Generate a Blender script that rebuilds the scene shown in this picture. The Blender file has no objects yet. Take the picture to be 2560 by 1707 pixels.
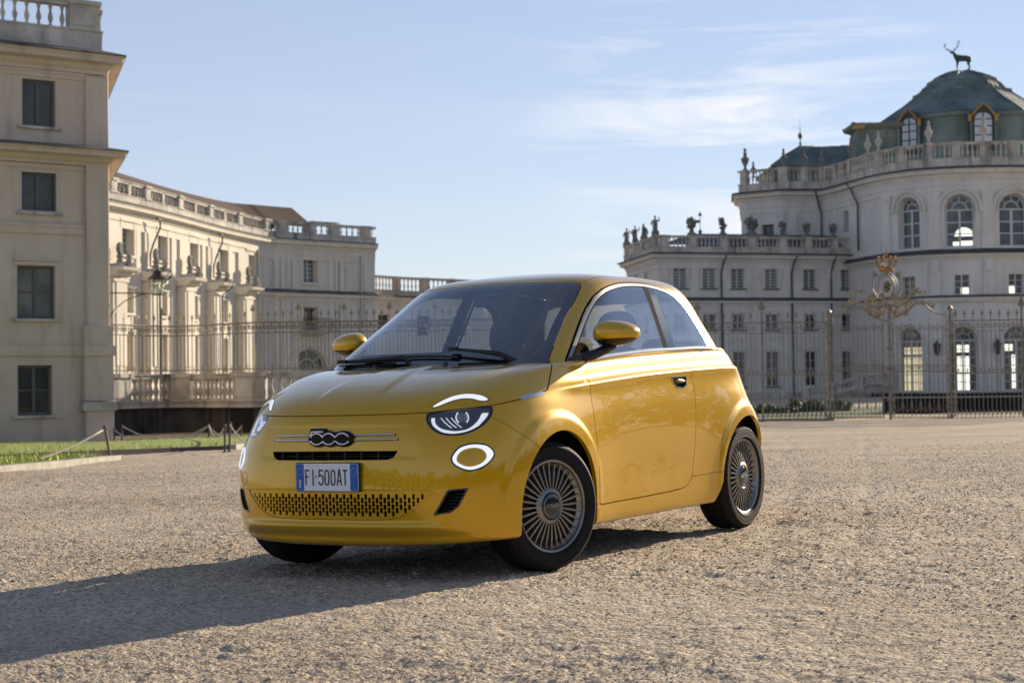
import bpy, bmesh, math, random, os
import numpy as np
from mathutils import Vector, Matrix
from mathutils.bvhtree import BVHTree
random.seed(7); rng = np.random.default_rng(7)
R_ = math.radians
scene = bpy.context.scene

# ---------------------------------------------------------------- camera
CAM = np.array([-7.17920453, -4.82491524, 0.89859106]); YAW = R_(30.56754226); PIT = R_(1.42933977)
ROLL = R_(-0.70); FPX = 4280.0; PW, PH = 2560.0, 1707.0
Fv = np.array([math.cos(PIT)*math.cos(YAW), math.cos(PIT)*math.sin(YAW), math.sin(PIT)])
Rv = np.array([math.sin(YAW), -math.cos(YAW), 0.0]); Uv = np.cross(Rv, Fv)
R2 = Rv*math.cos(ROLL)+Uv*math.sin(ROLL); U2 = -Rv*math.sin(ROLL)+Uv*math.cos(ROLL)
cd = bpy.data.cameras.new('camera'); co = bpy.data.objects.new('camera', cd); scene.collection.objects.link(co)
co.matrix_world = Matrix(((R2[0],U2[0],-Fv[0],CAM[0]),(R2[1],U2[1],-Fv[1],CAM[1]),(R2[2],U2[2],-Fv[2],CAM[2]),(0,0,0,1)))
cd.sensor_width = 36; cd.lens = 36*FPX/PW; cd.clip_end = 3000; cd.clip_start = .1
cd.dof.use_dof = True; cd.dof.focus_distance = 7.9; cd.dof.aperture_fstop = 6.3
scene.camera = co

# ---------------------------------------------------------------- sky and sun
SUN_AZ = R_(-9.5); SUN_EL = R_(18.0)
world = bpy.data.worlds.new('World'); scene.world = world; world.use_nodes = True
nt = world.node_tree; nt.nodes.clear()
out = nt.nodes.new('ShaderNodeOutputWorld'); bg = nt.nodes.new('ShaderNodeBackground')
sky = nt.nodes.new('ShaderNodeTexSky'); sky.sky_type = 'NISHITA'; sky.sun_disc = False
sky.sun_elevation = SUN_EL; sky.sun_rotation = R_(90)-SUN_AZ; sky.altitude = 200; sky.air_density = 1.0; sky.dust_density = 0.0; sky.ozone_density = 2.5
bg.inputs['Strength'].default_value = 0.080
tc = nt.nodes.new('ShaderNodeTexCoord'); mp = nt.nodes.new('ShaderNodeMapping')
nt.links.new(tc.outputs['Generated'], mp.inputs['Vector'])
mp.inputs['Location'].default_value = (.35,.2,-.24); mp.inputs['Rotation'].default_value = (0, R_(-7), -YAW-R_(16)); 
mp.inputs['Scale'].default_value = (1.6, 1.6, 15.0)
n1 = nt.nodes.new('ShaderNodeTexNoise'); n1.inputs['Scale'].default_value = 2.6; n1.inputs['Detail'].default_value = 9; n1.inputs['Roughness'].default_value = .62; n1.inputs['Distortion'].default_value = .7
nt.links.new(mp.outputs[0], n1.inputs['Vector'])
n2 = nt.nodes.new('ShaderNodeTexNoise'); n2.inputs['Scale'].default_value = 1.1; n2.inputs['Detail'].default_value = 3
mp2 = nt.nodes.new('ShaderNodeMapping'); mp2.inputs['Location'].default_value = (4.3, 1.7, 2.2); mp2.inputs['Scale'].default_value = (2.2, 2.2, 5.0)
nt.links.new(tc.outputs['Generated'], mp2.inputs['Vector']); nt.links.new(mp2.outputs[0], n2.inputs['Vector'])
def ramp(tree, src, a, b, ca=(0,0,0,1), cb=(1,1,1,1)):
    r = tree.nodes.new('ShaderNodeValToRGB'); r.color_ramp.elements[0].position = a; r.color_ramp.elements[1].position = b
    r.color_ramp.elements[0].color = ca; r.color_ramp.elements[1].color = cb
    tree.links.new(src, r.inputs[0]); return r.outputs[0]
def math_(tree, op, a, b=None, clamp=False):
    m = tree.nodes.new('ShaderNodeMath'); m.operation = op; m.use_clamp = clamp
    for i, x in enumerate((a, b)):
        if x is None: continue
        if isinstance(x, (int, float)): m.inputs[i].default_value = x
        else: tree.links.new(x, m.inputs[i])
    return m.outputs[0]
# bank of wisps centred on one part of the sky (direction dot product)
vd = nt.nodes.new('ShaderNodeVectorMath'); vd.operation = 'DOT_PRODUCT'
def dirpx(x, y):
    d = Fv + R2*((x-PW/2)/FPX) - U2*((y-PH/2)/FPX); return d/np.linalg.norm(d)
cdv = dirpx(1850, 350); vd.inputs[1].default_value = tuple(cdv)
nrm = nt.nodes.new('ShaderNodeVectorMath'); nrm.operation = 'NORMALIZE'
nt.links.new(tc.outputs['Generated'], nrm.inputs[0]); nt.links.new(nrm.outputs[0], vd.inputs[0])
near = ramp(nt, vd.outputs['Value'], .9915, .9998)
c1 = ramp(nt, n1.outputs['Fac'], .45, .70); c2 = ramp(nt, n2.outputs['Fac'], .38, .62)
sp = nt.nodes.new('ShaderNodeSeparateXYZ'); nt.links.new(nrm.outputs[0], sp.inputs[0]); veil = ramp(nt, sp.outputs['Z'], .12, .60, (.48,.48,.48,1), (.10,.10,.10,1))
cl = math_(nt, 'MAXIMUM', 0.0, math_(nt, 'MULTIPLY', c1, math_(nt, 'ADD', math_(nt, 'MULTIPLY', c2, .12), math_(nt, 'MULTIPLY', near, 1.15)), True))
mx = nt.nodes.new('ShaderNodeMix'); mx.data_type = 'RGBA'
tn = nt.nodes.new('ShaderNodeMix'); tn.data_type = 'RGBA'; tn.blend_type = 'MULTIPLY'; tn.inputs['Factor'].default_value = 1; tn.inputs['B'].default_value = (1.03, .945, 1.0, 1); nt.links.new(sky.outputs[0], tn.inputs['A'])
mv = nt.nodes.new('ShaderNodeMix'); mv.data_type = 'RGBA'; nt.links.new(veil, mv.inputs['Factor']); nt.links.new(tn.outputs['Result'], mv.inputs['A']); mv.inputs['B'].default_value = (5.3, 5.6, 6.6, 1)
nt.links.new(cl, mx.inputs['Factor']); nt.links.new(mv.outputs['Result'], mx.inputs['A']); mx.inputs['B'].default_value = (7.4, 7.5, 7.9, 1)
nt.links.new(mx.outputs['Result'], bg.inputs['Color']); nt.links.new(bg.outputs[0], out.inputs[0])
sd = bpy.data.lights.new('sun', 'SUN'); so = bpy.data.objects.new('sun', sd); scene.collection.objects.link(so)
sd.energy = 4.9; sd.angle = R_(.53); sd.color = (1.0, .84, .63)
sdir = Vector((math.cos(SUN_EL)*math.cos(SUN_AZ), math.cos(SUN_EL)*math.sin(SUN_AZ), math.sin(SUN_EL)))
so.rotation_euler = sdir.to_track_quat('Z', 'Y').to_euler()
scene.view_settings.view_transform = 'Standard'; scene.view_settings.look = 'None'; scene.view_settings.gamma = 1
scene.view_settings.exposure = 0.70

# ---------------------------------------------------------------- helpers
def tag(o, label=None, cat=None, group=None, kind=None):
    if label: o['label'] = label
    if cat: o['category'] = cat
    if group: o['group'] = group
    if kind: o['kind'] = kind
    return o
def empty(name, loc=(0,0,0), mat=None, label=None, cat=None, group=None):
    o = bpy.data.objects.new(name, None); scene.collection.objects.link(o); o.empty_display_size = .2
    if mat is not None: o.matrix_world = mat
    else: o.location = loc
    return tag(o, label, cat, group)
def setpar(o, p):
    if p is not None:
        o.parent = p
class MB:
    "mesh builder: python lists of vertices and faces"
    def __init__(s): s.v = []; s.f = []; s.m = []
    def add(s, vs, fs, mi=0):
        n = len(s.v); s.v += [tuple(map(float, p)) for p in vs]; s.f += [tuple(i+n for i in f) for f in fs]; s.m += [mi]*len(fs)
    def box(s, c, size, M=None, mi=0):
        x, y, z = [a/2 for a in size]
        vs = [Vector((sx*x, sy*y, sz*z)) for sx in (-1,1) for sy in (-1,1) for sz in (-1,1)]
        if M is not None: vs = [M @ p for p in vs]
        vs = [p+Vector(c) for p in vs]
        s.add(vs, [(0,1,3,2),(4,6,7,5),(0,4,5,1),(2,3,7,6),(0,2,6,4),(1,5,7,3)], mi)
    def tube(s, pts, r, n=8, closed=False, cap=True, mi=0):
        pts = [Vector(p) for p in pts]; k = len(pts)
        rr = r if hasattr(r, '__len__') else [r]*k
        up = None; rings = []
        for i in range(k):
            a = pts[(i-1) % k] if (closed or i > 0) else pts[i]; b = pts[(i+1) % k] if (closed or i < k-1) else pts[i]
            t = (b-a).normalized()
            if up is None: up = Vector((0,0,1)) if abs(t.z) < .9 else Vector((1,0,0))
            x = t.cross(up)
            if x.length < 1e-6: x = t.orthogonal()
            x.normalize(); up = x.cross(t).normalized()
            rings.append([pts[i]+(x*math.cos(2*math.pi*j/n)+up*math.sin(2*math.pi*j/n))*rr[i] for j in range(n)])
        vs = [p for q in rings for p in q]; fs = []
        for i in range(k if closed else k-1):
            for j in range(n):
                fs.append((i*n+j, i*n+(j+1) % n, ((i+1) % k)*n+(j+1) % n, ((i+1) % k)*n+j))
        if cap and not closed: fs += [tuple(range(n))[::-1], tuple(range((k-1)*n, k*n))]
        s.add(vs, fs, mi)
    def lathe(s, prof, M=None, n=16, mi=0):
        "prof = [(r, z)] about z"
        vs = []; k = len(prof)
        for r, z in prof:
            for j in range(n):
                a = 2*math.pi*j/n; p = Vector((r*math.cos(a), r*math.sin(a), z)); vs.append(M @ p if M is not None else p)
        fs = [(i*n+j, i*n+(j+1) % n, (i+1)*n+(j+1) % n, (i+1)*n+j) for i in range(k-1) for j in range(n)]
        s.add(vs, fs, mi)
    def prism(s, poly, M, d, mi=0):
        "poly 2-D (x,y) extruded 0..d in local z, M places it"
        n = len(poly); vs = [M @ Vector((x, y, 0)) for x, y in poly]+[M @ Vector((x, y, d)) for x, y in poly]
        s.add(vs, [tuple(range(n))[::-1], tuple(range(n, 2*n))]+[(i, (i+1) % n, (i+1) % n+n, i+n) for i in range(n)], mi)
    def build(s, name, mats, parent=None, smooth=False):
        me = bpy.data.meshes.new(name); me.from_pydata(s.v, [], s.f)
        if not isinstance(mats, (list, tuple)): mats = [mats]
        for m in mats: me.materials.append(m)
        if len(mats) > 1: me.polygons.foreach_set('material_index', s.m)
        if smooth is not False:
            me.polygons.foreach_set('use_smooth', [True]*len(me.polygons))
            if smooth is not True:
                try: me.set_sharp_from_angle(angle=R_(smooth))
                except Exception: pass
        me.update()
        o = bpy.data.objects.new(name, me); scene.collection.objects.link(o); setpar(o, parent); return o
def fixn(o):
    bm = bmesh.new(); bm.from_mesh(o.data); bmesh.ops.recalc_face_normals(bm, faces=bm.faces); bm.to_mesh(o.data); bm.free(); return o

MATS = {}
def mat(name, col, rough=.5, metal=0, coat=0, noise=None, bump=None, spec=None, emit=None, estr=1, col2=None, sheen=0):
    if name in MATS: return MATS[name]
    m = bpy.data.materials.new(name); m.use_nodes = True; t = m.node_tree; b = t.nodes['Principled BSDF']
    b.inputs['Base Color'].default_value = (*col, 1); b.inputs['Roughness'].default_value = rough; b.inputs['Metallic'].default_value = metal
    if coat: b.inputs['Coat Weight'].default_value = coat; b.inputs['Coat Roughness'].default_value = .02
    if spec is not None: b.inputs['Specular IOR Level'].default_value = spec
    if emit: b.inputs['Emission Color'].default_value = (*emit, 1); b.inputs['Emission Strength'].default_value = estr
    if noise or bump:
        g = t.nodes.new('ShaderNodeTexCoord')
    if noise:
        sc, amt = noise; n = t.nodes.new('ShaderNodeTexNoise'); n.inputs['Scale'].default_value = sc; n.inputs['Detail'].default_value = 6
        t.links.new(g.outputs['Object'], n.inputs['Vector'])
        c2 = col2 or tuple(c*(1-amt) for c in col)
        r = ramp(t, n.outputs['Fac'], .35, .65, (*c2, 1), (*col, 1)); t.links.new(r, b.inputs['Base Color'])
    if bump:
        sc, amt = bump; n = t.nodes.new('ShaderNodeTexNoise'); n.inputs['Scale'].default_value = sc; n.inputs['Detail'].default_value = 4
        t.links.new(g.outputs['Object'], n.inputs['Vector']); bp = t.nodes.new('ShaderNodeBump'); bp.inputs['Strength'].default_value = amt; bp.inputs['Distance'].default_value = .01
        t.links.new(n.outputs['Fac'], bp.inputs['Height']); t.links.new(bp.outputs[0], b.inputs['Normal'])
    MATS[name] = m; return m
def glass(name, tint=(.8,.88,.88), ior=1.5, rough=0.0, boost=1.0):
    m = bpy.data.materials.new(name); m.use_nodes = True; t = m.node_tree; t.nodes.clear()
    o = t.nodes.new('ShaderNodeOutputMaterial'); tr = t.nodes.new('ShaderNodeBsdfTransparent'); gl = t.nodes.new('ShaderNodeBsdfGlossy')
    tr.inputs[0].default_value = (*tint, 1); gl.inputs['Roughness'].default_value = rough; gl.inputs['Color'].default_value = (1,1,1,1)
    ge = t.nodes.new('ShaderNodeNewGeometry'); dt = t.nodes.new('ShaderNodeVectorMath'); dt.operation = 'DOT_PRODUCT'; t.links.new(ge.outputs['Incoming'], dt.inputs[0]); t.links.new(ge.outputs['Normal'], dt.inputs[1])
    c_ = math_(t, 'SUBTRACT', 1.0, math_(t, 'ABSOLUTE', dt.outputs['Value']), True); f0 = ((ior-1)/(ior+1))**2*2
    mx = t.nodes.new('ShaderNodeMixShader'); f2 = math_(t, 'MULTIPLY', math_(t, 'ADD', f0, math_(t, 'MULTIPLY', math_(t, 'POWER', c_, 5.0), 1-f0)), boost, True)
    t.links.new(f2, mx.inputs[0]); t.links.new(tr.outputs[0], mx.inputs[1]); t.links.new(gl.outputs[0], mx.inputs[2]); t.links.new(mx.outputs[0], o.inputs[0])
    MATS[name] = m; return m
# ---------------------------------------------------------------- car: body surface
def spl(xs,ys,x):
    "natural-ish cubic (pchip-free) spline"
    xs=np.asarray(xs,float); ys=np.asarray(ys,float); n=len(xs); h=np.diff(xs)
    A=np.zeros((n,n)); b=np.zeros((n,)+ys.shape[1:])
    A[0,0]=A[-1,-1]=1
    for i in range(1,n-1):
        A[i,i-1]=h[i-1]; A[i,i]=2*(h[i-1]+h[i]); A[i,i+1]=h[i]
        b[i]=6*((ys[i+1]-ys[i])/h[i]-(ys[i]-ys[i-1])/h[i-1])
    M=np.linalg.solve(A,b)
    x=np.asarray(x,float); i=np.clip(np.searchsorted(xs,x)-1,0,n-2)
    t=x-xs[i]; hh=h[i]
    if ys.ndim>1: t=t[:,None]; hh=hh[:,None]
    return ys[i]+t*((ys[i+1]-ys[i])/hh-hh*(2*M[i]+M[i+1])/6)+t**2*M[i]/2+t**3*(M[i+1]-M[i])/(6*hh)
def sstep(a,b,x):
    t=np.clip((x-a)/(b-a),0,1); return t*t*(3-2*t)
QU=np.array([-.8,-.4,0,.39,1,1.35,2.13,2.9]); QV=np.array([-.125,-.098,-.062,-.036,0,.014,.034,.03])
# r: uf,wf,vs,ws,m,ur,wr,nf,u0,p,nr
LR=np.array([
[-.650,.165,.745,.185,0,2.800,.22,3.1,.10,2.5,3.2],
[-.690,.185,.782,.190,0,2.840,.24,3.2,.10,2.5,3.5],
[-.715,.240,.800,.235,0,2.865,.30,3.3,.10,2.5,3.8],
[-.726,.320,.808,.32,0,2.880,.38,3.35,.10,2.5,4.0],
[-.729,.420,.815,.43,.05,2.890,.46,3.3,.10,2.5,4.0],
[-.723,.520,.820,.55,.2,2.885,.56,3.2,.10,2.5,3.9],
[-.712,.600,.820,.66,.4,2.870,.66,3.0,.10,2.5,3.5],
[-.697,.680,.815,.76,.65,2.845,.75,2.8,.11,2.5,3.0],
[-.678,.735,.805,.845,.9,2.81,.83,2.7,.13,2.5,2.9],
[-.652,.780,.792,.912,1,2.78,.90,2.65,.16,2.2,2.8],
[-.590,.838,.779,.950,1,2.735,.945,2.75,.26,1.8,2.7],
[-.480,.890,.771,.980,1,2.70,.975,3.1,.40,1.8,2.7],
[-.320,.938,.763,1.007,1,2.66,1.00,3.9,.58,1.9,2.7],
[-.130,.976,.756,1.028,1,2.61,1.02,5.5,.76,2.2,2.7],
[ .060,.998,.749,1.045,1,2.56,1.035,7.0,.92,2.5,2.7],
[ .160,1.003,.705,1.050,1,2.50,1.04,8.0,1.0,2.6,2.7],
])
UR=np.array([
[ .060,.965,.745,1.020,1,2.66,1.00,6,.95,2.6,2.8],
[ .130,1.010,.737,1.055,1,2.62,1.05,6,.95,2.6,2.8],
[ .290,1.120,.705,1.145,.7,2.55,1.14,5,1.0,2.6,2.8],
[ .470,1.235,.668,1.240,.4,2.47,1.24,4.3,1.05,2.6,2.8],
[ .640,1.340,.632,1.330,.2,2.40,1.34,4,1.1,2.6,2.8],
[ .770,1.420,.600,1.400,.1,2.33,1.42,4,1.15,2.6,2.8],
[ .850,1.458,.562,1.446,.05,2.26,1.463,4,1.2,2.4,2.7],
[ .930,1.480,.510,1.474,0,2.16,1.482,3.8,1.25,2.0,2.5],
[1.040,1.498,.420,1.493,0,2.04,1.498,3.4,1.3,2.0,2.4],
[1.200,1.515,.280,1.509,0,1.88,1.512,3,1.35,2.0,2.2],
[1.340,1.521,.140,1.519,0,1.70,1.519,2.5,1.4,2.0,2.0],
[1.440,1.524,.002,1.523,0,1.50,1.523,2.2,1.45,2.0,2.0],
])
def ring(prm,NF,NS,NR,u0r_t=1.95):
    uf,wf,vs,ws,m,ur,wr,nf,u0,p,nr=prm
    th=np.linspace(0,np.pi/2,600)
    a=u0-uf
    fu=u0-a*np.abs(np.cos(th))**(2/nf); fv=vs*np.abs(np.sin(th))**(2/nf)
    u0r=u0+.02+(u0r_t-u0-.02)*min(max((ur-1.5)/.9,0),1)
    b=max(ur-u0r,.001)
    ru=u0r+b*np.abs(np.sin(th))**(2/nr); rv=vs*np.abs(np.cos(th))**(2/nr)
    def res(U,V,N,end=False):
        s=np.r_[0,np.cumsum(np.hypot(np.diff(U),np.diff(V)))]; s/=s[-1]
        t=np.linspace(0,1,N,endpoint=end); return np.interp(t,s,U),np.interp(t,s,V)
    a1=res(fu,fv,NF); a2=(np.linspace(u0,u0r,NS,endpoint=False),np.full(NS,vs)); a3=res(ru,rv,NR,True)
    U=np.r_[a1[0],a2[0],a3[0]]; V=np.r_[a1[1],a2[1],a3[1]]
    q=spl(QU,QV,U)
    g=np.r_[(a1[1]/vs)**p,np.ones(NS),(a3[1]/vs)**2.2]
    side=ws+m*q
    cen=np.r_[np.full(NF,wf),np.full(NS,0),np.full(NR,wr)]
    Wt=cen*(1-g)+side*g
    return U,V,Wt
def grid(TBL,NR_ROWS,NF,NS,NRR,knots=None,u0r_t=1.95):
    n=len(TBL); t=np.arange(n) if knots is None else knots
    T=spl(t,TBL,np.linspace(t[0],t[-1],NR_ROWS))
    R=[ring(pr,NF,NS,NRR,u0r_t) for pr in T]
    return np.stack([np.stack(r,-1) for r in R],0)  # rows,cols,3 (u,v,w)
def flare(G):
    u,v,w=G[...,0],G[...,1],G[...,2]
    out=G.copy(); sidew=sstep(.55,.75,v)
    for hu in (0.,2.322):
        d=np.hypot(u-hu,w-.31)
        dv=.009*(1-sstep(.42,.465,d))+.022*np.exp(-(d/.52)**4)
        if hu>1: dv=dv+.006*np.exp(-(d/.52)**4)
        out[...,1]+=dv*sidew*sstep(.95,.80,w)*(1-sstep(.9,.99,w))
    # door scallop
    out[...,1]-=.010*np.exp(-((u-1.15)/.55)**2)*np.exp(-((w-.42)/.16)**2)*sidew
    # shoulder crease
    q=spl(QU,QV,np.clip(u,-.8,2.9)); c=w-(.925+q)
    out[...,1]+=.015*np.exp(-(np.sqrt(c*c+.007**2)-.007)/.030)*np.exp(-(np.maximum(c,0)/.035)**2)*sidew*sstep(-.05,.25,u)*(1-sstep(2.25,2.6,u))
    return out
class TM:
    "triangle mesh with vertex normals"
    def __init__(s, V, N, T): s.V = V; s.N = N; s.T = T
    def copy(s): return TM(s.V.copy(), s.N.copy(), s.T.copy())
def grid_tm(G):
    n, m = G.shape[:2]
    du = np.gradient(G, axis=0); dv = np.gradient(G, axis=1)
    du[:, 0, 1] = 0; 
    N = np.cross(dv, du); N /= np.linalg.norm(N, axis=2, keepdims=True)+1e-12
    cen = np.array([1.1, 0, .6]); s = np.sign(((G-cen)*N).sum(2)); s = np.median(s); N *= s
    for e in (0, -1): N[:, e, 1] = 0
    N /= np.linalg.norm(N, axis=2, keepdims=True)+1e-12
    I = np.arange(n*m).reshape(n, m); a, b, c, d = I[:-1,:-1].ravel(), I[:-1,1:].ravel(), I[1:,1:].ravel(), I[1:,:-1].ravel()
    T = np.concatenate([np.stack([a,b,c],1), np.stack([a,c,d],1)])
    return orient(TM(G.reshape(-1,3), N.reshape(-1,3), T))
def orient(M):
    V = M.V[M.T]; fn = np.cross(V[:,1]-V[:,0], V[:,2]-V[:,0]); s = (fn*M.N[M.T].sum(1)).sum(1) < 0
    M.T[s] = M.T[s][:, ::-1]; return M
def clip(M, f):
    "keep f >= 0"
    T = M.T; p = f[T] >= 0; k = p.sum(1)
    keep = T[k == 3]; newT = [keep]; V, N = M.V, M.N; nv = len(V); ea = []; eb = []; tris = []
    for cnt in (1, 2):
        S = T[k == cnt]; P = p[k == cnt]
        if not len(S): continue
        idx = np.argmax(P if cnt == 1 else ~P, axis=1); ar = np.arange(len(S))
        a = S[ar, idx]; b = S[ar, (idx+1) % 3]; c = S[ar, (idx+2) % 3]
        o = len(ea) and sum(len(x) for x in ea)
        ea += [a, a]; eb += [b, c]; n = len(a)
        i1 = nv+o+np.arange(n); i2 = i1+n
        if cnt == 1: tris.append(np.stack([a, i1, i2], 1))
        else: tris += [np.stack([i1, b, c], 1), np.stack([i1, c, i2], 1)]
    if ea:
        a = np.concatenate(ea); b = np.concatenate(eb); t = (f[a]/(f[a]-f[b]))[:, None]
        V = np.vstack([V, V[a]+(V[b]-V[a])*t]); N = np.vstack([N, N[a]+(N[b]-N[a])*t])
        key = np.minimum(a, b).astype(np.int64)*nv+np.maximum(a, b)
        u, inv = np.unique(key, return_inverse=True); first = np.zeros(len(u), int); first[inv[::-1]] = np.arange(len(a))[::-1]
        remap = np.r_[np.arange(nv), nv+first[inv]]
        newT += [remap[t_] for t_ in tris]
    T = np.concatenate(newT) if newT else np.zeros((0,3), int)
    used, inv = np.unique(T, return_inverse=True)
    M2 = TM(V[used], N[used], inv.reshape(-1,3)); 
    ok = (M2.T[:,0] != M2.T[:,1]) & (M2.T[:,1] != M2.T[:,2]) & (M2.T[:,0] != M2.T[:,2]); M2.T = M2.T[ok]
    M2.N /= np.linalg.norm(M2.N, axis=1, keepdims=True)+1e-12
    return M2
def sdf(P, poly, closed=True):
    "signed distance, + inside"
    poly = np.asarray(poly, float); A = poly; B = np.roll(poly, -1, 0)
    if not closed: A, B = A[:-1], B[:-1]
    d = np.full(len(P), 1e9); ins = np.zeros(len(P), bool)
    for a, b in zip(A, B):
        e = b-a; L = (e**2).sum()+1e-18; w = P-a; t = np.clip((w@e)/L, 0, 1)[:, None]; d = np.minimum(d, ((w-t*e)**2).sum(1))
        c = ((a[1] <= P[:,1]) != (b[1] <= P[:,1])); 
        with np.errstate(divide='ignore', invalid='ignore'):
            x = a[0]+(P[:,1]-a[1])*(e[0]/(e[1] if e[1] != 0 else 1e-12))
        ins ^= c & (P[:,0] < x)
    d = np.sqrt(d); return np.where(ins, d, -d) if closed else d
def smooth_poly(pts, n=6, closed=True):
    "Catmull-Rom through the points"
    P = np.asarray(pts, float); k = len(P); out = []
    for i in range(k if closed else k-1):
        p0, p1, p2, p3 = [P[(i+j) % k] if closed else P[min(max(i+j, 0), k-1)] for j in (-1, 0, 1, 2)]
        for t in np.linspace(0, 1, n, endpoint=False):
            out.append(.5*((2*p1)+(p2-p0)*t+(2*p0-5*p1+4*p2-p3)*t*t+(3*p1-p0-3*p2+p3)*t**3))
    if not closed: out.append(P[-1])
    return np.array(out)
class Plane2:
    "local plane of a 3-D outline"
    def __init__(s, pts, far=.12):
        P = np.asarray(pts, float); s.c = P.mean(0); _, _, vt = np.linalg.svd(P-s.c); s.x, s.y = vt[0], vt[1]; s.r = np.linalg.norm(P-s.c, axis=1).max()+far
        s.poly = s.to2(P)
    def to2(s, P): return np.stack([(P-s.c)@s.x, (P-s.c)@s.y], -1)
    def field(s, M, poly=None):
        f = np.full(len(M.V), -.5); near = np.linalg.norm(M.V-s.c, axis=1) < s.r
        f[near] = sdf(s.to2(M.V[near]), s.poly if poly is None else poly); return f
def off(M, d):
    d = np.asarray(d); return TM(M.V+M.N*(d[:, None] if d.ndim else d), M.N, M.T)
def join(*Ms):
    V = []; N = []; T = []; n = 0
    for m in Ms: V.append(m.V); N.append(m.N); T.append(m.T+n); n += len(m.V)
    return TM(np.vstack(V), np.vstack(N), np.vstack(T))
def mirror(M):
    f = np.array([1, -1, 1]); return TM(M.V*f, M.N*f, M.T[:, ::-1])
def skirt(M, d):
    "turn the open edges inward so that a panel reads as sheet metal"
    T = M.T; e = np.concatenate([T[:,[0,1]], T[:,[1,2]], T[:,[2,0]]]); k = np.sort(e, 1); key = k[:,0].astype(np.int64)*len(M.V)+k[:,1]
    u, inv, cnt = np.unique(key, return_inverse=True, return_counts=True); b = e[cnt[inv] == 1]
    b = b[~((np.abs(M.V[b[:,0],1]) < 1e-4) & (np.abs(M.V[b[:,1],1]) < 1e-4))]
    if not len(b): return M
    p0, p1 = M.V[b[:,0]], M.V[b[:,1]]; q0, q1 = p0-M.N[b[:,0]]*d, p1-M.N[b[:,1]]*d
    fn = np.cross(p1-p0, q0-p0); fn /= np.linalg.norm(fn, axis=1, keepdims=True)+1e-12; n = len(b)
    V = np.vstack([p0, p1, q1, q0]); i = np.arange(n); fn = -fn
    Tn = np.concatenate([np.stack([i, i+n, i+2*n], 1), np.stack([i, i+2*n, i+3*n], 1)])
    return join(M, orient(TM(V, np.vstack([fn]*4), Tn)))
def car_obj(name, M, mats, parent, side=1, flat=False):
    "side=1: the car's left (y = -v), -1: right, 0: both halves in one mesh"
    f = np.array([1, -1, 1]); parts = []
    if side in (1, 0): parts.append(TM(M.V*f, M.N*f, M.T[:, ::-1]))
    if side in (-1, 0): parts.append(M)
    Q = join(*parts); me = bpy.data.meshes.new(name)
    me.from_pydata(Q.V.astype(np.float32), [], Q.T.tolist()) if False else me.from_pydata([tuple(v) for v in Q.V.tolist()], [], Q.T.tolist())
    me.polygons.foreach_set('use_smooth', [True]*len(me.polygons)); me.materials.append(mats)
    if not flat: me.normals_split_custom_set_from_vertices([tuple(n) for n in Q.N.tolist()])
    me.update(); o = bpy.data.objects.new(name, me); scene.collection.objects.link(o); o.parent = parent; return o

# ---- outlines on the car's left side, (u rearward, v out, w up), metres
O = {
'headlight':[(-.581,.46,.776),(-.598,.466,.748),(-.604,.478,.727),(-.605,.507,.698),(-.594,.544,.679),(-.569,.588,.671),(-.535,.628,.675),(-.495,.66,.689),(-.447,.686,.715),(-.41,.697,.744),(-.385,.699,.776),(-.373,.686,.802)],
'band_o':[(-.582,.481,.762),(-.594,.497,.729),(-.59,.529,.703),(-.577,.564,.687),(-.552,.601,.684),(-.517,.636,.692),(-.48,.663,.706),(-.443,.678,.734),(-.411,.688,.761),(-.397,.688,.778)],
'band_i':[(-.573,.498,.763),(-.584,.508,.735),(-.581,.536,.712),(-.564,.572,.701),(-.546,.599,.698),(-.516,.63,.703),(-.49,.648,.716),(-.452,.663,.744),(-.425,.667,.777)],
'brow':[(-.552,.472,.803),(-.516,.491,.825),(-.47,.518,.845),(-.429,.549,.856),(-.401,.581,.858),(-.38,.612,.853),(-.368,.638,.845),(-.367,.664,.828),(-.398,.64,.826),(-.412,.612,.835),(-.433,.582,.839),(-.464,.55,.835),(-.504,.52,.821),(-.536,.494,.807)],
'ring_o':[(-.604,.597,.569),(-.59,.604,.596),(-.567,.62,.621),(-.537,.648,.634),(-.506,.678,.636),(-.472,.709,.628),(-.453,.731,.608),(-.448,.741,.583),(-.463,.738,.557),(-.492,.723,.531),(-.526,.699,.513),(-.561,.667,.507),(-.587,.636,.52),(-.603,.609,.541)],
'ring_i':[(-.589,.62,.565),(-.578,.624,.587),(-.559,.639,.605),(-.534,.662,.613),(-.51,.685,.612),(-.492,.705,.601),(-.485,.717,.579),(-.494,.716,.558),(-.518,.701,.539),(-.547,.677,.53),(-.568,.655,.532),(-.586,.63,.547)],
'vent':[(-.622,.601,.431),(-.566,.669,.435),(-.598,.633,.35),(-.62,.602,.323),(-.66,.528,.312),(-.646,.563,.371),(-.63,.589,.425)],
'indic':[(-.231,.748,.83),(-.197,.748,.845),(-.05,.779,.861),(-.043,.786,.853),(-.055,.79,.843),(-.196,.763,.828)],
'handle':[(1.331,.802,.915),(1.527,.802,.918),(1.524,.806,.865),(1.477,.808,.846),(1.386,.807,.851),(1.36,.805,.874)],
}
GR = [(0,.432),(.321,.433),(.54,.428),(.512,.396),(.471,.359),(.425,.326),(.362,.302),(.299,.294),(.166,.292),(0,.292)]
SLOT = [(0,.611),(.365,.610),(.345,.579),(.316,.569),(0,.568)]
BONNET = [(-.655,-.1),(-.655,0),(-.648,.16),(-.632,.302),(-.611,.381),(-.578,.46),(-.512,.561),(-.444,.632),(-.373,.686),(-.294,.727),(-.235,.749),(-.14,.766),(-.045,.781),(.005,.774),(.06,.755),(.12,.733),(.162,.712),(.172,.690),(.165,.60),(.135,.396),(.112,.2),(.105,0),(.105,-.1)]
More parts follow.
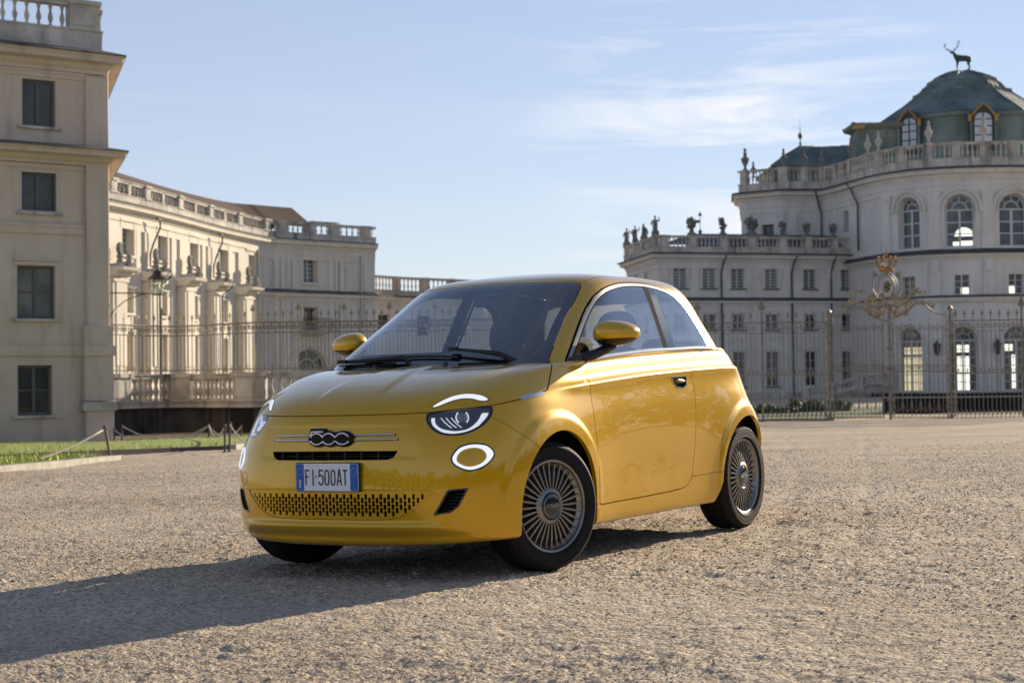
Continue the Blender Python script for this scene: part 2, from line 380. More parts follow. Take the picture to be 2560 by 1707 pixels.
DOOR = [(.427,1.10),(.432,1.003),(.405,.94),(.386,.889),(.383,.80),(.385,.672),(.390,.548),(.392,.431),(.396,.33),(.401,.298),(.412,.287),(.435,.284),(.944,.286),(1.279,.292),(1.418,.297),(1.47,.305),(1.515,.323),(1.545,.347),(1.563,.38),(1.603,.664),(1.618,.81),(1.610,.88),(1.592,.945),(1.565,1.0),(1.525,1.056),(1.50,1.10)]
WIN = [(.300,.98),(.31,1.005),(.527,1.154),(.66,1.241),(.77,1.308),(.867,1.358),(.996,1.401),(1.19,1.430),(1.42,1.440),(1.595,1.432),(1.748,1.407),(1.842,1.366),(1.921,1.288),(1.965,1.205),(2.01,1.09),(2.02,1.05),(1.9,1.0),(1.2,.98)]
WS = [(-.1,.90),(.68,.90),(.668,.98),(.659,1.006),(.637,1.068),(.57,1.241),(.542,1.35),(.522,1.405),(.508,1.422),(.48,1.430),(.44,1.434),(.11,1.446),(-.1,1.447)]
RW = [(-.1,1.09),(.50,1.09),(.56,1.12),(.545,1.25),(.47,1.37),(.42,1.39),(-.1,1.395)]

def arch_field(P, r=0.0):
    f = np.full(len(P), 1e9)
    for cu, a, b in ((.018, .348, .362), (2.315, .395, .364)):
        x = (P[:,0]-cu)/(a+r); y = (P[:,2]-.310)/(b+r); k = np.sqrt(x*x+y*y); f = np.minimum(f, (k-1)*(a+r))
        # below the hub the opening runs straight down and slightly outward
        low = P[:,2] < .31
        hw = a+r+np.where(P[:,0] < cu, -.02 if cu < 1 else .06, .02 if cu < 1 else .02)*np.clip((.31-P[:,2])/.12, 0, 1)
        f = np.where(low, np.minimum(f, np.abs(P[:,0]-cu)-hw), f)
    return np.where(P[:,1] > .40, f, .5)

def car_paint():
    m = bpy.data.materials.new('gold_pearl_paint'); m.use_nodes = True; t = m.node_tree; b = t.nodes['Principled BSDF']
    b.inputs['Base Color'].default_value = (.72, .405, .001, 1); b.inputs['Metallic'].default_value = .36; b.inputs['Roughness'].default_value = .29; b.inputs['Specular IOR Level'].default_value = .2
    b.inputs['Coat Weight'].default_value = 1.0; b.inputs['Coat Roughness'].default_value = .015; b.inputs['Coat IOR'].default_value = 1.56
    g = t.nodes.new('ShaderNodeTexCoord'); n = t.nodes.new('ShaderNodeTexVoronoi'); n.inputs['Scale'].default_value = 900
    t.links.new(g.outputs['Object'], n.inputs['Vector']); bp = t.nodes.new('ShaderNodeBump'); bp.inputs['Strength'].default_value = .05; bp.inputs['Distance'].default_value = .001
    t.links.new(n.outputs['Distance'], bp.inputs['Height']); t.links.new(bp.outputs[0], b.inputs['Normal'])
    return m
def build_car():
    PAINT = car_paint(); BLK = mat('black_plastic', (.012,.012,.013), .35); MATT = mat('matt_black', (.006,.006,.006), .9, spec=.1)
    GLOSS = mat('gloss_black', (.006,.007,.010), .06, coat=1); CHR = mat('satin_chrome', (.66,.64,.60), .22, 1); RUB = mat('tyre_rubber', (.015,.015,.0155), .75, bump=(120, .3), spec=.2)
    LED = mat('white_led', (.50,.52,.56), .25, coat=1, emit=(.93,.96,1), estr=.5); WGL = glass('windscreen_glass', (.92,.96,.98), 1.5, 0, 2.0); SGL = glass('side_glass', (.90,.95,.97), 1.52, 0, 2.2)
    LGL = glass('lamp_glass', (.95,.96,.98), 1.6, 0, 1.8); LINER = mat('headliner', (.12,.125,.14), .9); SEAT = mat('dark_seat_cloth', (.045,.05,.065), .8, noise=(40,.4)); DASH = mat('dashboard_plastic', (.015,.017,.022), .55)
    GUN = mat('gunmetal', (.30,.295,.28), .30, .85)
    # car root: the yard slopes a little under the car
    B = Vector(tuple(-Fv)); M = Matrix.Translation(Vector(CAM)) @ Matrix.Rotation(R_(1.004), 4, B) @ Matrix.Translation(-Vector(CAM))
    car = empty('parked_car', mat=M, label='small golden yellow two door hatchback car with round headlights parked on the gravel', cat='car')
    G = flare(grid(LR, 150, 170, 190, 90)); 
    # sculpting of the front: bonnet creases, recessed badge field, chin lip
    u, v, w = G[...,0].copy(), G[...,1].copy(), G[...,2].copy()
    cr = np.interp(u, [-.62,-.45,-.33,-.18,.16], [.16,.152,.133,.10,.055])
    fade = sstep(-.64,-.42,u)*sstep(.78,.84,w)*(1-sstep(.5,.9,v))
    G[...,2] += fade*.009*(1-sstep(-.004,.035,v-cr))*(u < .3)
    front = sstep(-.35,-.5,u)
    lip = sstep(.205,.262,w)*(1-sstep(.262,.290,w))
    G[...,0] -= front*.016*lip*(1-sstep(.45,.68,v)); 
    G[...,0] += front*.014*np.exp(-((w-.215)/.022)**2)*(1-sstep(.55,.72,v))
    rec = sstep(.565,.585,w+.0)*(1-sstep(.715,.735,w))*(1-sstep(.40,.46,v-.25*(.65-w)))
    G[...,0] += front*.003*rec*(u < 0)
    L = grid_tm(G); L.N = L.N; UP = grid_tm(grid(UR, 250, 160, 240, 220, u0r_t=1.72))
    bvhL = BVHTree.FromPolygons([tuple(p) for p in L.V.tolist()], L.T.tolist()); bvhU = BVHTree.FromPolygons([tuple(p) for p in UP.V.tolist()], UP.T.tolist())
    def sf(v, w, d=0, bvh=bvhL):   # surface point seen from the front, left half coordinates
        h = bvh.ray_cast(Vector((-3, abs(v)+1e-5, w)), Vector((1,0,0))); p = h[0]; n = h[1]
        if n.x > 0: n = -n
        p = p+n*d; return Vector((p.x, p.y*(1 if v >= 0 else -1), p.z))
    def ss(u, w, d=0, bvh=bvhL):   # seen from the side
        h = bvh.ray_cast(Vector((u, 3, w)), Vector((0,-1,0))); p = h[0]; n = h[1]
        if n.y < 0: n = -n
        return p+n*d
    def st(u, v, d=0, bvh=bvhL):
        h = bvh.ray_cast(Vector((u, abs(v)+1e-5, 3)), Vector((0,0,-1))); p = h[0]; n = h[1]
        if n.z < 0: n = -n
        p = p+n*d; return Vector((p.x, p.y*(1 if v >= 0 else -1), p.z))
    Y = lambda p, s=1: Vector((p[0], -s*p[1], p[2]))      # to world, s=1 left
    # ---- panels of the lower body
    P = L.V; g = .0026
    tv = np.interp(P[:,1], [0,.30,.381,.46,.561,.632,.686,.727,.8], [.7755,.7765,.7775,.780,.788,.796,.804,.816,.83]); tu = np.interp(P[:,0], [-.40,-.373,-.294,-.235,-.14,-.045,.2], [.800,.804,.816,.826,.843,.862,.905])
    fa = P[:,2]-np.where(P[:,0] < -.33, tv, tu)
    RB = [(-1.5,-.5),(-1.5,1.2),(-.045,1.2),(-.045,.790),(.005,.776),(.06,.756),(.12,.735),(.158,.714),(.171,.690),(.165,.60),(.150,.50),(.135,.396),(.121,.29),(.112,.2),(.107,.1),(.105,0),(.105,-.5)]
    bon = np.where(P[:,0] < .6, np.minimum(fa, sdf(P[:,[0,1]], RB)), -.3)
    f_arch = arch_field(P)
    bonnet = clip(L, bon-g)
    rest = clip(L, -bon-g); rest = clip(rest, arch_field(rest.V))
    dr = np.where(rest.V[:,1] > .5, sdf(rest.V[:,[0,2]], DOOR), -.3)
    door = clip(rest, dr-g); rest = clip(rest, -dr-g)
    pl = {k: Plane2(smooth_poly(v, 5) if k in ('brow','ring_o','ring_i') else v) for k, v in O.items()}
    hlp = np.array(O['headlight']); hl = Plane2(np.vstack([smooth_poly(hlp, 5, False), hlp[-1:]]))
    def hole(Mh, plane): return clip(Mh, -plane.field(Mh))
    for k in ('ring_o','vent','indic'): rest = hole(rest, pl[k])
    rest = clip(rest, -hl.field(rest)); 
    fr = lambda Mh, poly: np.where(Mh.V[:,0] < -.3, sdf(Mh.V[:,[1,2]], [(-.3, poly[0][1])]+poly+[(-.3, poly[-1][1])]), -.3)
    rest = clip(rest, -fr(rest, GR)-0.0); rest = clip(rest, -fr(rest, SLOT))
    # front bumper | fenders seam, and sill seams
    a, b = np.array((-.398,.747)), np.array((-.251,.636)); nn = np.array((b[1]-a[1], -(b[0]-a[0]))); nn /= np.linalg.norm(nn)
    def seam(V):
        d = (V[:,[0,2]]-a)@nn; d = -d
        return np.minimum(d, 9) 
    sgn = 1 if seam(np.array([[-.6,0,.4]]))[0] > 0 else -1
    bump_f = np.where(rest.V[:,0] < .3, sgn*seam(rest.V), -.4); 
    bump_f = np.minimum(bump_f, (.02-rest.V[:,0]))
    bumper = clip(rest, bump_f-.0013); rest = clip(rest, -bump_f-.0013)
    # sill skirt below the door line
    sl = np.where((rest.V[:,0] > .25) & (rest.V[:,0] < 2.0), np.interp(rest.V[:,0], [.3,1.5,1.9], [.292,.350,.362])-rest.V[:,2], -.3)
    sl = np.where((rest.V[:,0] > .25) & (rest.V[:,0] < 2.0), np.interp(rest.V[:,0], [.3,.40,.412,.435,.944,1.279,1.418,1.47,1.515,1.545,1.56,1.9], [.293,.292,.287,.284,.286,.292,.297,.305,.323,.347,.355,.362])-rest.V[:,2], -.3)
    sill = clip(rest, sl-.0014); rest = clip(rest, -sl-.0014)
    handle_f = pl['handle'].field(door); hpatch = clip(door, handle_f); door = clip(door, -handle_f)
    # ---- panels of the upper body
    Q = UP
    wsf = lambda V: np.where(V[:,0] < 1.2, sdf(V[:,[1,2]], WS), -.3)
    rwf = lambda V: np.where(V[:,0] > 1.9, sdf(V[:,[1,2]], RW), -.3)
    WINs = smooth_poly(WIN[:-2], 5, False); WINs = np.vstack([WINs, WIN[-2:]])
    wnf = lambda V: np.where(V[:,1] > .45, sdf(V[:,[0,2]], WINs), -.3)
    scr = clip(Q, wsf(Q.V)-.002); up = clip(Q, -wsf(Q.V)-.002)
    rgl = clip(up, rwf(up.V)-.002); up = clip(up, -rwf(up.V)-.002)
    win = clip(up, wnf(up.V)-.001); up = clip(up, -wnf(up.V)-.001)
    RF = [(.83,-.1),(.845,0),(.852,.11),(.862,.30),(.868,.44),(.872,.49),(.885,.512),(.927,.517),(1.053,.519),(1.314,.512),(1.6,.505),(1.95,.48),(2.15,.44),(2.22,.38),(2.24,.2),(2.25,-.1)]
    rff = lambda V: np.where(V[:,2] > 1.36, sdf(V[:,[0,1]], RF), -.3)
    roof = clip(up, rff(up.V)-.003); up = clip(up, -rff(up.V)-.003)
    up = clip(up, up.V[:,2]-np.where(up.V[:,0] < .5, .985, 1.02))
    body = join(skirt(rest, .02), skirt(up, .03))
    def both(name, Mx, m, lab=None):
        r = []
        for s in (1, -1):
            o = car_obj(name, Mx, m, car, s); r.append(o)
            if lab: o['label'] = lab[0 if s == 1 else 1]
        return r
    car_obj('body', body, PAINT, car, 0)
    car_obj('bonnet', skirt(bonnet, .015), PAINT, car, 0)
    car_obj('front_bumper', skirt(bumper, .02), PAINT, car, 0)
    car_obj('roof', skirt(roof, .012), PAINT, car, 0)
    doors = both('door', skirt(door, .02), PAINT)
    both('side_skirt', skirt(sill, .02), PAINT)
    # ---- black inner shell added so panel gaps look dark, wheel wells, floor
    inn = clip(off(L, -.032), arch_field(L.V, .012)); inn = clip(inn, 1.0-inn.V[:,2])
    inn = clip(inn, -np.where(inn.V[:,0] < 0, hl.field(inn), -.3)+.0) if False else inn
    car_obj('inner_shell', inn, MATT, car, 0)
    lin = clip(off(up, -.03), up.V[:,2]-1.03); car_obj('headliner', join(lin, clip(off(roof, -.03), roof.V[:,2])), LINER, car, 0)
    def lim(x, z):
        try: return ss(x, max(z, .24)).y-.03
        except Exception: return .6
    mb = MB()
    for cu, a, b in ((.018,.36,.374), (2.315,.407,.376)):
        for s in (1, -1):
            ring_ = [(cu-a-.005, .215)]+[(cu-a*math.cos(t), .31+b*math.sin(t)) for t in np.linspace(0, math.pi, 28)]+[(cu+a+.005, .215)]
            n = len(ring_); yo = [min(.79, lim(x, z)) for x, z in ring_]; vs = [(x, -s*q, z) for (x, z), q in zip(ring_, yo)]+[(x, -s*.50, z) for x, z in ring_]
            mb.add(vs, [(i, i+1, i+1+n, i+n) for i in range(n-1)]+[tuple(range(n, 2*n))])
    mb.box((1.1, 0, .22), (2.9, .98, .04)); mb.box((-.36, 0, .215), (.45, .8, .05)); mb.box((1.17, 0, .225), (1.46, 1.46, .04))
    mb.build('underbody', MATT, car)
    # ---- glass
    fr_w = np.minimum(wsf(scr.V), 9)
    black = clip(scr, .022+.0*fr_w-np.minimum(fr_w, np.where(scr.V[:,2] < 1.08, (scr.V[:,2]-1.02-.10*np.abs(scr.V[:,1])**2), 9)))
    black = clip(scr, .038-np.minimum(fr_w, np.maximum(scr.V[:,2]-1.035, 0)*.9+.0)) 
    wso = car_obj('windscreen', scr, WGL, car, 0); car_obj('windscreen_border', off(black, -.004), MATT, wso, 0)
    car_obj('rear_window', rgl, SGL, car, 0)
    d = wnf(win.V)
    trim = clip(win, .015-d); gl = clip(win, d-.015)
    trim2 = clip(trim, trim.V[:,2]-(1.0+.02)) 
    # window trim: chrome frame; below it the belt strip
    both('window_trim', skirt(off(trim, .002), .01), mat('brushed_trim', (.38,.37,.35), .42, 1))
    inner_ = clip(win, d-.0145); both('glass_seal', off(clip(inner_, .0205-wnf(inner_.V)), .001), MATT)
    outer_ = clip(up, .008+wnf(up.V)); both('outer_seal', off(outer_, .0006), MATT)
    # split the glass at the pillar: black band, gloss pillar cover, quarter window
    def line(V, p, q): p = np.array(p); q = np.array(q); n2 = np.array((q[1]-p[1], -(q[0]-p[0]))); n2 = n2/np.linalg.norm(n2); return (V[:,[0,2]]-p)@n2
    l1 = lambda V: line(V, (1.387,1.075), (1.440,1.409)); l2 = lambda V: line(V, (1.429,1.077), (1.493,1.416)); l3 = lambda V: line(V, (1.525,1.08), (1.566,1.420))
    front_g = clip(gl, -l1(gl.V)); band = clip(clip(gl, l1(gl.V)), -l2(clip(gl, l1(gl.V)).V)); 
    r2 = clip(gl, l2(gl.V)); pil = clip(r2, -l3(r2.V)); qg = clip(r2, l3(r2.V))
    # small fixed triangle in front
    tf = lambda V: line(V, (.43,1.008), (.617,1.193)) 
    tri = clip(front_g, .50-front_g.V[:,0]-(front_g.V[:,2]-1.0)*-.28) if False else None
    both('side_window', front_g, SGL); both('rubber_seal', off(band, .001), MATT); both('pillar_cover', off(pil, .002), GLOSS)
    for o, s in zip(both('quarter_window', clip(qg, sdfq(qg)), SGL), (1, -1)): 
        car_obj('window_border', off(clip(qg, .03-np.minimum(wnf(qg.V)-.015, np.minimum(l3(qg.V), qg.V[:,2]-1.085))), -.004), MATT, o, s)
    # belt strip
    mbs = [(.44,1.001),(.60,1.017),(.736,1.028),(.95,1.041),(1.144,1.051),(1.35,1.058),(1.537,1.063),(1.70,1.068),(1.799,1.070),(1.90,1.070),(1.995,1.070)]
    for s in (1, -1):
        mb = MB(); pts = smooth_poly(mbs, 4, False); k = len(pts); sec = []
        for i, (uu, ww) in enumerate(pts):
            try: p = ss(uu, min(ww, 1.0435+np.interp(uu, QU, QV)), 0)
            except Exception: p = Vector((uu, .745, ww))
            y0 = p.y; sec.append([Y((uu, y0+.004, ww-.004), s), Y((uu, y0+.006, ww+.002), s), Y((uu, y0-.004, ww+.014), s), Y((uu, y0-.03, ww+.018), s)])
        vs = [q for r in sec for q in r]; mb.add(vs, [(i*4+j, i*4+j+1, (i+1)*4+j+1, (i+1)*4+j) for i in range(k-1) for j in range(3)])
        bs = fixn(mb.build('belt_trim', CHR, car, 40))
        mb = MB(); ps = [(1.80,1.071),(1.83,1.052),(1.86,1.048),(1.97,1.050),(2.012,1.076),(1.99,1.088)]
        vs = [Y((a_, .757-.05*max(0,a_-1.9), b_), s) for a_, b_ in ps]+[Y((a_, .735-.05*max(0,a_-1.9), b_), s) for a_, b_ in ps]; n = 6
        mb.add(vs, [tuple(range(n)), tuple(range(n, 2*n))]+[(i, (i+1) % n, (i+1) % n+n, i+n) for i in range(n)]); fixn(mb.build('trim_badge', CHR, bs))
    # ---- lamps
    for s in (1, -1):
        base = clip(L, hl.field(L)); 
        h = car_obj('headlight', clip(off(base, -.045), hl.field(off(base, -.045))+.02), mat('lamp_bowl', (.04,.055,.10), .22, .4), car, s)
        bo = np.array(O['band_o']); bi = np.array(O['band_i'])
        poly = np.vstack([smooth_poly(bo, 4, False), smooth_poly(bi, 4, False)[::-1]]); bpoly = hl.to2(poly)
        bd = clip(base, hl.field(base, bpoly)); t = np.clip(hl.field(bd, bpoly), 0, .01)
        car_obj('light_band', off(bd, -.016+t*.8), LED, h, s)
        car_obj('lamp_seal', off(clip(base, .011-hl.field(base)), -.0005), GLOSS, h, s)
        # chrome wall between the band and the bowl
        mb = MB(); c = np.array((-.499,.609,.756)); nrm_ = Vector((-.62,.72,.16)).normalized()
        q = nrm_.to_track_quat('Z', 'Y').to_matrix().to_4x4(); Mx = Matrix.Translation(Vector(c)-nrm_*.034) @ q
        mb.lathe([(.0,.020),(.012,.018),(.022,.011),(.027,.0),(.027,-.02)], Mx, 24); o = mb.build('projector_lens', mat('lens', (.10,.13,.20), .02, .0, coat=1), h, True)
        if s == 1: 
            o.matrix_basis = Matrix.Identity(4); o.data.transform(Matrix.Diagonal((1,-1,1,1)))
        fixn(o)
        mb = MB(); mb.tube([Mx @ Vector((.030*math.cos(a_), .030*math.sin(a_), .010)) for a_ in np.linspace(-.9,.9,10)], .0035, 6); mb.tube([Mx @ Vector((.030*math.cos(a_), .030*math.sin(a_), .010)) for a_ in np.linspace(math.pi-.9,math.pi+.9,10)], .0035, 6)
        for k_ in range(3):
            cc = Vector(((-.585+.0)+.0, .530+.018*k_, .735)); 
            pts = [sf(.522+.020*k_+.010*j+.0009*j*j*(1-.1*k_), .764-.012*j, -.022) for j in range(5)]
            mb.tube(pts, .0022, 5)
        o = mb.build('lamp_arcs', mat('lamp_arc', (.7,.75,.8), .3, emit=(.75,.8,.9), estr=.5), h, True)
        if s == 1: o.data.transform(Matrix.Diagonal((1,-1,1,1)))
        car_obj('lens', off(base, -.002), LGL, h, s)
        br = pl['brow']; bb = clip(L, br.field(L)+.004); k_ = car_obj('brow_light', off(bb, .001), GLOSS, car, s)
        wb = clip(L, br.field(L)); t = np.clip(br.field(wb), 0, .008); car_obj('light_strip', off(wb, .0015+t*.4), LED, k_, s)
        ro, ri = pl['ring_o'], pl['ring_i']; rb = clip(L, ro.field(L)+.001); rk = car_obj('ring_light', off(rb, -.0005), GLOSS, car, s)
        ripoly = ro.to2(smooth_poly(O['ring_i'], 5)); 
        an = clip(clip(L, ro.field(L)-.0085), np.full(0, 0) if False else -ro.field(clip(L, ro.field(L)-.0085), ripoly))
        d1 = ro.field(an)-.0085; d2 = -ro.field(an, ripoly); tt = d1/(d1+d2+1e-6); car_obj('light_ring', off(an, .002+.007*(1-(2*tt-1)**2)), LED, rk, s)
        ce = clip(L, ro.field(L, ripoly)); car_obj('painted_centre', off(ce, .0015), PAINT, rk, s)
        vt = pl['vent']; vb = clip(L, vt.field(L)); v_ = car_obj('corner_vent', skirt(off(clip(vb, vt.field(vb)-.006), -.045), -.045), BLK, car, s)
        car_obj('vent_frame', off(clip(vb, .008-vt.field(vb)), .0005), GLOSS, v_, s)
        mb = MB()
        for j in range(6):
            vv = .622-.010*j; ww = .335+.0145*j
            for q_ in range(1): 
                p = sf(.600+.0085*j, ww, -.02); mb.box((p.x, p.y, p.z), (.03,.045,.004))
        o = mb.build('louvre', BLK, v_); 
        if s == 1: o.data.transform(Matrix.Diagonal((1,-1,1,1))); fixn(o)
        idp = pl['indic']; ib = clip(L, idp.field(L)); t = np.clip(idp.field(ib), 0, .01); i_ = car_obj('turn_indicator', skirt(off(ib, .0005+t*.7), .01), CHR, car, s)
    # ---- door handle recess
    for s, dobj in zip((1, -1), doors):
        hp = pl['handle']; t = hp.field(hpatch); ins_ = clip(hpatch, t-.004); dd = hp.field(ins_)
        ho = car_obj('door_handle', off(ins_, -np.clip(dd*2.2, 0, .03)), mat('recess', (.05,.035,.012), .4, .2), dobj, s)
        car_obj('handle_frame', skirt(off(clip(hpatch, .0065-t), .002), .01), CHR, ho, s)
        mb = MB(); pts = [ss(1.375+.03*j, .893-.0015*j, .000) for j in range(5)]; mb.tube([Y(p, s) for p in pts], [.006,.012,.014,.012,.006], 8); mb.build('push_bar', mat('bronze_trim', (.30,.21,.10), .3, .6), ho, True)
    # ---- slot, grille
    SLm = [(-v_, w_) for v_, w_ in SLOT[1:-1]][::-1]
    full = [p for p in SLOT[1:-1]]+SLm
    mb = MB(); n = len(full); ring0 = [sf(a_, b_, .0005) for a_, b_ in full]; ring1 = [sf(a_*.985, .59+(b_-.59)*.80, -.006) for a_, b_ in full]; ring2 = [p+Vector((.06,0,0)) for p in ring1]
    for A_, B_ in ((ring0, ring1), (ring1, ring2)): mb.add([Y(p) for p in A_+B_], [(i, (i+1) % n, (i+1) % n+n, i+n) for i in range(n)])
    mb.add([Y(p) for p in ring2], [tuple(range(n))]); sl_ = mb.build('upper_intake', BLK, car)
    mb = MB()
    for j in range(-3, 5):
        x = (-.30+.094*(j+3)); p = sf(x, .59, -.02); mb.box(Y(p, 1), (.03,.0035,.040))
    for j in range(24): 
        x0 = -.335+.67*j/24; x1 = -.335+.67*(j+1)/24; mb.tube([Y(sf(x0,.588,-.018)), Y(sf(x1,.588,-.018))], .0022, 5)
    mb.build('slats', mat('dark_slat', (.03,.03,.032), .35), sl_)
    # grille panel: a fine grid lifted onto the nose, pierced by staggered slots
    nv_, nw_ = 470, 62; vv = np.linspace(0, .552, nv_//2+1); ww = np.linspace(.286, .436, nw_)
    Pg = np.zeros((nw_, len(vv), 3)); 
    for i, w_ in enumerate(ww):
        for j, v_ in enumerate(vv):
            h_ = sf(v_, w_, -.004); Pg[i, j] = h_
    gm = grid_tm(Pg); gp = [(-.3, GR[0][1])]+GR+[(-.3, GR[-1][1])]
    inside = sdf(Pg.reshape(-1,3)[:,[1,2]], gp); VW = Pg.reshape(-1,3)[:, [1,2]]
    # the slots
    pitch = .0405; pw_ = .0306; hole_f = np.full(len(VW), -1.0)
    for col in range(-1, 30):
        cx = col*pitch/2; stag = (col % 2)
        shrink = np.interp(cx, [0,.30,.38,.50,.56], [1,1,.86,.62,.5])
        for k_ in range(5):
            cy = .4145-k_*pw_-(0.0 if stag else .0150)
            inn_ = sdf(np.array([[cx, cy-.010],[cx, cy+.010],[cx+.006*shrink, cy]]), gp).min()
            if inn_ < .009: continue
            hx, hy = .0082*shrink, .0133*(.8+.2*shrink)
            q_ = np.abs(VW-np.array([cx+.0035*math.sin((cy-.36)*40)*0, cy])); dx = q_[:,0]+ (VW[:,1]-cy)*0-hx; dy = q_[:,1]-hy
            dd = -np.maximum(np.maximum(dx, dy), (dx+dy)*.7071+.0016)
            hole_f = np.maximum(hole_f, dd)
    gm2 = clip(gm, inside-.002); 
    F_ = {}
    # evaluate the hole field again on the clipped vertices
    from_idx = None
    def holef(V):
        VW = V[:, [1,2]]; hf = np.full(len(VW), -1.0)
        for col in range(-1, 30):
            cx = col*pitch/2; stag = (col % 2); shrink = np.interp(cx, [0,.30,.38,.50,.56], [1,1,.86,.62,.5])
            if cx < 0: continue
            sel = np.abs(VW[:,0]-cx) < .02; 
            if not sel.any(): continue
            W_ = VW[sel]; h0 = hf[sel]
            for k_ in range(5):
                cy = .4145-k_*pw_-(0.0 if stag else .0150)
                inn_ = sdf(np.array([[cx, cy-.010],[cx, cy+.010],[cx+.006*shrink, cy]]), gp).min()
                if inn_ < .009: continue
                hx, hy = .0082*shrink, .0133*(.8+.2*shrink); q_ = np.abs(W_-np.array([cx, cy])); dx = q_[:,0]-hx; dy = q_[:,1]-hy
                h0 = np.maximum(h0, -np.maximum(np.maximum(dx, dy), (dx+dy)*.7071+.0016))
            hf[sel] = h0
        return hf
    gm2 = clip(gm2, -holef(gm2.V)); gr = car_obj('lower_grille', skirt(gm2, .010), PAINT, car, 0)
    bk = clip(off(gm, -.03), inside-.004); car_obj('radiator', bk, mat('radiator_black', (.008,.009,.012), .5), gr, 0)
    # ---- chrome bars, badge, plate
    for w_, e in ((.6615,.356),(.6835,.340)):
        for s in (1, -1):
            mb = MB(); pts = [Y(sf(x, w_, .004), s) for x in np.linspace(.118, e, 14)]; mb.tube(pts, [.0056]*13+[.003], 8); mb.build('chrome_bar', CHR, car, True)
            mb = MB(); pts = [Y(sf(x, w_, -.0045), s) for x in np.linspace(.118, e+.004, 14)]; mb.tube(pts, .0078, 8); mb.build('bar_bezel', BLK, car, True)
    def bp(x, y, d): # badge drawing units -> surface;  x to the car's left
        return Y(Vector((sf(0, .665, 0).x+.0-d-.0+.35*((x-1405)/2540)**2*.3, (x-1405)/2540.0, .668-(y-785)/3090.0)))
    outl = []
    def arcp(cx, cy, rx, ry, a0, a1, n=10): return [(cx+rx*math.cos(R_(t)), cy-ry*math.sin(R_(t))) for t in np.linspace(a0, a1, n)]
    outl = arcp(1215,785,140,118,176,300)+arcp(1400,785,120,118,240,300,6)+arcp(1590,785,148,118,240,360,12)+arcp(1590,785,148,118,0,120,12)+arcp(1390,785,110,116,60,95,4)+[(1352,672),(1348,640),(1335,632),(1125,632),(1108,645),(1085,740)]
    mb = MB(); n = len(outl); a0 = [bp(x, y, .001) for x, y in outl]; a1 = [bp(x, y, .012) for x, y in outl]; a2 = [bp(1405+(x-1405)*.97, 785+(y-785)*.95, .016) for x, y in outl]
    mb.add(a0+a1, [(i, (i+1) % n, (i+1) % n+n, i+n) for i in range(n)]); mb.add(a1+a2, [(i, (i+1) % n, (i+1) % n+n, i+n) for i in range(n)]); 
    ctr = [bp(x, 770, .017) for x in (1215,1400,1590)]; mb.add(a2, [tuple(range(n))])
    bdg = fixn(mb.build('badge', mat('badge_black', (.004,.004,.005), .4, spec=.25), car)); bdg['label'] = 'black badge with chrome number 500'
    mb = MB()
    up_ = [(1128,765)]+arcp(1215,790,92,85,150,30,8)+[(1303,762)]+arcp(1393,790,92,85,150,30,8)+[(1485,762)]+arcp(1590,790,98,85,150,25,8)
    lo_ = [(1108,815)]+arcp(1215,782,98,83,208,332,8)+[(1303,818)]+arcp(1393,782,92,83,210,330,8)+[(1488,818)]+arcp(1590,782,100,83,208,335,8)
    fv_ = [(1312,680),(1225,678),(1142,682),(1128,720),(1112,762)]
    for L_ in (up_, lo_, fv_): mb.tube([bp(x, y, .018) for x, y in L_], .0048, 6)
    mb.build('number', mat('bright_chrome', (.92,.92,.92), .2, 1), bdg, True)
    # plate
    pc = Y((-.741, 0, .4915)); tilt = Matrix.Rotation(R_(-1.5), 4, 'Y'); Mp = Matrix.Translation(pc) @ Matrix(((0,0,-1,0),(1,0,0,0),(0,1,0,0),(0,0,0,1)))
    Mp = Matrix.Translation(pc) @ Matrix(((0,0,-1,0),(-1,0,0,0),(0,1,0,0),(0,0,0,1)))   # local x = to the car's left... (world -y), y = up, z = forward
    def rr(w_, h_, r_, n=5, cx=0, cy=0):
        o_ = []
        for qx, qy, a0_ in ((1,1,0),(-1,1,90),(-1,-1,180),(1,-1,270)):
            for t in np.linspace(0, 90, n): o_.append((cx+qx*(w_/2-r_)+r_*math.cos(R_(a0_+t)), cy+qy*(h_/2-r_)+r_*math.sin(R_(a0_+t))))
        return o_
    mb = MB(); mb.prism(rr(.366,.136,.010), Mp @ Matrix.Translation((0,0,-.012)), .012); plate = fixn(mb.build('number_plate', BLK, car)); plate['label'] = 'white number plate with blue end bands reading FI 500AT'
    ph, pw2 = .128, .358
    mb = MB(); mb.prism(rr(pw2, ph, .008), Mp, .003); fixn(mb.build('white_field', mat('plate_white', (.90,.91,.95), .35, noise=(60,.04)), plate))
    BLU = mat('plate_blue', (.004,.13,.52), .3)
    for sx in (-1, 1):
        mb = MB(); mb.prism(rr(.044, ph-.003, .007, cx=sx*(pw2/2-.0235)), Mp @ Matrix.Translation((0,0,.003)), .0008); fixn(mb.build('blue_band', BLU, plate))
    INK = mat('plate_ink', (.018,.018,.02), .4)
    mb = MB()
    def stroke(pts, wd=.0072, z=.0042, closed=False, cap=0):
        P_ = [np.array(p, float) for p in pts]; k = len(P_); Lf = []; Rt = []
        for i in range(k):
            a_ = P_[i-1] if (i > 0 or closed) else P_[i]; b_ = P_[(i+1) % k] if (i < k-1 or closed) else P_[i]
            d1 = P_[i]-a_; d2 = b_-P_[i]
            if np.linalg.norm(d1) < 1e-9: d1 = d2
            if np.linalg.norm(d2) < 1e-9: d2 = d1
            d1 = d1/np.linalg.norm(d1); d2 = d2/np.linalg.norm(d2); t = d1+d2; t /= np.linalg.norm(t)+1e-9; nn_ = np.array((-t[1], t[0])); m_ = 1/max(.5, abs(nn_@np.array((-d1[1], d1[0]))))
            Lf.append(P_[i]+nn_*wd/2*m_); Rt.append(P_[i]-nn_*wd/2*m_)
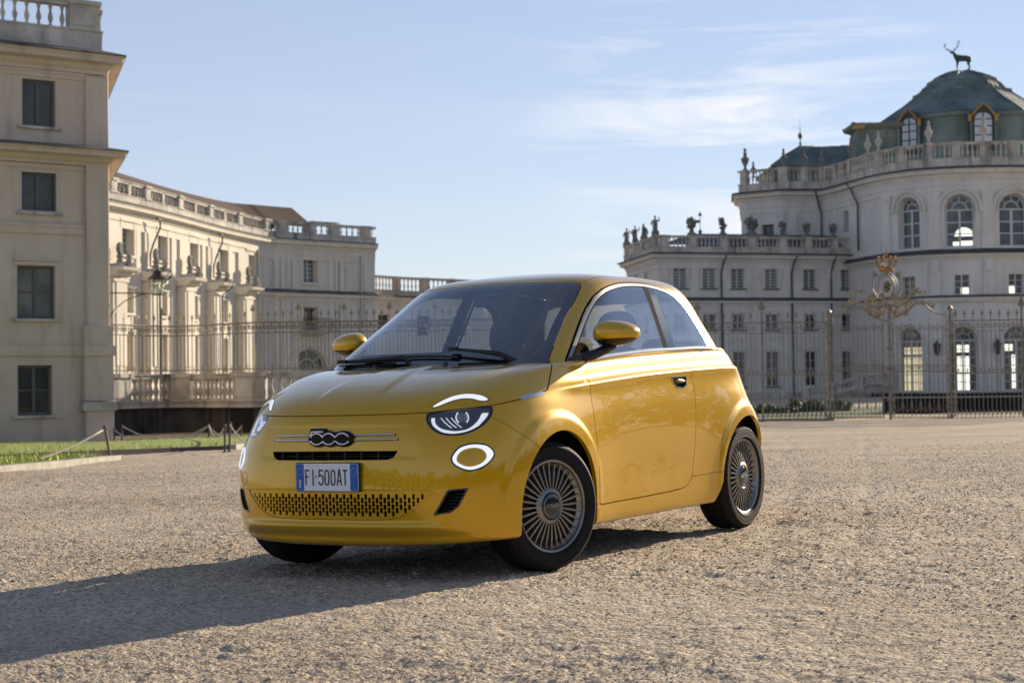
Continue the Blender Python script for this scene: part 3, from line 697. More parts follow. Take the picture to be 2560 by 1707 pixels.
        vs = [Mp @ Vector((p[0], p[1], z)) for p in Lf+Rt]; mb.add(vs, [(i, (i+1) % k, (i+1) % k+k, i+k) for i in range(k if closed else k-1)])
    H_ = .074; y0 = -H_/2-.0015; y1 = y0+H_
    def zero(cx, w_=.022): return [(cx+(w_/2)*math.copysign(abs(math.cos(t))**.55, math.cos(t)), (y0+y1)/2+(H_/2-.0036)*math.copysign(abs(math.sin(t))**.75, math.sin(t))) for t in np.linspace(0, 2*math.pi, 28, endpoint=False)]
    X = lambda px: (px-1360)/918*.358     # from the photograph's plate drawing
    stroke([(X(1048), y0), (X(1048), y1)]); stroke([(X(1048), y1-.0036), (X(1100), y1-.0036)]); stroke([(X(1048), y0+.040), (X(1090), y0+.040)])
    stroke([(X(1155), y0), (X(1155), y1)])
    x5 = X(1275); stroke([(x5+.0125, y1-.0036), (x5-.0095, y1-.0036), (x5-.0115, y0+.043), (x5-.004, y0+.048), (x5+.005, y0+.047), (x5+.0105, y0+.039), (x5+.0115, y0+.026), (x5+.0105, y0+.012), (x5+.005, y0+.0045), (x5-.004, y0+.0036), (x5-.0105, y0+.009), (x5-.0125, y0+.018)])
    stroke(zero(X(1362)), closed=True); stroke(zero(X(1453)), closed=True)
    xa = X(1545); stroke([(xa-.0125, y0), (xa-.0015, y1-.001), (xa+.0015, y1-.001), (xa+.0125, y0)]); stroke([(xa-.008, y0+.021), (xa+.008, y0+.021)])
    xt = X(1630); stroke([(xt, y0), (xt, y1)]); stroke([(xt-.0125, y1-.0036), (xt+.0125, y1-.0036)])
    stroke([(X(1200)+.0058*math.cos(t), .0015+.0068*math.sin(t)) for t in np.linspace(0, 2*math.pi, 14, endpoint=False)], .0014, closed=True)
    stroke([(X(1200)-.003, .004), (X(1200), -.002), (X(1200)+.003, .004)], .0012)
    mb.build('lettering', INK, plate)
    mb = MB(); cx = -pw2/2+.0235
    for k_ in range(12):
        t = 2*math.pi*k_/12; mb.prism([(cx+.0155*math.cos(t)+.0018*math.cos(a_), .026+.0155*math.sin(t)+.0018*math.sin(a_)) for a_ in np.linspace(0, 6.28, 6)[:-1]], Mp @ Matrix.Translation((0,0,.0038)), .0006)
    stroke([(-cx+.0155*math.cos(t), .026+.017*math.sin(t)) for t in np.linspace(0, 2*math.pi, 24, endpoint=False)], .0016, .0046, closed=True)
    mb.build('yellow_marks', mat('plate_yellow', (.55,.42,.06), .4), plate)
    mb = MB(); stroke([(cx, -.050), (cx, -.012)], .0075, .0046); mb.build('country_letter', mat('plate_letter', (.8,.8,.82), .4), plate)
    # tow-eye cover outline on the bumper's right
    mb = MB(); mb.tube([Y(sf(.585+.030*math.cos(t), .478+.033*math.sin(t), .0002), -1) for t in np.linspace(0, 2*math.pi, 24, endpoint=False)], .0010, 4, closed=True); mb.build('tow_cover', MATT, car)
    # ---- cowl, wipers, washer nozzles
    mb = MB(); k = 17
    rowA = [Y((.085+.06*(abs(v_)/.69)**2.2*1.1, v_, .992-.0*v_)) for v_ in np.linspace(-.69,.69,k)]; rowB = [Y((.165+.065*(abs(v_)/.69)**2.2, v_*.97, 1.012)) for v_ in np.linspace(-.69,.69,k)]; rowC = [p-Vector((.0,0,.06)) for p in rowA]
    mb.add(rowC+rowA+rowB, [(r*k+i, r*k+i+1, (r+1)*k+i+1, (r+1)*k+i) for r in range(2) for i in range(k-1)]); cowl = fixn(mb.build('cowl_panel', BLK, car, True))
    def wsu(v_, w_, d=0): h = bvhU.ray_cast(Vector((-1, abs(v_)+1e-5, w_)), Vector((1,0,0))); nn_ = h[1] if h[1].x < 0 else -h[1]; p = h[0]+nn_*d; return Y((p.x, abs(p.y)*(1 if v_ >= 0 else -1), p.z))
    for piv, bl in ((.50, [(.47,1.03),(.30,1.062),(.12,1.066),(-.03,1.056),(-.17,1.036)]), (-.12, [(-.10,1.028),(-.25,1.040),(-.40,1.034),(-.55,1.022),(-.62,1.018)])):
        mb = MB(); tip = bl[len(bl)//2+ (0 if piv > 0 else 1)]
        a_ = Y((.17,piv,1.012)); b_ = wsu(bl[0][0]-.05, bl[0][1], .028); c_ = wsu(tip[0], tip[1], .026)
        mb.tube([a_, b_, (b_+c_)/2+Vector((0,0,.002)), c_], [.016,.014,.009,.007], 8); wp = mb.build('wiper', BLK, car, 50)
        mb = MB(); pts = []
        e0, e1 = (.17, -.42) if piv > 0 else (-.22, -.64)
        for v_ in np.linspace(e0, e1, 16):
            w_ = 1.030+(.032*(1-abs((v_-(e0+e1)/2)/((e0-e1)/2))**2))*0+ (.018 if piv > 0 else .0)*(1-((v_+.12)/.35)**2 if piv > 0 else 1)
            pts.append(wsu(v_, max(w_, 1.018), .010))
        mb.tube(pts, .0065, 6); mb.box(c_, (.03,.05,.02)); mb.build('blade', BLK, wp)
    for v_ in (-.30, .13):
        mb = MB(); p = Y((.10,v_,1.0)); mb.lathe([(.013,-.01),(.013,.012),(.009,.02),(0,.022)], Matrix.Translation(p), 10); mb.build('washer_nozzle', BLK, cowl, True)
    mb = MB()
    for a0_ in (-.12, .20):
        mb = MB()
        for j in range(26 if a0_ > 0 else 12):
            v_ = a0_+.008*j; mb.box(Y((.118+.05*(abs(v_)/.69)**2.2, v_, 1.006)), (.03,.003,.004), Matrix.Rotation(R_(20), 3, 'Y'))
        mb.build('vent_ribs', MATT, cowl)
    # ---- mirrors
    for s in (1, -1):
        def ell(a, b, c, k=0.0, lo=-1.0, hi=1.0, n=24, m=18, sc=1.0):
            vs = []; 
            for i in range(m+1):
                th = -math.pi/2+math.pi*i/m
                for j in range(n):
                    ph = 2*math.pi*j/n; x = math.copysign(abs(math.cos(ph))**.8, math.cos(ph))*math.cos(th)**.75; y = math.copysign(abs(math.sin(ph))**.8, math.sin(ph))*math.cos(th)**.75; z = math.copysign(abs(math.sin(th))**.9, math.sin(th))
                    px_ = x*a*(1-.0*z); 
                    if x > .0: px_ *= .55
                    py_ = y*b; pz_ = z*c*(1-.22*y)
                    vs.append((px_*sc, py_*sc, min(max(pz_*sc, lo), hi)))
            fs = [(i*n+j, i*n+(j+1) % n, (i+1)*n+(j+1) % n, (i+1)*n+j) for i in range(m) for j in range(n)]
            return vs, fs
        cx, cy, cz = .635, .838, 1.142
        def place(vs): 
            o_ = []
            for x, y, z in vs:
                y2 = y; x2 = x+.18*y; o_.append(Y((cx+x2, cy+y2, cz+z+.05*y*0), s))
            return o_
        mb = MB(); vs, fs = ell(.106,.113,.066, lo=-.030); mb.add(place(vs), fs); mir = fixn(mb.build('wing_mirror', PAINT, car, True))
        mb = MB(); vs, fs = ell(.101,.108,.064, hi=-.0305); vs = [(x, y, z if z < -.031 else -.0315) for x, y, z in vs]; mb.add(place(vs), fs); fixn(mb.build('lower_cap', BLK, mir, 50))
        mb = MB(); mb.tube([Y((.43,.735,1.018),s), Y((.50,.765,1.035),s), Y((.57,.79,1.058),s), Y((.62,.82,1.088),s)], [.026,.026,.024,.026], 10); mb.build('mirror_arm', BLK, mir, True)
        mb = MB(); vs = [Y(p, s) for p in ((.29,.735,.985),(.42,.752,1.0),(.50,.752,1.028),(.42,.748,1.045),(.335,.728,1.022))]; vs += [p+Vector((0,s*.03,0)) for p in vs]; n = 5
        mb.add(vs, [tuple(range(n)), tuple(range(n,2*n))]+[(i,(i+1)%n,(i+1)%n+n,i+n) for i in range(n)]); fixn(mb.build('mirror_base', BLK, mir))
        mb = MB(); mb.box(Y((.682,.842,1.146), s), (.006,.13,.072)); mb.build('mirror_glass', mat('mirror_glass', (.7,.75,.8), .03, 1), mir)
    # ---- interior
    mb = MB(); prof = [(.20,.96),(.26,1.000),(.42,1.015),(.58,.990),(.66,.93),(.70,.80),(.66,.60)]; k = len(prof)
    vs = []; nn_ = 13
    for v_ in np.linspace(-.66,.66,nn_): vs += [Y((a_, v_, b_+.012*math.cos(v_*4.5))) for a_, b_ in prof]
    mb.add(vs, [(i*k+j, i*k+j+1, (i+1)*k+j+1, (i+1)*k+j) for i in range(nn_-1) for j in range(k-1)]); fixn(mb.build('dashboard', DASH, car, True))
    mb = MB(); Ms = Matrix.Translation(Y((.74,.36,.92))) @ Matrix.Rotation(R_(-65), 4, 'Y'); mb.tube([Ms @ Vector((.18*math.cos(t), .18*math.sin(t), 0)) for t in np.linspace(0, 2*math.pi, 32, endpoint=False)], .014, 8, closed=True)
    mb.lathe([(0,-.01),(.055,-.01),(.05,.02),(.03,.10)], Ms, 12)
    for t in (0, 2.4, -2.4): mb.tube([Ms @ Vector((0,0,0)), Ms @ Vector((.18*math.cos(t+math.pi), .18*math.sin(t+math.pi), 0))], .012, 6)
    mb.build('steering_wheel', DASH, car, True)
    for uu, vs_, hh in ((1.33,(.36,-.36),1.0), (2.02,(.30,-.30),.92)):
        for v_ in vs_:
            mb = MB(); a_ = R_(20)
            def pad(c0, sz, rot, bev=.05, p=3.2):
                n, m = 20, 14; vs = []
                for i in range(m+1):
                    th = -math.pi/2+math.pi*i/m
                    for j in range(n):
                        ph = 2*math.pi*j/n; f_ = lambda c_, e_: math.copysign(abs(c_)**(2/p), c_)
                        vv_ = Vector((f_(math.cos(ph), p)*abs(math.cos(th))**(2/p)*sz[0]/2, f_(math.sin(ph), p)*abs(math.cos(th))**(2/p)*sz[1]/2, f_(math.sin(th), p)*sz[2]/2))
                        vs.append(Matrix.Rotation(rot, 3, 'Y') @ vv_+Vector(c0))
                mb.add(vs, [(i*n+j, i*n+(j+1) % n, (i+1)*n+(j+1) % n, (i+1)*n+j) for i in range(m) for j in range(n)])
            pad((uu-.18, -v_, .55), (.52,.48,.16), 0); pad((uu+.11, -v_, .80*hh), (.14,.47,.62*hh), a_)
            seat = mb.build('seat', SEAT, car, True); mb = MB()
            pad((uu+.225, -v_, 1.185 if hh == 1 else 1.08), (.10,.24,.23 if hh == 1 else .14), R_(14), p=2.8); 
            mb.build('headrest', SEAT, seat, True)
            mb = MB(); 
            for t_ in (-.05,.05): mb.tube([(uu+.20, -v_+t_, 1.0), (uu+.225, -v_+t_, 1.12)], .006, 6)
            mb.build('headrest_posts', CHR, seat)
    mb = MB(); mb.box(Y((.80,0,1.352)), (.03,.21,.05), Matrix.Rotation(R_(20), 3, 'Y')); mb.tube([Y((.80,0,1.36)), Y((.76,0,1.395))], .010, 6); mb.build('rear_view_mirror', DASH, car)
    vs=[]; mb = MB(); pts = [(.19,1.436),(.12,1.405),(.06,1.392),(-.04,1.392),(-.10,1.405),(-.17,1.436)]; mb.add([wsu(a_, b_, -.012) for a_, b_ in pts], [tuple(range(6))]); mb.build('sensor_cover', GLOSS, car)
    mb = MB(); mb.box((1.5,0,.30), (1.9,1.3,.02)); mb.build('cabin_floor', SEAT, car)
    # ---- wheels
    def tyre(mb, s):
        prof = [(.217,-.085),(.226,-.098),(.232,-.1005),(.234,-.1035),(.238,-.1035),(.240,-.1015),(.262,-.103),(.278,-.101),(.280,-.1025),(.284,-.1015),(.286,-.098),(.302,-.086),(.3085,-.072)]
        groove = []
        for y in np.linspace(-.068,.068,18): groove.append((.311, y))
        prof = prof+[(.311,-.060),(.311,-.046),(.304,-.045),(.304,-.039),(.311,-.038),(.311,-.016),(.304,-.015),(.304,-.009),(.311,-.008),(.311,.014),(.304,.015),(.304,.021),(.311,.022),(.311,.044),(.304,.045),(.304,.051),(.311,.052),(.311,.060)]+[(r, -y) for r, y in prof[::-1]]
        Mx = Matrix.Rotation(R_(-90*s), 4, 'X'); mb.lathe([(r, -y) for r, y in prof][::-1], Mx, 96)
        for k_ in range(72):      # shoulder sipes
            a_ = 2*math.pi*k_/72
            for sy in (1, -1):
                c_ = Vector((.3075*math.cos(a_), .3075*math.sin(a_), sy*.066)); 
    RUBW = RUB
    def wheel(hu, s, steer):
        c = Y((hu, .712 if hu < 1 else .705, .311), s)
        w_ = empty('wheel', (0,0,0)); w_.parent = car; w_.location = c; w_.rotation_euler = (0, 0, R_(-steer))
        Mx = Matrix.Rotation(R_(90*s), 4, 'X')   # local z -> outward
        mb = MB(); tyre(mb, s); fixn(mb.build('tyre', RUBW, w_, 35))
        mb = MB(); 
        mb.lathe([(.219,.070),(.2275,.083),(.2255,.090),(.2185,.092),(.211,.088),(.208,.078),(.201,.066),(.192,.060),(.190,.05),(.20,.02)], Mx, 96)
        mb.lathe([(.092,.070),(.080,.082),(.070,.086),(.066,.083),(.062,.075)], Mx, 48)
        rim = fixn(mb.build('wheel_cover', GUN, w_, 40))
        mb = MB()
        for k_ in range(32):
            a_ = 2*math.pi*k_/32+.01; r1 = .211 if k_ % 2 == 0 else .201; Ra = Matrix.Rotation(a_, 4, 'Z')
            pr = [(.080,.0042,.080),(.150,.0068,.0765),(.172,.0054,.074),(r1,.0048,.075)]
            vs = []
            for r_, hw, z_ in pr: vs += [(r_,-hw,z_-.016),(r_,-hw*.75,z_),(r_,hw*.75,z_),(r_,hw,z_-.016)]
            vs = [Mx @ (Ra @ Vector(p)) for p in vs]; mb.add(vs, [(i*4+j, i*4+(j+1) % 4, (i+1)*4+(j+1) % 4, (i+1)*4+j) for i in range(3) for j in range(4)]+[(0,1,2,3),(12,13,14,15)])
        fixn(mb.build('spokes', GUN, rim))
        mb = MB(); mb.lathe([(0,.045),(.20,.045)], Mx, 48); mb.build('cover_back', mat('wheel_dark', (.01,.01,.011), .6), rim)
        mb = MB(); mb.lathe([(0,.090),(.04,.089),(.056,.086),(.062,.081),(.062,.07)], Mx, 40); cap = fixn(mb.build('centre_cap', GLOSS, rim, True))
        mb = MB(); mb.tube([Mx @ Vector((.0535*math.cos(t), .0535*math.sin(t), .0875)) for t in np.linspace(0, 2*math.pi, 36, endpoint=False)], .0010, 4, closed=True)
        def cp(x, y): # logo coords
            p = Vector((x*s*1.0, 0, y)); X_ = (x-.0); return w2(X_, y)
        def w2(x, y): # x to the viewer's right as seen from outside, y up
            loc = Vector((x, -s*.0915, y)) if s == 1 else Vector((-x, .0915, y)); return loc
        def arc_(cx_, cy_, rx_, ry_, a0_, a1_): return [(cx_+rx_*math.cos(R_(t)), cy_+ry_*math.sin(R_(t))) for t in np.linspace(a0_, a1_, 8)]
        sc = .000078
        for cx_ in (.010, .026): mb.tube([w2(*p) for p in [(cx_+.0085*math.cos(t), .0065*math.sin(t)) for t in np.linspace(0, 2*math.pi, 14, endpoint=False)]], .0011, 4, closed=True)
        mb.tube([w2(.001,.013), w2(-.0115,.013), w2(-.0135,.0045)]+[w2(-.006+.0085*math.cos(t), .0065*math.sin(t)) for t in np.linspace(2.3, -2.5, 12)], .0011, 4)
        for y_ in (.0035,-.0025): mb.tube([w2(-.049,y_), w2(-.0145,y_)], .0008, 4); mb.tube([w2(.034,y_), w2(.050,y_)], .0008, 4)
        mb.build('cap_emblem', CHR, cap)
        mb = MB(); mb.lathe([(0,-.02),(.13,-.02),(.13,.0),(0,.0)], Mx, 32); fixn(mb.build('brake_disc', mat('brake_steel', (.12,.12,.12), .4, .8), w_))
        return w_
    for hu, st_ in ((0.0, 15.8), (2.322, 0.0)):
        for s in (1, -1): wheel(hu, s, st_)
    return car
def sdfq(M): return np.ones(len(M.V))
# ---------------------------------------------------------------- setting helpers
Fh = np.array([math.cos(YAW), math.sin(YAW), 0.0]); Rh = np.array([math.sin(YAW), -math.cos(YAW), 0.0])
def W(X, D, z=0.0): return Vector(tuple(CAM*np.array([1,1,0])+Fh*D+Rh*X+np.array([0,0,z])))
def hz(px): return 960-(px-1280)*.0122
def XD(px, D): return ((px-1280)/4280*D, D)
def ZZ(px, py, D): return .8986+(hz(px)-py)*D/4280
def AT(px, py, D): X, _ = XD(px, D); return W(X, D, ZZ(px, py, D))
class Path:
    "plan line of (X, D) points; left of travel or right is 'out' (sign s)"
    def __init__(s, pts, sub=1, smooth=False, closed=False):
        P = np.array(pts, float)
        if smooth: P = smooth_poly(P, smooth, False)
        s.P = P; d = np.hypot(*np.diff(P, axis=0).T); s.S = np.r_[0, np.cumsum(d)]; s.L = s.S[-1]
        T = np.diff(P, axis=0)/d[:, None]; s.T = T
        mid = P[len(P)//2]; n = np.array([T[len(T)//2][1], -T[len(T)//2][0]]); s.sg = 1 if n@(-mid) > 0 else -1
    def at(s, a, off=0.0, z=0.0):
        a_ = min(max(a, 0), s.L); i = min(max(int(np.searchsorted(s.S, a_, 'right')-1), 0), len(s.T)-1)
        t = s.T[i]; p = s.P[i]+t*(a-s.S[i])
        # averaged normal near vertices so that sweeps mitre
        n = np.array([t[1], -t[0]])*s.sg
        if i > 0 and abs(a-s.S[i]) < 1e-6: t2 = s.T[i-1]; n2 = np.array([t2[1], -t2[0]])*s.sg; m = n+n2; m /= np.linalg.norm(m); n = m/max(.4, m@n)
        elif i < len(s.T)-1 and abs(a-s.S[i+1]) < 1e-6: t2 = s.T[i+1]; n2 = np.array([t2[1], -t2[0]])*s.sg; m = n+n2; m /= np.linalg.norm(m); n = m/max(.4, m@n)
        q = p+n*off; return W(q[0], q[1], z)
    def frame(s, a):
        i = min(max(int(np.searchsorted(s.S, a, 'right')-1), 0), len(s.T)-1); t = s.T[i]; n = np.array([t[1], -t[0]])*s.sg
        return t, n
    def s_at_px(s, px):
        q = s.P[:,0]/s.P[:,1]*4280+1280; k = np.argsort(q); 
        for i in range(len(q)-1):
            if (q[i]-px)*(q[i+1]-px) <= 0 and q[i] != q[i+1]:
                a, b = s.P[i], s.P[i+1]; m = (px-1280)/4280; t = (m*a[1]-a[0])/((b[0]-a[0])-m*(b[1]-a[1])); return s.S[i]+t*(s.S[i+1]-s.S[i])
        return None
    def D_at(s, a): 
        i = min(max(int(np.searchsorted(s.S, a, 'right')-1), 0), len(s.T)-1); return (s.P[i]+s.T[i]*(a-s.S[i]))[1]
    def stops(s, a, b, step=2.0):
        v = [a, b]+[x for x in s.S if a+1e-4 < x < b-1e-4]; v = sorted(v); o = [v[0]]
        for x in v[1:]:
            if x-o[-1] > 1e-5: o.append(x)
        return o
def sweep(mb, path, a, b, prof, close=True, mi=0):
    "prof: (offset, z) outline going round; swept along the path between a and b"
    st = path.stops(a, b); n = len(prof); vs = [path.at(x, o_, z_) for x in st for o_, z_ in prof]
    fs = [(i*n+j, i*n+(j+1) % n, (i+1)*n+(j+1) % n, (i+1)*n+j) for i in range(len(st)-1) for j in range(n if close else n-1)]
    if close: fs += [tuple(range(n))[::-1], tuple(range((len(st)-1)*n, len(st)*n))]
    mb.add(vs, fs, mi)
def pbox(mb, path, a, b, o0, o1, z0, z1, mi=0): sweep(mb, path, a, b, [(o0,z0),(o1,z0),(o1,z1),(o0,z1)], mi=mi)
def wall(mb, path, a, b, z0, z1, holes, off=0.0, depth=.25):
    "wall skin with rectangular or arched openings and their reveals; holes (s0,s1,z0,z1,arched)"
    cuts = sorted(set([round(x, 4) for x in path.stops(a, b)]+[round(x, 4) for h in holes for x in h[:2] if a < x < b]))
    for c0, c1 in zip(cuts[:-1], cuts[1:]):
        m = (c0+c1)/2; hs = sorted([h for h in holes if h[0] < m < h[1]], key=lambda h: h[2]); z = z0
        for h in hs:
            if h[2] > z: mb.add([path.at(c0,off,z), path.at(c1,off,z), path.at(c1,off,h[2]), path.at(c0,off,h[2])], [(0,1,2,3)])
            z = h[3]
        if z < z1: mb.add([path.at(c0,off,z), path.at(c1,off,z), path.at(c1,off,z1), path.at(c0,off,z1)], [(0,1,2,3)])
    for h in holes:
        s0, s1, h0, h1 = h[:4]; arched = len(h) > 4 and h[4]
        if not arched:
            for (p, q) in (((s0,h0),(s1,h0)),((s1,h0),(s1,h1)),((s1,h1),(s0,h1)),((s0,h1),(s0,h0))):
                mb.add([path.at(p[0],off,p[1]), path.at(q[0],off,q[1]), path.at(q[0],off-depth,q[1]), path.at(p[0],off-depth,p[1])], [(0,1,2,3)])
        else:
            r = (s1-s0)/2; c = (s0+s1)/2; zs = h1-r; A = [(c-r*math.cos(t), zs+r*math.sin(t)) for t in np.linspace(0, math.pi, 15)]
            for half in (A[:8], A[7:]):   # spandrels
                corner = (s0, h1) if half is not A[7:] and half[0][0] < c-1e-6 else (s1, h1)
                vs = [path.at(corner[0],off,corner[1])]+[path.at(x,off,z) for x, z in half]; mb.add(vs, [(0,i,i+1) for i in range(1, len(half))])
            O_ = [(s0,h0)]+A+[(s1,h0)]
            for p, q in zip(O_, O_[1:]+O_[:1]): mb.add([path.at(p[0],off,p[1]), path.at(q[0],off,q[1]), path.at(q[0],off-depth,q[1]), path.at(p[0],off-depth,p[1])], [(0,1,2,3)])
def window(path, h, parent, mf, mg, off=-.18, cols=2, rows=4, bar=.035, frame=.07, name='window', curtain=None):
    s0, s1, z0, z1 = h[:4]; arched = len(h) > 4 and h[4]; mb = MB()
    r = (s1-s0)/2 if arched else 0; zs = z1-r; c = (s0+s1)/2
    pb = lambda a, b, y0, y1, d=.05: pbox(mb, path, a, b, off, off+d, y0, y1)
    pb(s0, s0+frame, z0, zs); pb(s1-frame, s1, z0, zs); pb(s0+frame, s1-frame, z0, z0+frame)
    if arched:
        for rr_, wd in ((r-frame/2, frame), (r*.52, bar*1.3)):
            A = [(c-rr_*math.cos(t), zs+rr_*math.sin(t)) for t in np.linspace(0, math.pi, 13)]
            mb.tube([path.at(x, off+.03, z) for x, z in A], wd/2, 4)
        for t in (math.pi/4, math.pi/2, 3*math.pi/4): mb.tube([path.at(c-r*.52*math.cos(t), off+.03, zs+r*.52*math.sin(t)), path.at(c-r*math.cos(t), off+.03, zs+r*math.sin(t))], bar/2, 4)
        pb(s0+frame, s1-frame, zs-.09, zs+.03, .07)
    else: pb(s0+frame, s1-frame, z1-frame, z1)
    top = zs-.09 if arched else z1-frame
    for i in range(1, cols):
        x = s0+(s1-s0)*i/cols; w_ = bar*(2.2 if i*2 == cols else 1); pb(x-w_/2, x+w_/2, z0+frame, top, .045 if i*2 != cols else .06)
    for j in range(1, rows):
        z = z0+frame+(top-z0-frame)*j/rows; 
        for i in range(cols):
            xa = s0+(s1-s0)*i/cols+bar; xb = s0+(s1-s0)*(i+1)/cols-bar; pb(max(xa, s0+frame), min(xb, s1-frame), z-bar/2, z+bar/2, .035)
    f = fixn(mb.build(name, mf, parent))
    mb = MB(); g = off+.012
    if arched:
        vs = [path.at(c, g, zs)]+[path.at(c-r*math.cos(t), g, zs+r*math.sin(t)) for t in np.linspace(0, math.pi, 15)]; mb.add(vs, [(0,i,i+1) for i in range(1, 15)])
    mb.add([path.at(s0,g,z0), path.at(s1,g,z0), path.at(s1,g,zs), path.at(s0,g,zs)], [(0,1,2,3)])
    mb.build('pane', mg, f); return f
BAL = [(.07,0),(.07,.06),(.045,.08),(.04,.12),(.075,.22),(.085,.30),(.055,.42),(.035,.50),(.045,.56),(.06,.62),(.07,.66),(.07,.72)]
def balustrade(path, a, b, off, z0, h, piers, pw=.5, parent=None, m=None, spacing=.36, name='balustrade', plinth=.45, dep=.3, n=8, mdark=None):
    "piers: list of s positions (centres); plinth + rail + balusters between; rail section is one part, piers are parts"
    zt = z0+h; zb = z0+plinth; rail = .18; mb = MB()
    pbox(mb, path, a, b, off-dep/2-.05, off+dep/2+.05, z0, zb-.06); pbox(mb, path, a, b, off-dep/2-.09, off+dep/2+.09, zb-.06, zb)
    pbox(mb, path, a, b, off-dep/2, off+dep/2, zt-rail, zt-.05); pbox(mb, path, a, b, off-dep/2-.05, off+dep/2+.05, zt-.05, zt)
    edges = [a]+sorted(piers)+[b]; hb = zt-rail-zb
    gaps = []; last = a
    for p in sorted(piers):
        gaps.append((last, p-pw/2)); last = p+pw/2
    gaps.append((last, b)); prof = [(r*1.4 if spacing < .3 else r, z/.72*hb) for r, z in BAL]
    for g0, g1 in gaps:
        L = g1-g0
        if L < spacing*.8: continue
        k = max(1, int(L/spacing)); 
        for i in range(k):
            s = g0+L*(i+.5)/k; p = path.at(s, off, zb); mb.lathe(prof, Matrix.Translation(p), n)
    o = fixn(mb.build(name, m, parent, 50))
    for p in piers:
        mb = MB(); pbox(mb, path, p-pw/2, p+pw/2, off-dep/2-.04, off+dep/2+.06, z0+.003, zt-.051); pbox(mb, path, p-pw/2-.07, p+pw/2+.07, off-dep/2-.1, off+dep/2+.13, zb-.05, zb+.04)
        pbox(mb, path, p-pw/2-.08, p+pw/2+.08, off-dep/2-.1, off+dep/2+.14, zt-.12, zt+.02); pbox(mb, path, p-pw/2+.1, p+pw/2-.1, off+dep/2+.06, off+dep/2+.085, zb+.12, zt-.24)
        fixn(mb.build('pier', m, o))
    return o
def stucco(name, c1, c2, stain=.35, dark=(.055,.052,.048), tops=None, sc=.35):
    "plaster with blotches, fine grain and rain stains; tops = list of z levels below which soot runs down"
    m = bpy.data.materials.new(name); m.use_nodes = True; t = m.node_tree; b = t.nodes['Principled BSDF']; b.inputs['Roughness'].default_value = .85; b.inputs['Specular IOR Level'].default_value = .2
    g = t.nodes.new('ShaderNodeTexCoord'); n = t.nodes.new('ShaderNodeTexNoise'); n.inputs['Scale'].default_value = sc; n.inputs['Detail'].default_value = 8; n.inputs['Roughness'].default_value = .65
    t.links.new(g.outputs['Object'], n.inputs['Vector']); r = ramp(t, n.outputs['Fac'], .36, .64, (*c1, 1), (*c2, 1))
    # streaks stretched vertically
    mp_ = t.nodes.new('ShaderNodeMapping'); mp_.inputs['Scale'].default_value = (1.6, 1.6, .16); t.links.new(g.outputs['Object'], mp_.inputs['Vector'])
    n2_ = t.nodes.new('ShaderNodeTexNoise'); n2_.inputs['Scale'].default_value = 1.4; n2_.inputs['Detail'].default_value = 6; t.links.new(mp_.outputs[0], n2_.inputs['Vector'])
    s_ = ramp(t, n2_.outputs['Fac'], .52, .78); s_ = math_(t, 'MULTIPLY', s_, stain)
    mx_ = t.nodes.new('ShaderNodeMix'); mx_.data_type = 'RGBA'; t.links.new(s_, mx_.inputs['Factor']); t.links.new(r, mx_.inputs['A']); mx_.inputs['B'].default_value = (*dark, 1)
    t.links.new(mx_.outputs['Result'], b.inputs['Base Color'])
    n3 = t.nodes.new('ShaderNodeTexNoise'); n3.inputs['Scale'].default_value = 9; n3.inputs['Detail'].default_value = 5; t.links.new(g.outputs['Object'], n3.inputs['Vector'])
    bp_ = t.nodes.new('ShaderNodeBump'); bp_.inputs['Strength'].default_value = .25; bp_.inputs['Distance'].default_value = .03; t.links.new(n3.outputs['Fac'], bp_.inputs['Height']); t.links.new(bp_.outputs[0], b.inputs['Normal'])
    return m
ST_NEAR = stucco('warm_stucco', (.50,.415,.34), (.60,.51,.43), .5, (.25,.22,.18))
ST_WING = stucco('pale_stucco', (.62,.57,.48), (.70,.655,.565), .30, (.28,.26,.23))
ST_PAL = stucco('palace_stucco', (.57,.55,.51), (.66,.64,.60), .30, (.28,.27,.26))
STONE = stucco('weathered_stone', (.36,.34,.30), (.60,.57,.51), .95, (.085,.08,.075), sc=.9)
SOOT = stucco('blackened_ledge', (.07,.068,.064), (.16,.15,.14), .7, (.03,.03,.03), sc=1.6)
LEAD = mat('lead_flashing', (.055,.06,.065), .6, noise=(1.2,.4)); PIPE = mat('downpipe_metal', (.05,.052,.055), .5)
WF = mat('window_frame_wood', (.10,.095,.085), .6); WFW = mat('white_window_frame', (.52,.53,.53), .5); 
def pane_mat(name, col, rough=.05, noise_=.5):
    m = bpy.data.materials.new(name); m.use_nodes = True; t = m.node_tree; b = t.nodes['Principled BSDF']; b.inputs['Roughness'].default_value = rough
    g = t.nodes.new('ShaderNodeTexCoord'); n = t.nodes.new('ShaderNodeTexNoise'); n.inputs['Scale'].default_value = .9; n.inputs['Detail'].default_value = 2; t.links.new(g.outputs['Object'], n.inputs['Vector'])
    r = ramp(t, n.outputs['Fac'], .4, .6, (*[c*(1-noise_) for c in col], 1), (*col, 1)); t.links.new(r, b.inputs['Base Color'])
    bp_ = t.nodes.new('ShaderNodeBump'); bp_.inputs['Strength'].default_value = .12; bp_.inputs['Distance'].default_value = .05; n4 = t.nodes.new('ShaderNodeTexNoise'); n4.inputs['Scale'].default_value = 1.7; t.links.new(g.outputs['Object'], n4.inputs['Vector']); t.links.new(n4.outputs['Fac'], bp_.inputs['Height']); t.links.new(bp_.outputs[0], b.inputs['Normal'])
    return m
GLD = pane_mat('dark_pane', (.05,.055,.06)); GLG = pane_mat('shuttered_pane', (.16,.165,.165), .25); GLB = pane_mat('hall_pane', (.085,.105,.12), .08)
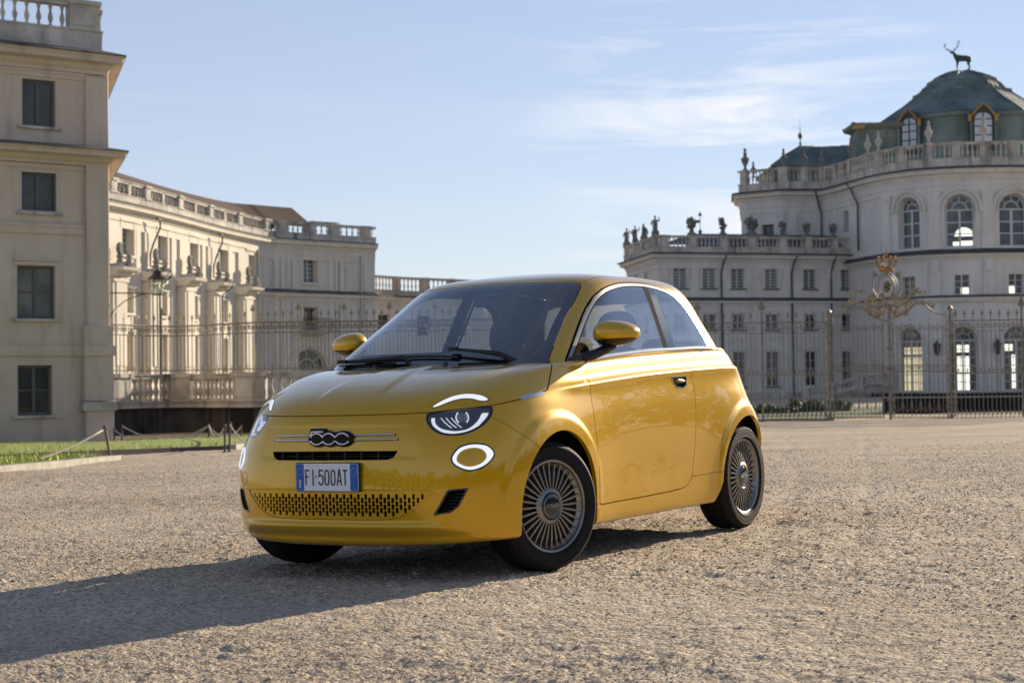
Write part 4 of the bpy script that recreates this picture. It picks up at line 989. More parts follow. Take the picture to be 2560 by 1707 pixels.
def cornice(z, h, proj, base=0.0):
    "moulded cornice outline"
    return [(base,z),(base+proj*.18,z),(base+proj*.18,z+h*.18),(base+proj*.32,z+h*.30),(base+proj*.40,z+h*.52),(base+proj*.88,z+h*.62),(base+proj*.88,z+h*.80),(base+proj,z+h*.95),(base+proj,z+h),(base,z+h)]
def downpipe(path, s, z0, z1, off=.12, parent=None, kick=.9):
    mb = MB(); mb.tube([path.at(s+.3, off+.55, z1+.5), path.at(s+.15, off+.45, z1+.15), path.at(s, off, z1-.55), path.at(s, off, z0)], .065, 8); mb.build('downpipe', PIPE, parent, True)
# ---------------------------------------------------------------- ground
def zcar(X): return .0175*X
def gz(X, D):
    t = min(max((D-12)/43, 0), 1); t = t*t*(3-2*t); Xc = min(max(X, -60), 60)
    return zcar(Xc)*(1-t)+(-.66+.007*min(max(Xc, -25), 30))*t
def gravel_mat():
    m = bpy.data.materials.new('gravel'); m.use_nodes = True; t = m.node_tree; b = t.nodes['Principled BSDF']; b.inputs['Roughness'].default_value = .95; b.inputs['Specular IOR Level'].default_value = .1
    g = t.nodes.new('ShaderNodeTexCoord')
    def noi(sc, det=4, rough=.6): n = t.nodes.new('ShaderNodeTexNoise'); n.inputs['Scale'].default_value = sc; n.inputs['Detail'].default_value = det; n.inputs['Roughness'].default_value = rough; t.links.new(g.outputs['Object'], n.inputs['Vector']); return n.outputs['Fac']
    vo = t.nodes.new('ShaderNodeTexVoronoi'); vo.inputs['Scale'].default_value = 62; t.links.new(g.outputs['Object'], vo.inputs['Vector'])
    vo2 = t.nodes.new('ShaderNodeTexVoronoi'); vo2.inputs['Scale'].default_value = 24; t.links.new(g.outputs['Object'], vo2.inputs['Vector'])
    big = ramp(t, noi(.30, 9, .72), .38, .64, (.46,.385,.295,1), (.62,.54,.43,1))
    hs = t.nodes.new('ShaderNodeMix'); hs.data_type = 'RGBA'; hs.blend_type = 'MULTIPLY'; hs.inputs['Factor'].default_value = 1
    cellv = ramp(t, vo.outputs['Color'], .0, 1.0, (.50,.48,.45,1), (1.35,1.33,1.30,1)); t.links.new(big, hs.inputs['A']); t.links.new(cellv, hs.inputs['B']); t.links.new(hs.outputs['Result'], b.inputs['Base Color'])
    h1 = math_(t, 'MULTIPLY', vo.outputs['Distance'], -.55); h2 = math_(t, 'MULTIPLY', vo2.outputs['Distance'], -.5); h3 = math_(t, 'MULTIPLY', noi(5, 8, .7), 2.6)
    hh = math_(t, 'ADD', math_(t, 'ADD', h1, h2), h3)
    bp_ = t.nodes.new('ShaderNodeBump'); bp_.inputs['Strength'].default_value = 1.0; bp_.inputs['Distance'].default_value = .016; t.links.new(hh, bp_.inputs['Height']); t.links.new(bp_.outputs[0], b.inputs['Normal'])
    return m
GRAV = gravel_mat()
def vnoise(x, y, seed=0):
    "smooth value noise, vectorised"
    xi = np.floor(x).astype(np.int64); yi = np.floor(y).astype(np.int64); fx = x-xi; fy = y-yi; fx = fx*fx*(3-2*fx); fy = fy*fy*(3-2*fy)
    def h(i, j): n = (i*374761393+j*668265263+seed*1442695041) & 0x7fffffff; n = ((n ^ (n >> 13))*1274126177) & 0x7fffffff; return ((n ^ (n >> 16)) & 0xffff)/65535.0
    return (h(xi,yi)*(1-fx)+h(xi+1,yi)*fx)*(1-fy)+(h(xi,yi+1)*(1-fx)+h(xi+1,yi+1)*fx)*fy
def gzv(X, D):
    t = np.clip((D-12)/43, 0, 1); t = t*t*(3-2*t); Xc = np.clip(X, -60, 60)
    return .0175*Xc*(1-t)+(-.66+.007*np.clip(Xc, -25, 30))*t
def bumps(X, D):
    "scuffed gravel: soft undulation, clods and raked streaks, with two faint tyre tracks"
    rough = .35+.9*np.clip(vnoise(X*.55+3, D*.9, 5)*1.4-.2, 0, 1)
    n1 = vnoise(X*7, D*9, 1); n2 = vnoise(X*15+9, D*19, 2); n3 = vnoise(X*31, D*38+4, 3); n4 = vnoise(X*60, D*70, 4)
    z = .013*(n1-.5)+.011*(n2-.5)+.008*(n3-.5)+.005*(n4-.5)
    cl = np.clip(vnoise(X*4.3+20, D*6.1, 7)-.66, 0, 1); z = z*rough+cl*.035*vnoise(X*22, D*25, 8)
    z += .010*(vnoise(X*1.1, D*2.6, 9)-.5)
    for x0, s in ((.16,.030),(.205,.018)):
        tr = np.abs(X-(x0*D+s*np.sin(D*.5)*3)); z -= .010*np.exp(-(tr/.07)**2)*(D > 9)
    z = z+.05*(vnoise(X*.7, D*.35, 12)-.5)*np.clip((D-14)/12, 0, 1)
    return z*np.clip((60-D)/14, 0, 1)
def grid_mesh(name, Xs, Ds, m):
    nr, nc = Xs.shape; Z = gzv(Xs, Ds)+bumps(Xs, Ds); P = CAM[:2][None, None]+Ds[..., None]*Fh[:2]+Xs[..., None]*Rh[:2]
    V = np.concatenate([P, Z[..., None]], -1).reshape(-1, 3).astype(np.float32); I = np.arange(nr*nc).reshape(nr, nc); Q = np.stack([I[:-1,:-1], I[:-1,1:], I[1:,1:], I[1:,:-1]], -1).reshape(-1, 4)
    me = bpy.data.meshes.new(name); me.vertices.add(len(V)); me.vertices.foreach_set('co', V.ravel()); me.loops.add(Q.size); me.loops.foreach_set('vertex_index', Q.ravel().astype(np.int32)); me.polygons.add(len(Q)); me.polygons.foreach_set('loop_start', np.arange(0, Q.size, 4, dtype=np.int32)); me.polygons.foreach_set('loop_total', np.full(len(Q), 4, np.int32)); me.polygons.foreach_set('use_smooth', np.ones(len(Q), bool)); me.update(calc_edges=True); me.materials.append(m)
    o = bpy.data.objects.new(name, me); scene.collection.objects.link(o); return o
def build_ground():
    D = np.concatenate([np.linspace(-60, 2.0, 12), np.geomspace(2.6, 62, 940), np.geomspace(63.5, 1800, 45)])
    q = np.concatenate([-np.geomspace(40, .40, 14), np.linspace(-.37, .37, 640), np.geomspace(.40, 40, 14)])
    half = np.maximum(D, 3.2); Xs = q[None, :]*half[:, None]; Ds = np.repeat(D[:, None], len(q), 1)
    tag(grid_mesh('ground', Xs, Ds, GRAV), 'beige gravel yard around the yellow car', kind='structure')
build_ground()
def build_pebbles(N=150000):
    rn = np.random.default_rng(11); D = 3.2+22*rn.random(N)**2.1; half = D*.345+.4; X = (rn.random(N)*2-1)*half
    keep = rn.random(N) < .25+.9*np.clip(vnoise(X*.9, D*1.3, 6)*1.5-.3, 0, 1); X, D = X[keep], D[keep]; N = len(X)
    size = .0030+.0050*rn.random(N)**2+.011*(rn.random(N) < .012)*rn.random(N)*(D < 12); size *= np.clip(D/7, .85, 1.4)
    base = np.array([(1,0,0),(.2,.9,0),(-.8,.5,0),(-.7,-.6,0),(.4,-.85,0),(.1,.05,.52),(0,0,-.3)], float)
    tris = np.array([(0,1,5),(1,2,5),(2,3,5),(3,4,5),(4,0,5),(1,0,6),(2,1,6),(3,2,6),(4,3,6),(0,4,6)])
    a = rn.random(N)*6.283; ca, sa = np.cos(a), np.sin(a); B = np.repeat(base[None], N, 0)*(.75+.5*rn.random((N, 7, 3))); B *= size[:, None, None]
    x = B[...,0]*ca[:, None]-B[...,1]*sa[:, None]; y = B[...,0]*sa[:, None]+B[...,1]*ca[:, None]
    Z = gzv(X, D)+bumps(X, D); P = np.concatenate([CAM[:2][None]+D[:, None]*Fh[:2]+X[:, None]*Rh[:2], Z[:, None]], 1)
    V = np.stack([x+P[:,0,None], y+P[:,1,None], B[...,2]+P[:,2,None]+.0015], -1).reshape(-1, 3)
    T = (tris[None]+(np.arange(N)*7)[:, None, None]).reshape(-1, 3)
    me = bpy.data.meshes.new('pebbles'); me.vertices.add(len(V)); me.vertices.foreach_set('co', V.ravel()); me.loops.add(len(T)*3); me.loops.foreach_set('vertex_index', T.ravel()); me.polygons.add(len(T)); me.polygons.foreach_set('loop_start', np.arange(0, len(T)*3, 3)); me.polygons.foreach_set('loop_total', np.full(len(T), 3)); me.update(calc_edges=True)
    m = bpy.data.materials.new('pebble_stone'); m.use_nodes = True; t = m.node_tree; b = t.nodes['Principled BSDF']; b.inputs['Roughness'].default_value = .9; b.inputs['Specular IOR Level'].default_value = .15
    g = t.nodes.new('ShaderNodeNewGeometry'); r = ramp(t, g.outputs['Random Per Island'], 0, 1, (.36,.29,.22,1), (.72,.62,.49,1)); t.links.new(r, b.inputs['Base Color']); me.materials.append(m)
    o = bpy.data.objects.new('pebbles', me); scene.collection.objects.link(o); tag(o, 'loose small stones scattered over the gravel yard', 'pebbles', kind='stuff')
build_pebbles()
# ---------------------------------------------------------------- lawns, kerbs, rope barrier on the left
GRASS = mat('grass_green', (.33,.37,.08), .8, noise=(1.3,.45), col2=(.21,.26,.05), bump=(40,.8)); KERB = mat('kerb_stone', (.42,.39,.34), .85, noise=(4,.3)); DKERB = mat('lawn_edging_metal', (.05,.045,.04), .8)
def gD(px, py):
    "depth at which the ground is seen in this direction"
    lo, hi = 4.0, 300.0
    for _ in range(50):
        m_ = (lo+hi)/2; X, _d = XD(px, m_)
        if ZZ(px, py, m_) > gz(X, m_): lo = m_
        else: hi = m_
    return lo
def lawn(outline, name_label, h=.06, edge=None):
    pts = [(XD(px, gD(px, py))) for px, py in outline]; n = len(pts); mb = MB()
    top = [W(X, D, gz(X, D)+h) for X, D in pts]; bot = [W(X, D, gz(X, D)-.1) for X, D in pts]
    mb.add(top, [tuple(range(n))]); o = mb.build('lawn', GRASS); tag(o, name_label, kind='structure')
    # blades
    P2 = np.array(pts); lo, hi = P2.min(0), P2.max(0); rn = np.random.default_rng(5); k = 26000; C = lo+(hi-lo)*rn.random((k, 2)); ins = sdf(C, P2) > 0; C = C[ins]
    V = []; T = []
    for X, D in C:
        p = W(X, D, gz(X, D)+h-.01); a = rn.random()*6.28; hh = .03+.06*rn.random()**2+.10*(rn.random() < .04); w_ = .012+.01*rn.random(); d = Vector((math.cos(a), math.sin(a), 0))*w_; l = Vector((rn.normal()*.02, rn.normal()*.02, hh)); i = len(V)
        V += [tuple(p-d), tuple(p+d), tuple(p+l)]; T.append((i, i+1, i+2))
    me = bpy.data.meshes.new('grass'); me.from_pydata(V, [], T); me.materials.append(mat('grass_blade', (.52,.54,.12), .7, noise=(2,.5), col2=(.34,.40,.08))); g = bpy.data.objects.new('grass', me); scene.collection.objects.link(g); tag(g, 'short grass growing on the '+name_label.split(' seen')[0], 'grass', kind='stuff')
    return pts
L1 = [(-700,1112),(275,1107),(420,1098),(640,1088),(760,1082),(900,1090),(760,1112),(655,1118),(567,1122.5),(240,1135),(-300,1158),(-900,1180)]
lawn(L1, 'far strip of lawn at the foot of the dark basement wall')
L2 = [(-900,1187),(-300,1163),(0,1152),(150,1147),(238,1146),(266,1149),(190,1156),(0,1176),(-500,1225)]
lawn(L2, 'near tongue of lawn left of the rope post')
def strip_(name, pxs, w_, h, m, label, kind='structure'):
    pts = [XD(px, gD(px, py)) for px, py in pxs]; pa = Path(pts, smooth=3); mb = MB(); st = pa.stops(0, pa.L)
    vs = []; 
    for s in st:
        for o_, dz in ((-w_/2,-.05),(w_/2,-.05),(w_/2,h),(-w_/2,h)):
            p = pa.at(s, o_, 0); q = p-Vector(tuple(CAM)); X = q.x*Rh[0]+q.y*Rh[1]; D = q.x*Fh[0]+q.y*Fh[1]; p.z = gz(X, D)+dz; vs.append(p)
    k = len(st); mb.add(vs, [(i*4+j, i*4+(j+1) % 4, (i+1)*4+(j+1) % 4, (i+1)*4+j) for i in range(k-1) for j in range(4)]+[(0,1,2,3),(k*4-4,k*4-3,k*4-2,k*4-1)]); o = fixn(mb.build(name, m)); tag(o, label, kind=kind)
strip_('kerb', [(-600,1240),(0,1179),(150,1164),(285,1150)], .22, .09, KERB, 'pale stone kerb round the near tongue of lawn')
strip_('kerb', [(572,1123),(610,1119),(700,1113)], .3, .12, KERB, 'pale stone kerb behind the car on the left')
strip_('lawn_edging', [(-700,1172),(-300,1160),(240,1137),(420,1129.5),(567,1124)], .12, .10, DKERB, 'dark edging under the far strip of lawn')
POST = mat('rusty_post', (.10,.07,.05), .7); ROPE = mat('pale_rope', (.50,.46,.38), .9)
posts = {}
def rope_post(key, px, pyb, pyt, label, lean=0.0):
    D = gD(px, pyb); X, _ = XD(px, D); b_ = W(X, D, gz(X, D)); h = ZZ(px, pyt, D)-gz(X, D); t_ = b_+Vector((lean*Rh[0], lean*Rh[1], h)); mb = MB(); mb.tube([b_, t_], .022 if D < 40 else .03, 8)
    mb.lathe([(0,0),(.07,0),(.07,.02),(.03,.04),(.022,.06)], Matrix.Translation(b_), 10); o = fixn(mb.build('barrier_post', POST)); tag(o, label, 'post', 'posts of the rope barrier round the lawn'); mb = MB(); mb.lathe([(0,.04),(.03,.03),(.035,0),(.03,-.03),(.02,-.04)], Matrix.Translation(t_), 8); mb.build('knob', POST, o, True); posts[key] = t_
rope_post('a', 275, 1151, 1068, 'leaning rope barrier post at the corner of the near tongue of lawn', -.10)
rope_post('b', 284, 1106, 1072, 'short rope post at the far edge of lawn against the dark basement', 0)
rope_post('c', 303, 1103, 1062, 'thin far post where a rope begins left on the dark wall', 0)
rope_post('d', 520, 1101, 1061, 'rope post in the middle of the far lawn edge', 0)
rope_post('e', 560, 1131, 1063, 'left one of two rope posts close together near the car', 0)
rope_post('f', 571, 1131, 1059, 'right one of two rope posts close together, beside the pale kerb', .02)
rope_post('g', 601, 1096, 1064, 'rope post half hidden by the car lamp, in front of the dark wall', 0)
rope_post('h', -420, 1190, 1098, 'rope post beyond the left edge', 0)
rope_post('i', -300, 1120, 1080, 'far rope post beyond the left edge', 0)
rope_post('j', 690, 1142, 1110, 'rope post hidden behind the car', 0)
for a_, b_, sag, lab in (('h','a',.55,'slack rope coming in from the left to the leaning post'), ('i','b',.5,'thin rope along the far lawn edge by the pavilion'), ('b','d',.62,'long sagging rope in front of the dark basement wall'), ('c','d',.42,'upper rope above the long sagging rope'), ('d','g',.35,'rope from the middle post to the one behind the lamp'), ('f','j',.25,'bright rope dropping behind the car headlight'), ('d','e',.28,'short rope from the middle post to the pair of posts')):
    p, q = posts[a_], posts[b_]; mb = MB(); mb.tube([p.lerp(q, t)-Vector((0,0,sag*4*t*(1-t)+.02)) for t in np.linspace(0, 1, 20)], .016 if 'h' in (a_,) or a_ == 'f' else .02, 6); o = mb.build('barrier_rope', ROPE, None, True); tag(o, lab, 'rope', 'ropes of the lawn barrier')
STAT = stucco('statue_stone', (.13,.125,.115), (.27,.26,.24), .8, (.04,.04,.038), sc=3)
# ---------------------------------------------------------------- left corner pavilion
def slab(mb, path, a, b, z, depth): # flat roof behind the wall
    st = path.stops(a, b); vs = [path.at(s, .0, z) for s in st]+[path.at(s, -depth, z) for s in st[::-1]]; mb.add(vs, [tuple(range(len(vs)))])
def build_pavilion():
    D1 = 55.0; A = XD(-420, D1-686/264*1.9); C = XD(262, D1); S2 = (C[0]-.13*14, C[1]+14)
    pf = Path([A, C]); Lf = pf.L
    corner = Path([A, C, (C[0]-4.3, C[1]+14)]); corner.sg = pf.sg
    z = lambda y: ZZ(255, y, D1)
    root = empty('corner_pavilion', loc=W(C[0], C[1], -.8), label='tall cream corner pavilion in shade on the left, four windows high with a stone balustrade', cat='building')
    def at_root(o): o.parent = root; o.matrix_parent_inverse = Matrix.Translation(-root.location); return o
    s = lambda px: pf.s_at_px(px)
    holes = [(s(43),s(130),z(1034),z(912)), (s(43),s(139),z(799),z(669)), (s(53),s(144),z(538),z(440)), (s(58),s(142),z(328),z(212))]
    extra = [(h[0]-4.6, h[1]-4.6, h[2], h[3]) for h in holes]
    zt = z(187)
    mb = MB(); wall(mb, corner, 0, corner.L, -2.0, zt, holes+extra, 0, .22); slab(mb, corner, 0, corner.L, zt+.6, 9)
    at_root(mb.build('wall', ST_NEAR))
    mb = MB()
    # corner pilaster through all storeys, both faces
    pw_ = Lf-s(214)
    pbox(mb, corner, Lf-pw_, Lf+1.2, 0, .13, z(864), z(417)); pbox(mb, corner, Lf-pw_, Lf+1.2, 0, .13, z(375), z(195)); 
    pbox(mb, corner, Lf-pw_-.12, Lf+1.4, 0, .24, z(1001), z(815)); pbox(mb, corner, Lf-pw_-.1, Lf+1.4, 0, .27, -2.0, z(1024))
    at_root(fixn(mb.build('pilaster', ST_NEAR)))
    mb = MB(); pbox(mb, corner, 0, corner.L, 0, .07, z(889), z(864)); pbox(mb, corner, Lf-pw_-.15, Lf+1.45, .06, .31, z(889), z(864)); pbox(mb, corner, 0, Lf-pw_-.02, 0, .06, z(590), z(566)); pbox(mb, corner, 0, Lf-pw_-.02, 0, .10, z(572), z(566)); at_root(fixn(mb.build('string_course', ST_NEAR)))
    mb = MB(); pbox(mb, corner, Lf-pw_-.22, Lf+1.5, .0, .36, z(1025), z(1003)); at_root(fixn(mb.build('plinth_band', STONE)))
    for (zz0, hh, pr, ) in ((z(417), z(379)-z(417), .72), (z(187), z(140)-z(187), .66)):
        mb = MB(); sweep(mb, corner, 0, corner.L, cornice(zz0, hh*.93, pr)); at_root(fixn(mb.build('cornice', ST_NEAR)))
        mb = MB(); sweep(mb, corner, 0, corner.L, [(0,zz0+hh*.93),(pr+.04,zz0+hh*.93),(pr+.04,zz0+hh*1.0),(0,zz0+hh*1.35)]); at_root(fixn(mb.build('ledge', SOOT)))
    # architrave under the top cornice
    mb = MB(); pbox(mb, corner, 0, corner.L, 0, .05, z(205), z(190)); pbox(mb, corner, 0, Lf-pw_, 0, .09, z(195), z(188)); pbox(mb, corner, 0, Lf-pw_-.02, 0, .05, z(430), z(419)); at_root(fixn(mb.build('architrave', ST_NEAR)))
    for k, h in enumerate(holes+extra):
        k4 = k % 4; at_root(window(pf, h, None, WF, GLD if k4 != 1 else GLG, off=-.20, cols=2, rows=2, bar=.05, frame=.09))
        mb = MB(); s0, s1, z0, z1 = h; pbox(mb, pf, s0-.16, s1+.16, -.02, .12, z0-.08, z0); at_root(fixn(mb.build('sill', STONE)))
        if k4 == 1:
            mb = MB(); pbox(mb, pf, s0-.10, s1+.10, 0, .04, z1+.02, z1+.10); pbox(mb, pf, s0-.16, s1+.16, 0, .06, z1+.16, z1+.22); at_root(fixn(mb.build('lintel', ST_NEAR)))
        if k4 == 2:
            mb = MB()
            for (a_, b_, c_, d_) in ((s0-.02,s1+.02,z1,z1+.04),(s0-.02,s0+.02,z0,z1),(s1-.02,s1+.02,z0,z1),(s0-.02,s1+.02,z0-.0,z0+.04)): pbox(mb, pf, a_, b_, -.02, .03, c_, d_)
            at_root(fixn(mb.build('window_surround', WFW)))
    zb = z(140)+.12; 
    o = balustrade(corner, 0, corner.L, -.25, zb, z(4)-zb, [Lf-.62, Lf-5.4, Lf+1.6, Lf+5], .92, None, STONE, .36, plinth=.72, dep=.34, n=10); at_root(o)
    mb = MB(); e = W(C[0]+.10, C[1]+.02, 0); mb.tube([e+Vector((0,0,z(1000))), e+Vector((0,0,z(418)))], .055, 6); mb.tube([e+Vector((0,0,z(372))), e+Vector((0,0,z(190)))], .055, 6); at_root(mb.build('downpipe', ST_NEAR, None, True))  # pale tube added for the sunlit sliver at the corner, not a real pipe
    return root
build_pavilion()

# ---------------------------------------------------------------- curved left wing
def build_left_wing():
    P = [(-24.6,88.0),(-22.5,96),(-21.5,100.4),(-20.6,105.4),(-19.7,111),(-18.6,116.3),(-17.35,120.8),(-16.4,121.95),(-14.6,123.9),(-10.8,127.3),(-10.2,127.8)]
    path = Path(P, smooth=4); path.sg = 1
    # outward = towards the court (right/near): check
    t, n = path.frame(10.0); path.sg = 1 if (np.array([t[1], -t[0]])@np.array([1,-.3])) > 0 else -1
    root = empty('curved_wing', loc=W(-18, 116, -.7), label='long curved pale wing on the left, its near half in full sun with tall buttresses', cat='building')
    def R(o): o.parent = root; o.matrix_parent_inverse = Matrix.Translation(-root.location); return o
    S = lambda px: path.s_at_px(px)
    ZT = 12.75; ZC = 11.2; ZM = 7.75
    wins = []
    for px in (318, 404.5, 483, 558): s = S(px); wins += [(s-.75,s+.75,8.55,10.35), (s-.62,s+.62,5.25,6.6), (s-.62,s+.62,1.9,4.05)]
    s = S(628); wins += [(s-.7,s+.7,8.5,10.2), (s-.6,s+.6,4.7,6.9), (s-.5,s+.5,1.7,3.6)]
    s = S(776); wins += [(s-.62,s+.62,8.4,10.2), (s-.62,s+.62,5.0,6.6)]
    door = (S(774.5)-1.55, S(774.5)+1.55, -.9, 4.0-.35, True)
    mb = MB(); wall(mb, path, 0, path.L, -2.5, ZC, wins+[door], 0, .45); 
    # the wing's end return at the right and its roof behind
    e = path.at(path.L, 0, 0); st = path.stops(0, path.L)
    mb.add([path.at(path.L,0,-2.5), path.at(path.L,-9,-2.5), path.at(path.L,-9,ZC), path.at(path.L,0,ZC)], [(0,1,2,3)])
    R(mb.build('wall', ST_WING))
    mb = MB(); sweep(mb, path, 0, path.L, cornice(ZC-.55, .75, .62)); sweep(mb, path, 0, path.L+.0, [(0,ZC-1.15),(.09,ZC-1.15),(.09,ZC-.75),(.14,ZC-.75),(.14,ZC-.56),(0,ZC-.56)]); R(fixn(mb.build('cornice', ST_WING)))
    mb = MB(); sweep(mb, path, 0, path.L, [(0,ZC+.20),(.68,ZC+.20),(.66,ZC+.27),(.1,ZC+.34)]); R(fixn(mb.build('ledge', SOOT)))
    sm = S(600)
    mb = MB(); sweep(mb, path, sm, path.L, cornice(ZM-.75, .62, .42)); R(fixn(mb.build('string_course', ST_WING)))
    mb = MB(); sweep(mb, path, sm, path.L, [(0,ZM-.13),(.48,ZM-.13),(.46,ZM-.02),(.0,ZM+.14)]); R(fixn(mb.build('ledge', SOOT)))
    piers = [S(x) for x in (276.5, 362, 445, 522, 595)]+[S(x) for x in (664, 706, 774, 836)]+[path.L-.9]
    R(balustrade(path, S(268)-4, path.L, .05, ZC+.22, ZT-ZC-.22, piers, .75, None, STONE, .42, plinth=.55, dep=.34, n=7))
    # double piers
    for x in (318, 403, 484, 558): s = S(x); mb = MB(); pbox(mb, path, s-.16, s+.16, -.08, .22, ZC+.7, ZT-.1); R(fixn(mb.build('rail_post', STONE)))
    # tiled roof
    mb = MB(); st = path.stops(0, S(800)); k = len(st); 
    vs = [path.at(s, -.5, ZT-.25) for s in st]+[path.at(s, -3.4, ZT+1.45) for s in st]+[path.at(s, -7, ZT-.6) for s in st]
    mb.add(vs, [(r*k+i, r*k+i+1, (r+1)*k+i+1, (r+1)*k+i) for r in range(2) for i in range(k-1)])
    R(fixn(mb.build('tiled_roof', mat('roof_tiles', (.10,.055,.04), .9, noise=(9,.6), bump=(6,1)))))
    # buttress piers with mixtilinear caps
    for j, px in enumerate((277, 368, 453, 526, 602)):
        s = S(px); mb = MB(); zc = ZM
        pbox(mb, path, s-.85, s+.85, -.1, .60, -2.5, zc-.55); pbox(mb, path, s-.55, s+.55, .60, .66, 2.2, zc-.60)
        b = R(fixn(mb.build('buttress', ST_WING)))
        mb = MB(); sweep(mb, path, s-1.05, s+1.05, [(-.1,zc-.55),(.72,zc-.55),(.95,zc-.40),(.95,zc-.30),(1.30,zc-.22),(1.38,zc-.05),(-.1,zc-.02)]); pbox(mb, path, s-.92, s+.92, -.1, .70, zc-.85, zc-.70); R(fixn(mb.build('buttress_cap', ST_WING)))
    # flat pilasters and reveals between the windows
    def pil(s, w_, d_, z0, z1): mb = MB(); pbox(mb, path, s-w_, s+w_, 0, d_, z0, z1); R(fixn(mb.build('pilaster', ST_WING)))
    for px in (344, 432, 508, 575): pil(S(px), .30, .10, -2, ZC-1.15)
    for px in (283, 374, 459, 529, 606): pil(S(px), .9, .14, ZM, ZC-1.15)
    for px in (662, 693, 706, 722, 734, 830, 842, 852, 905): pil(S(px), .28, .10, -2, ZM-.76); pil(S(px), .28, .10, ZM+.14, ZC-1.15)
    pil(path.L-.6, .52, .16, -2, ZM-.76); pil(path.L-.6, .52, .16, ZM+.14, ZC-1.15)
    mb = MB()
    for px, z0, z1, wd in ((697, 4.6, 6.9, .75), (848, 4.6, 6.7, .75), (697, 8.3, 10.0, .6), (850, 8.0, 9.6, .6), (697, 2.0, 3.9, .6), (848, 1.2, 3.6, .6)):
        s = S(px); mb = MB()
        for a_, b_, c_, d_ in ((s-wd,s+wd,z1,z1+.10),(s-wd,s-wd+.09,z0,z1),(s+wd-.09,s+wd,z0,z1),(s-wd-.05,s+wd+.05,z0-.16,z0-.04)): pbox(mb, path, a_, b_, .0, .07, c_, d_)
        R(fixn(mb.build('blind_panel', ST_WING)))
    for i, h in enumerate(wins):
        up = h[2] > 7.5; R(window(path, h, None, WFW if up else WF, GLG if up or i < 14 and h[2] < 5 else GLD, off=-.38, cols=2, rows=5 if up else 3, bar=.045, frame=.09))
        mb = MB(); pbox(mb, path, h[0]-.16, h[1]+.16, -.02, .16, h[2]-.13, h[2]); pbox(mb, path, h[0]-.22, h[0]-.04, 0, .11, h[2], h[3]+.12); pbox(mb, path, h[1]+.04, h[1]+.22, 0, .11, h[2], h[3]+.12); pbox(mb, path, h[0]-.3, h[1]+.3, 0, .17, h[3]+.12, h[3]+.26); R(fixn(mb.build('window_surround', ST_WING)))
    R(window(path, door, None, WFW, GLD, off=-.42, cols=2, rows=3, bar=.10, frame=.14, name='arched_door'))
    mb = MB(); c = (door[0]+door[1])/2; zs = door[3]-1.55
    for r, w_ in ((1.80,.10),(2.35,.12)): mb.tube([path.at(c-r*math.cos(t), .05, zs+r*math.sin(t)) for t in np.linspace(0, math.pi, 17)], w_, 6)
    for sg in (-1, 1): pbox(mb, path, c+sg*2.2-.35, c+sg*2.2+.35, 0, .22, zs-.22, zs-.02); pbox(mb, path, c+sg*2.2-.22, c+sg*2.2+.22, 0, .12, -2, zs-.22)
    R(fixn(mb.build('door_surround', ST_WING)))
    # balcony with railing
    s = S(776); mb = MB(); pbox(mb, path, s-1.4, s+1.4, 0, .9, 4.72, 4.86); bal = R(fixn(mb.build('balcony', STONE))); mb = MB()
    for i in range(15): x = s-1.35+2.7*i/14; mb.tube([path.at(x,.85,4.86), path.at(x,.85,5.8)], .02, 4)
    mb.tube([path.at(s-1.37,.85,5.8), path.at(s+1.37,.85,5.8)], .03, 4); q = mb.build('railing', PIPE, bal); 
    # downpipes beside buttress 2 and 4, plus black ones on the shade wall
    for px in (370, 529):
        s = S(px); mb = MB(); mb.tube([path.at(s-.1,.60,ZC-.30), path.at(s+.35,.66,ZC-.35), path.at(s+.50,.60,ZC-.8), path.at(s+.1,.32,ZC-1.8), path.at(s-.2,.26,ZC-2.4), path.at(s-.2,.26,ZM+.35), path.at(s+.1,1.46,ZM+.02), path.at(s+.1,1.46,ZM-.25), path.at(s,.76,ZM-.85), path.at(s,.74,-2)], .055, 8); R(mb.build('downpipe', PIPE, None, True))
    for px in (900, 640): s = S(px); mb = MB(); mb.tube([path.at(s,.2,ZC-.7), path.at(s,.2,-2)], .06, 6); R(mb.build('downpipe', mat('pale_pipe', (.35,.33,.30), .6), None, True))
    mb = MB(); s = S(790)-0; pbox(mb, path, S(822)-.9, S(822)+1.0, -.9, -.4, ZT+.02, ZT+.16); pbox(mb, path, S(822)-1.2, S(822)+1.3, -1.0, -.3, ZT+.16, ZT+.21); R(fixn(mb.build('chimney', STONE)))
    # stone trophies (disc on a scrolled foot) on the buttress caps
    for j, (px, wd) in enumerate(zip((279, 370, 455, 529, 604), ('first','second','third','fourth','fifth'))):
        s = S(px); base = path.at(s, .55, ZM-.02); t, n = path.frame(s); ang = math.atan2((Fh*n[1]+Rh*n[0])[1], (Fh*n[1]+Rh*n[0])[0])
        o = empty('stone_trophy', loc=base, label='%s stone trophy from the left, a carved disc on a scrolled foot on its buttress' % wd, cat='stone ornament', group='stone trophies on the buttresses of the curved wing'); o.rotation_euler = (0, 0, ang); o.scale = (.84,.84,.84)
        mb = MB(); mb.lathe([(.42,0),(.42,.25),(.26,.32),(.20,.62),(.30,.72),(.22,.85)], None, 12); mb.box((.0,0,.12), (.95,.8,.24)); fixn(mb.build('foot', STONE, o, 40))
        mb = MB(); Mx = Matrix.Translation((.0,0,1.24)) @ Matrix.Rotation(R_(90), 4, 'Y'); mb.lathe([(0,-.14),(.28,-.14),(.41,-.09),(.44,0),(.41,.09),(.28,.14),(.21,.09),(.0,.11)], Mx, 20); fixn(mb.build('disc', STAT, o, 40))
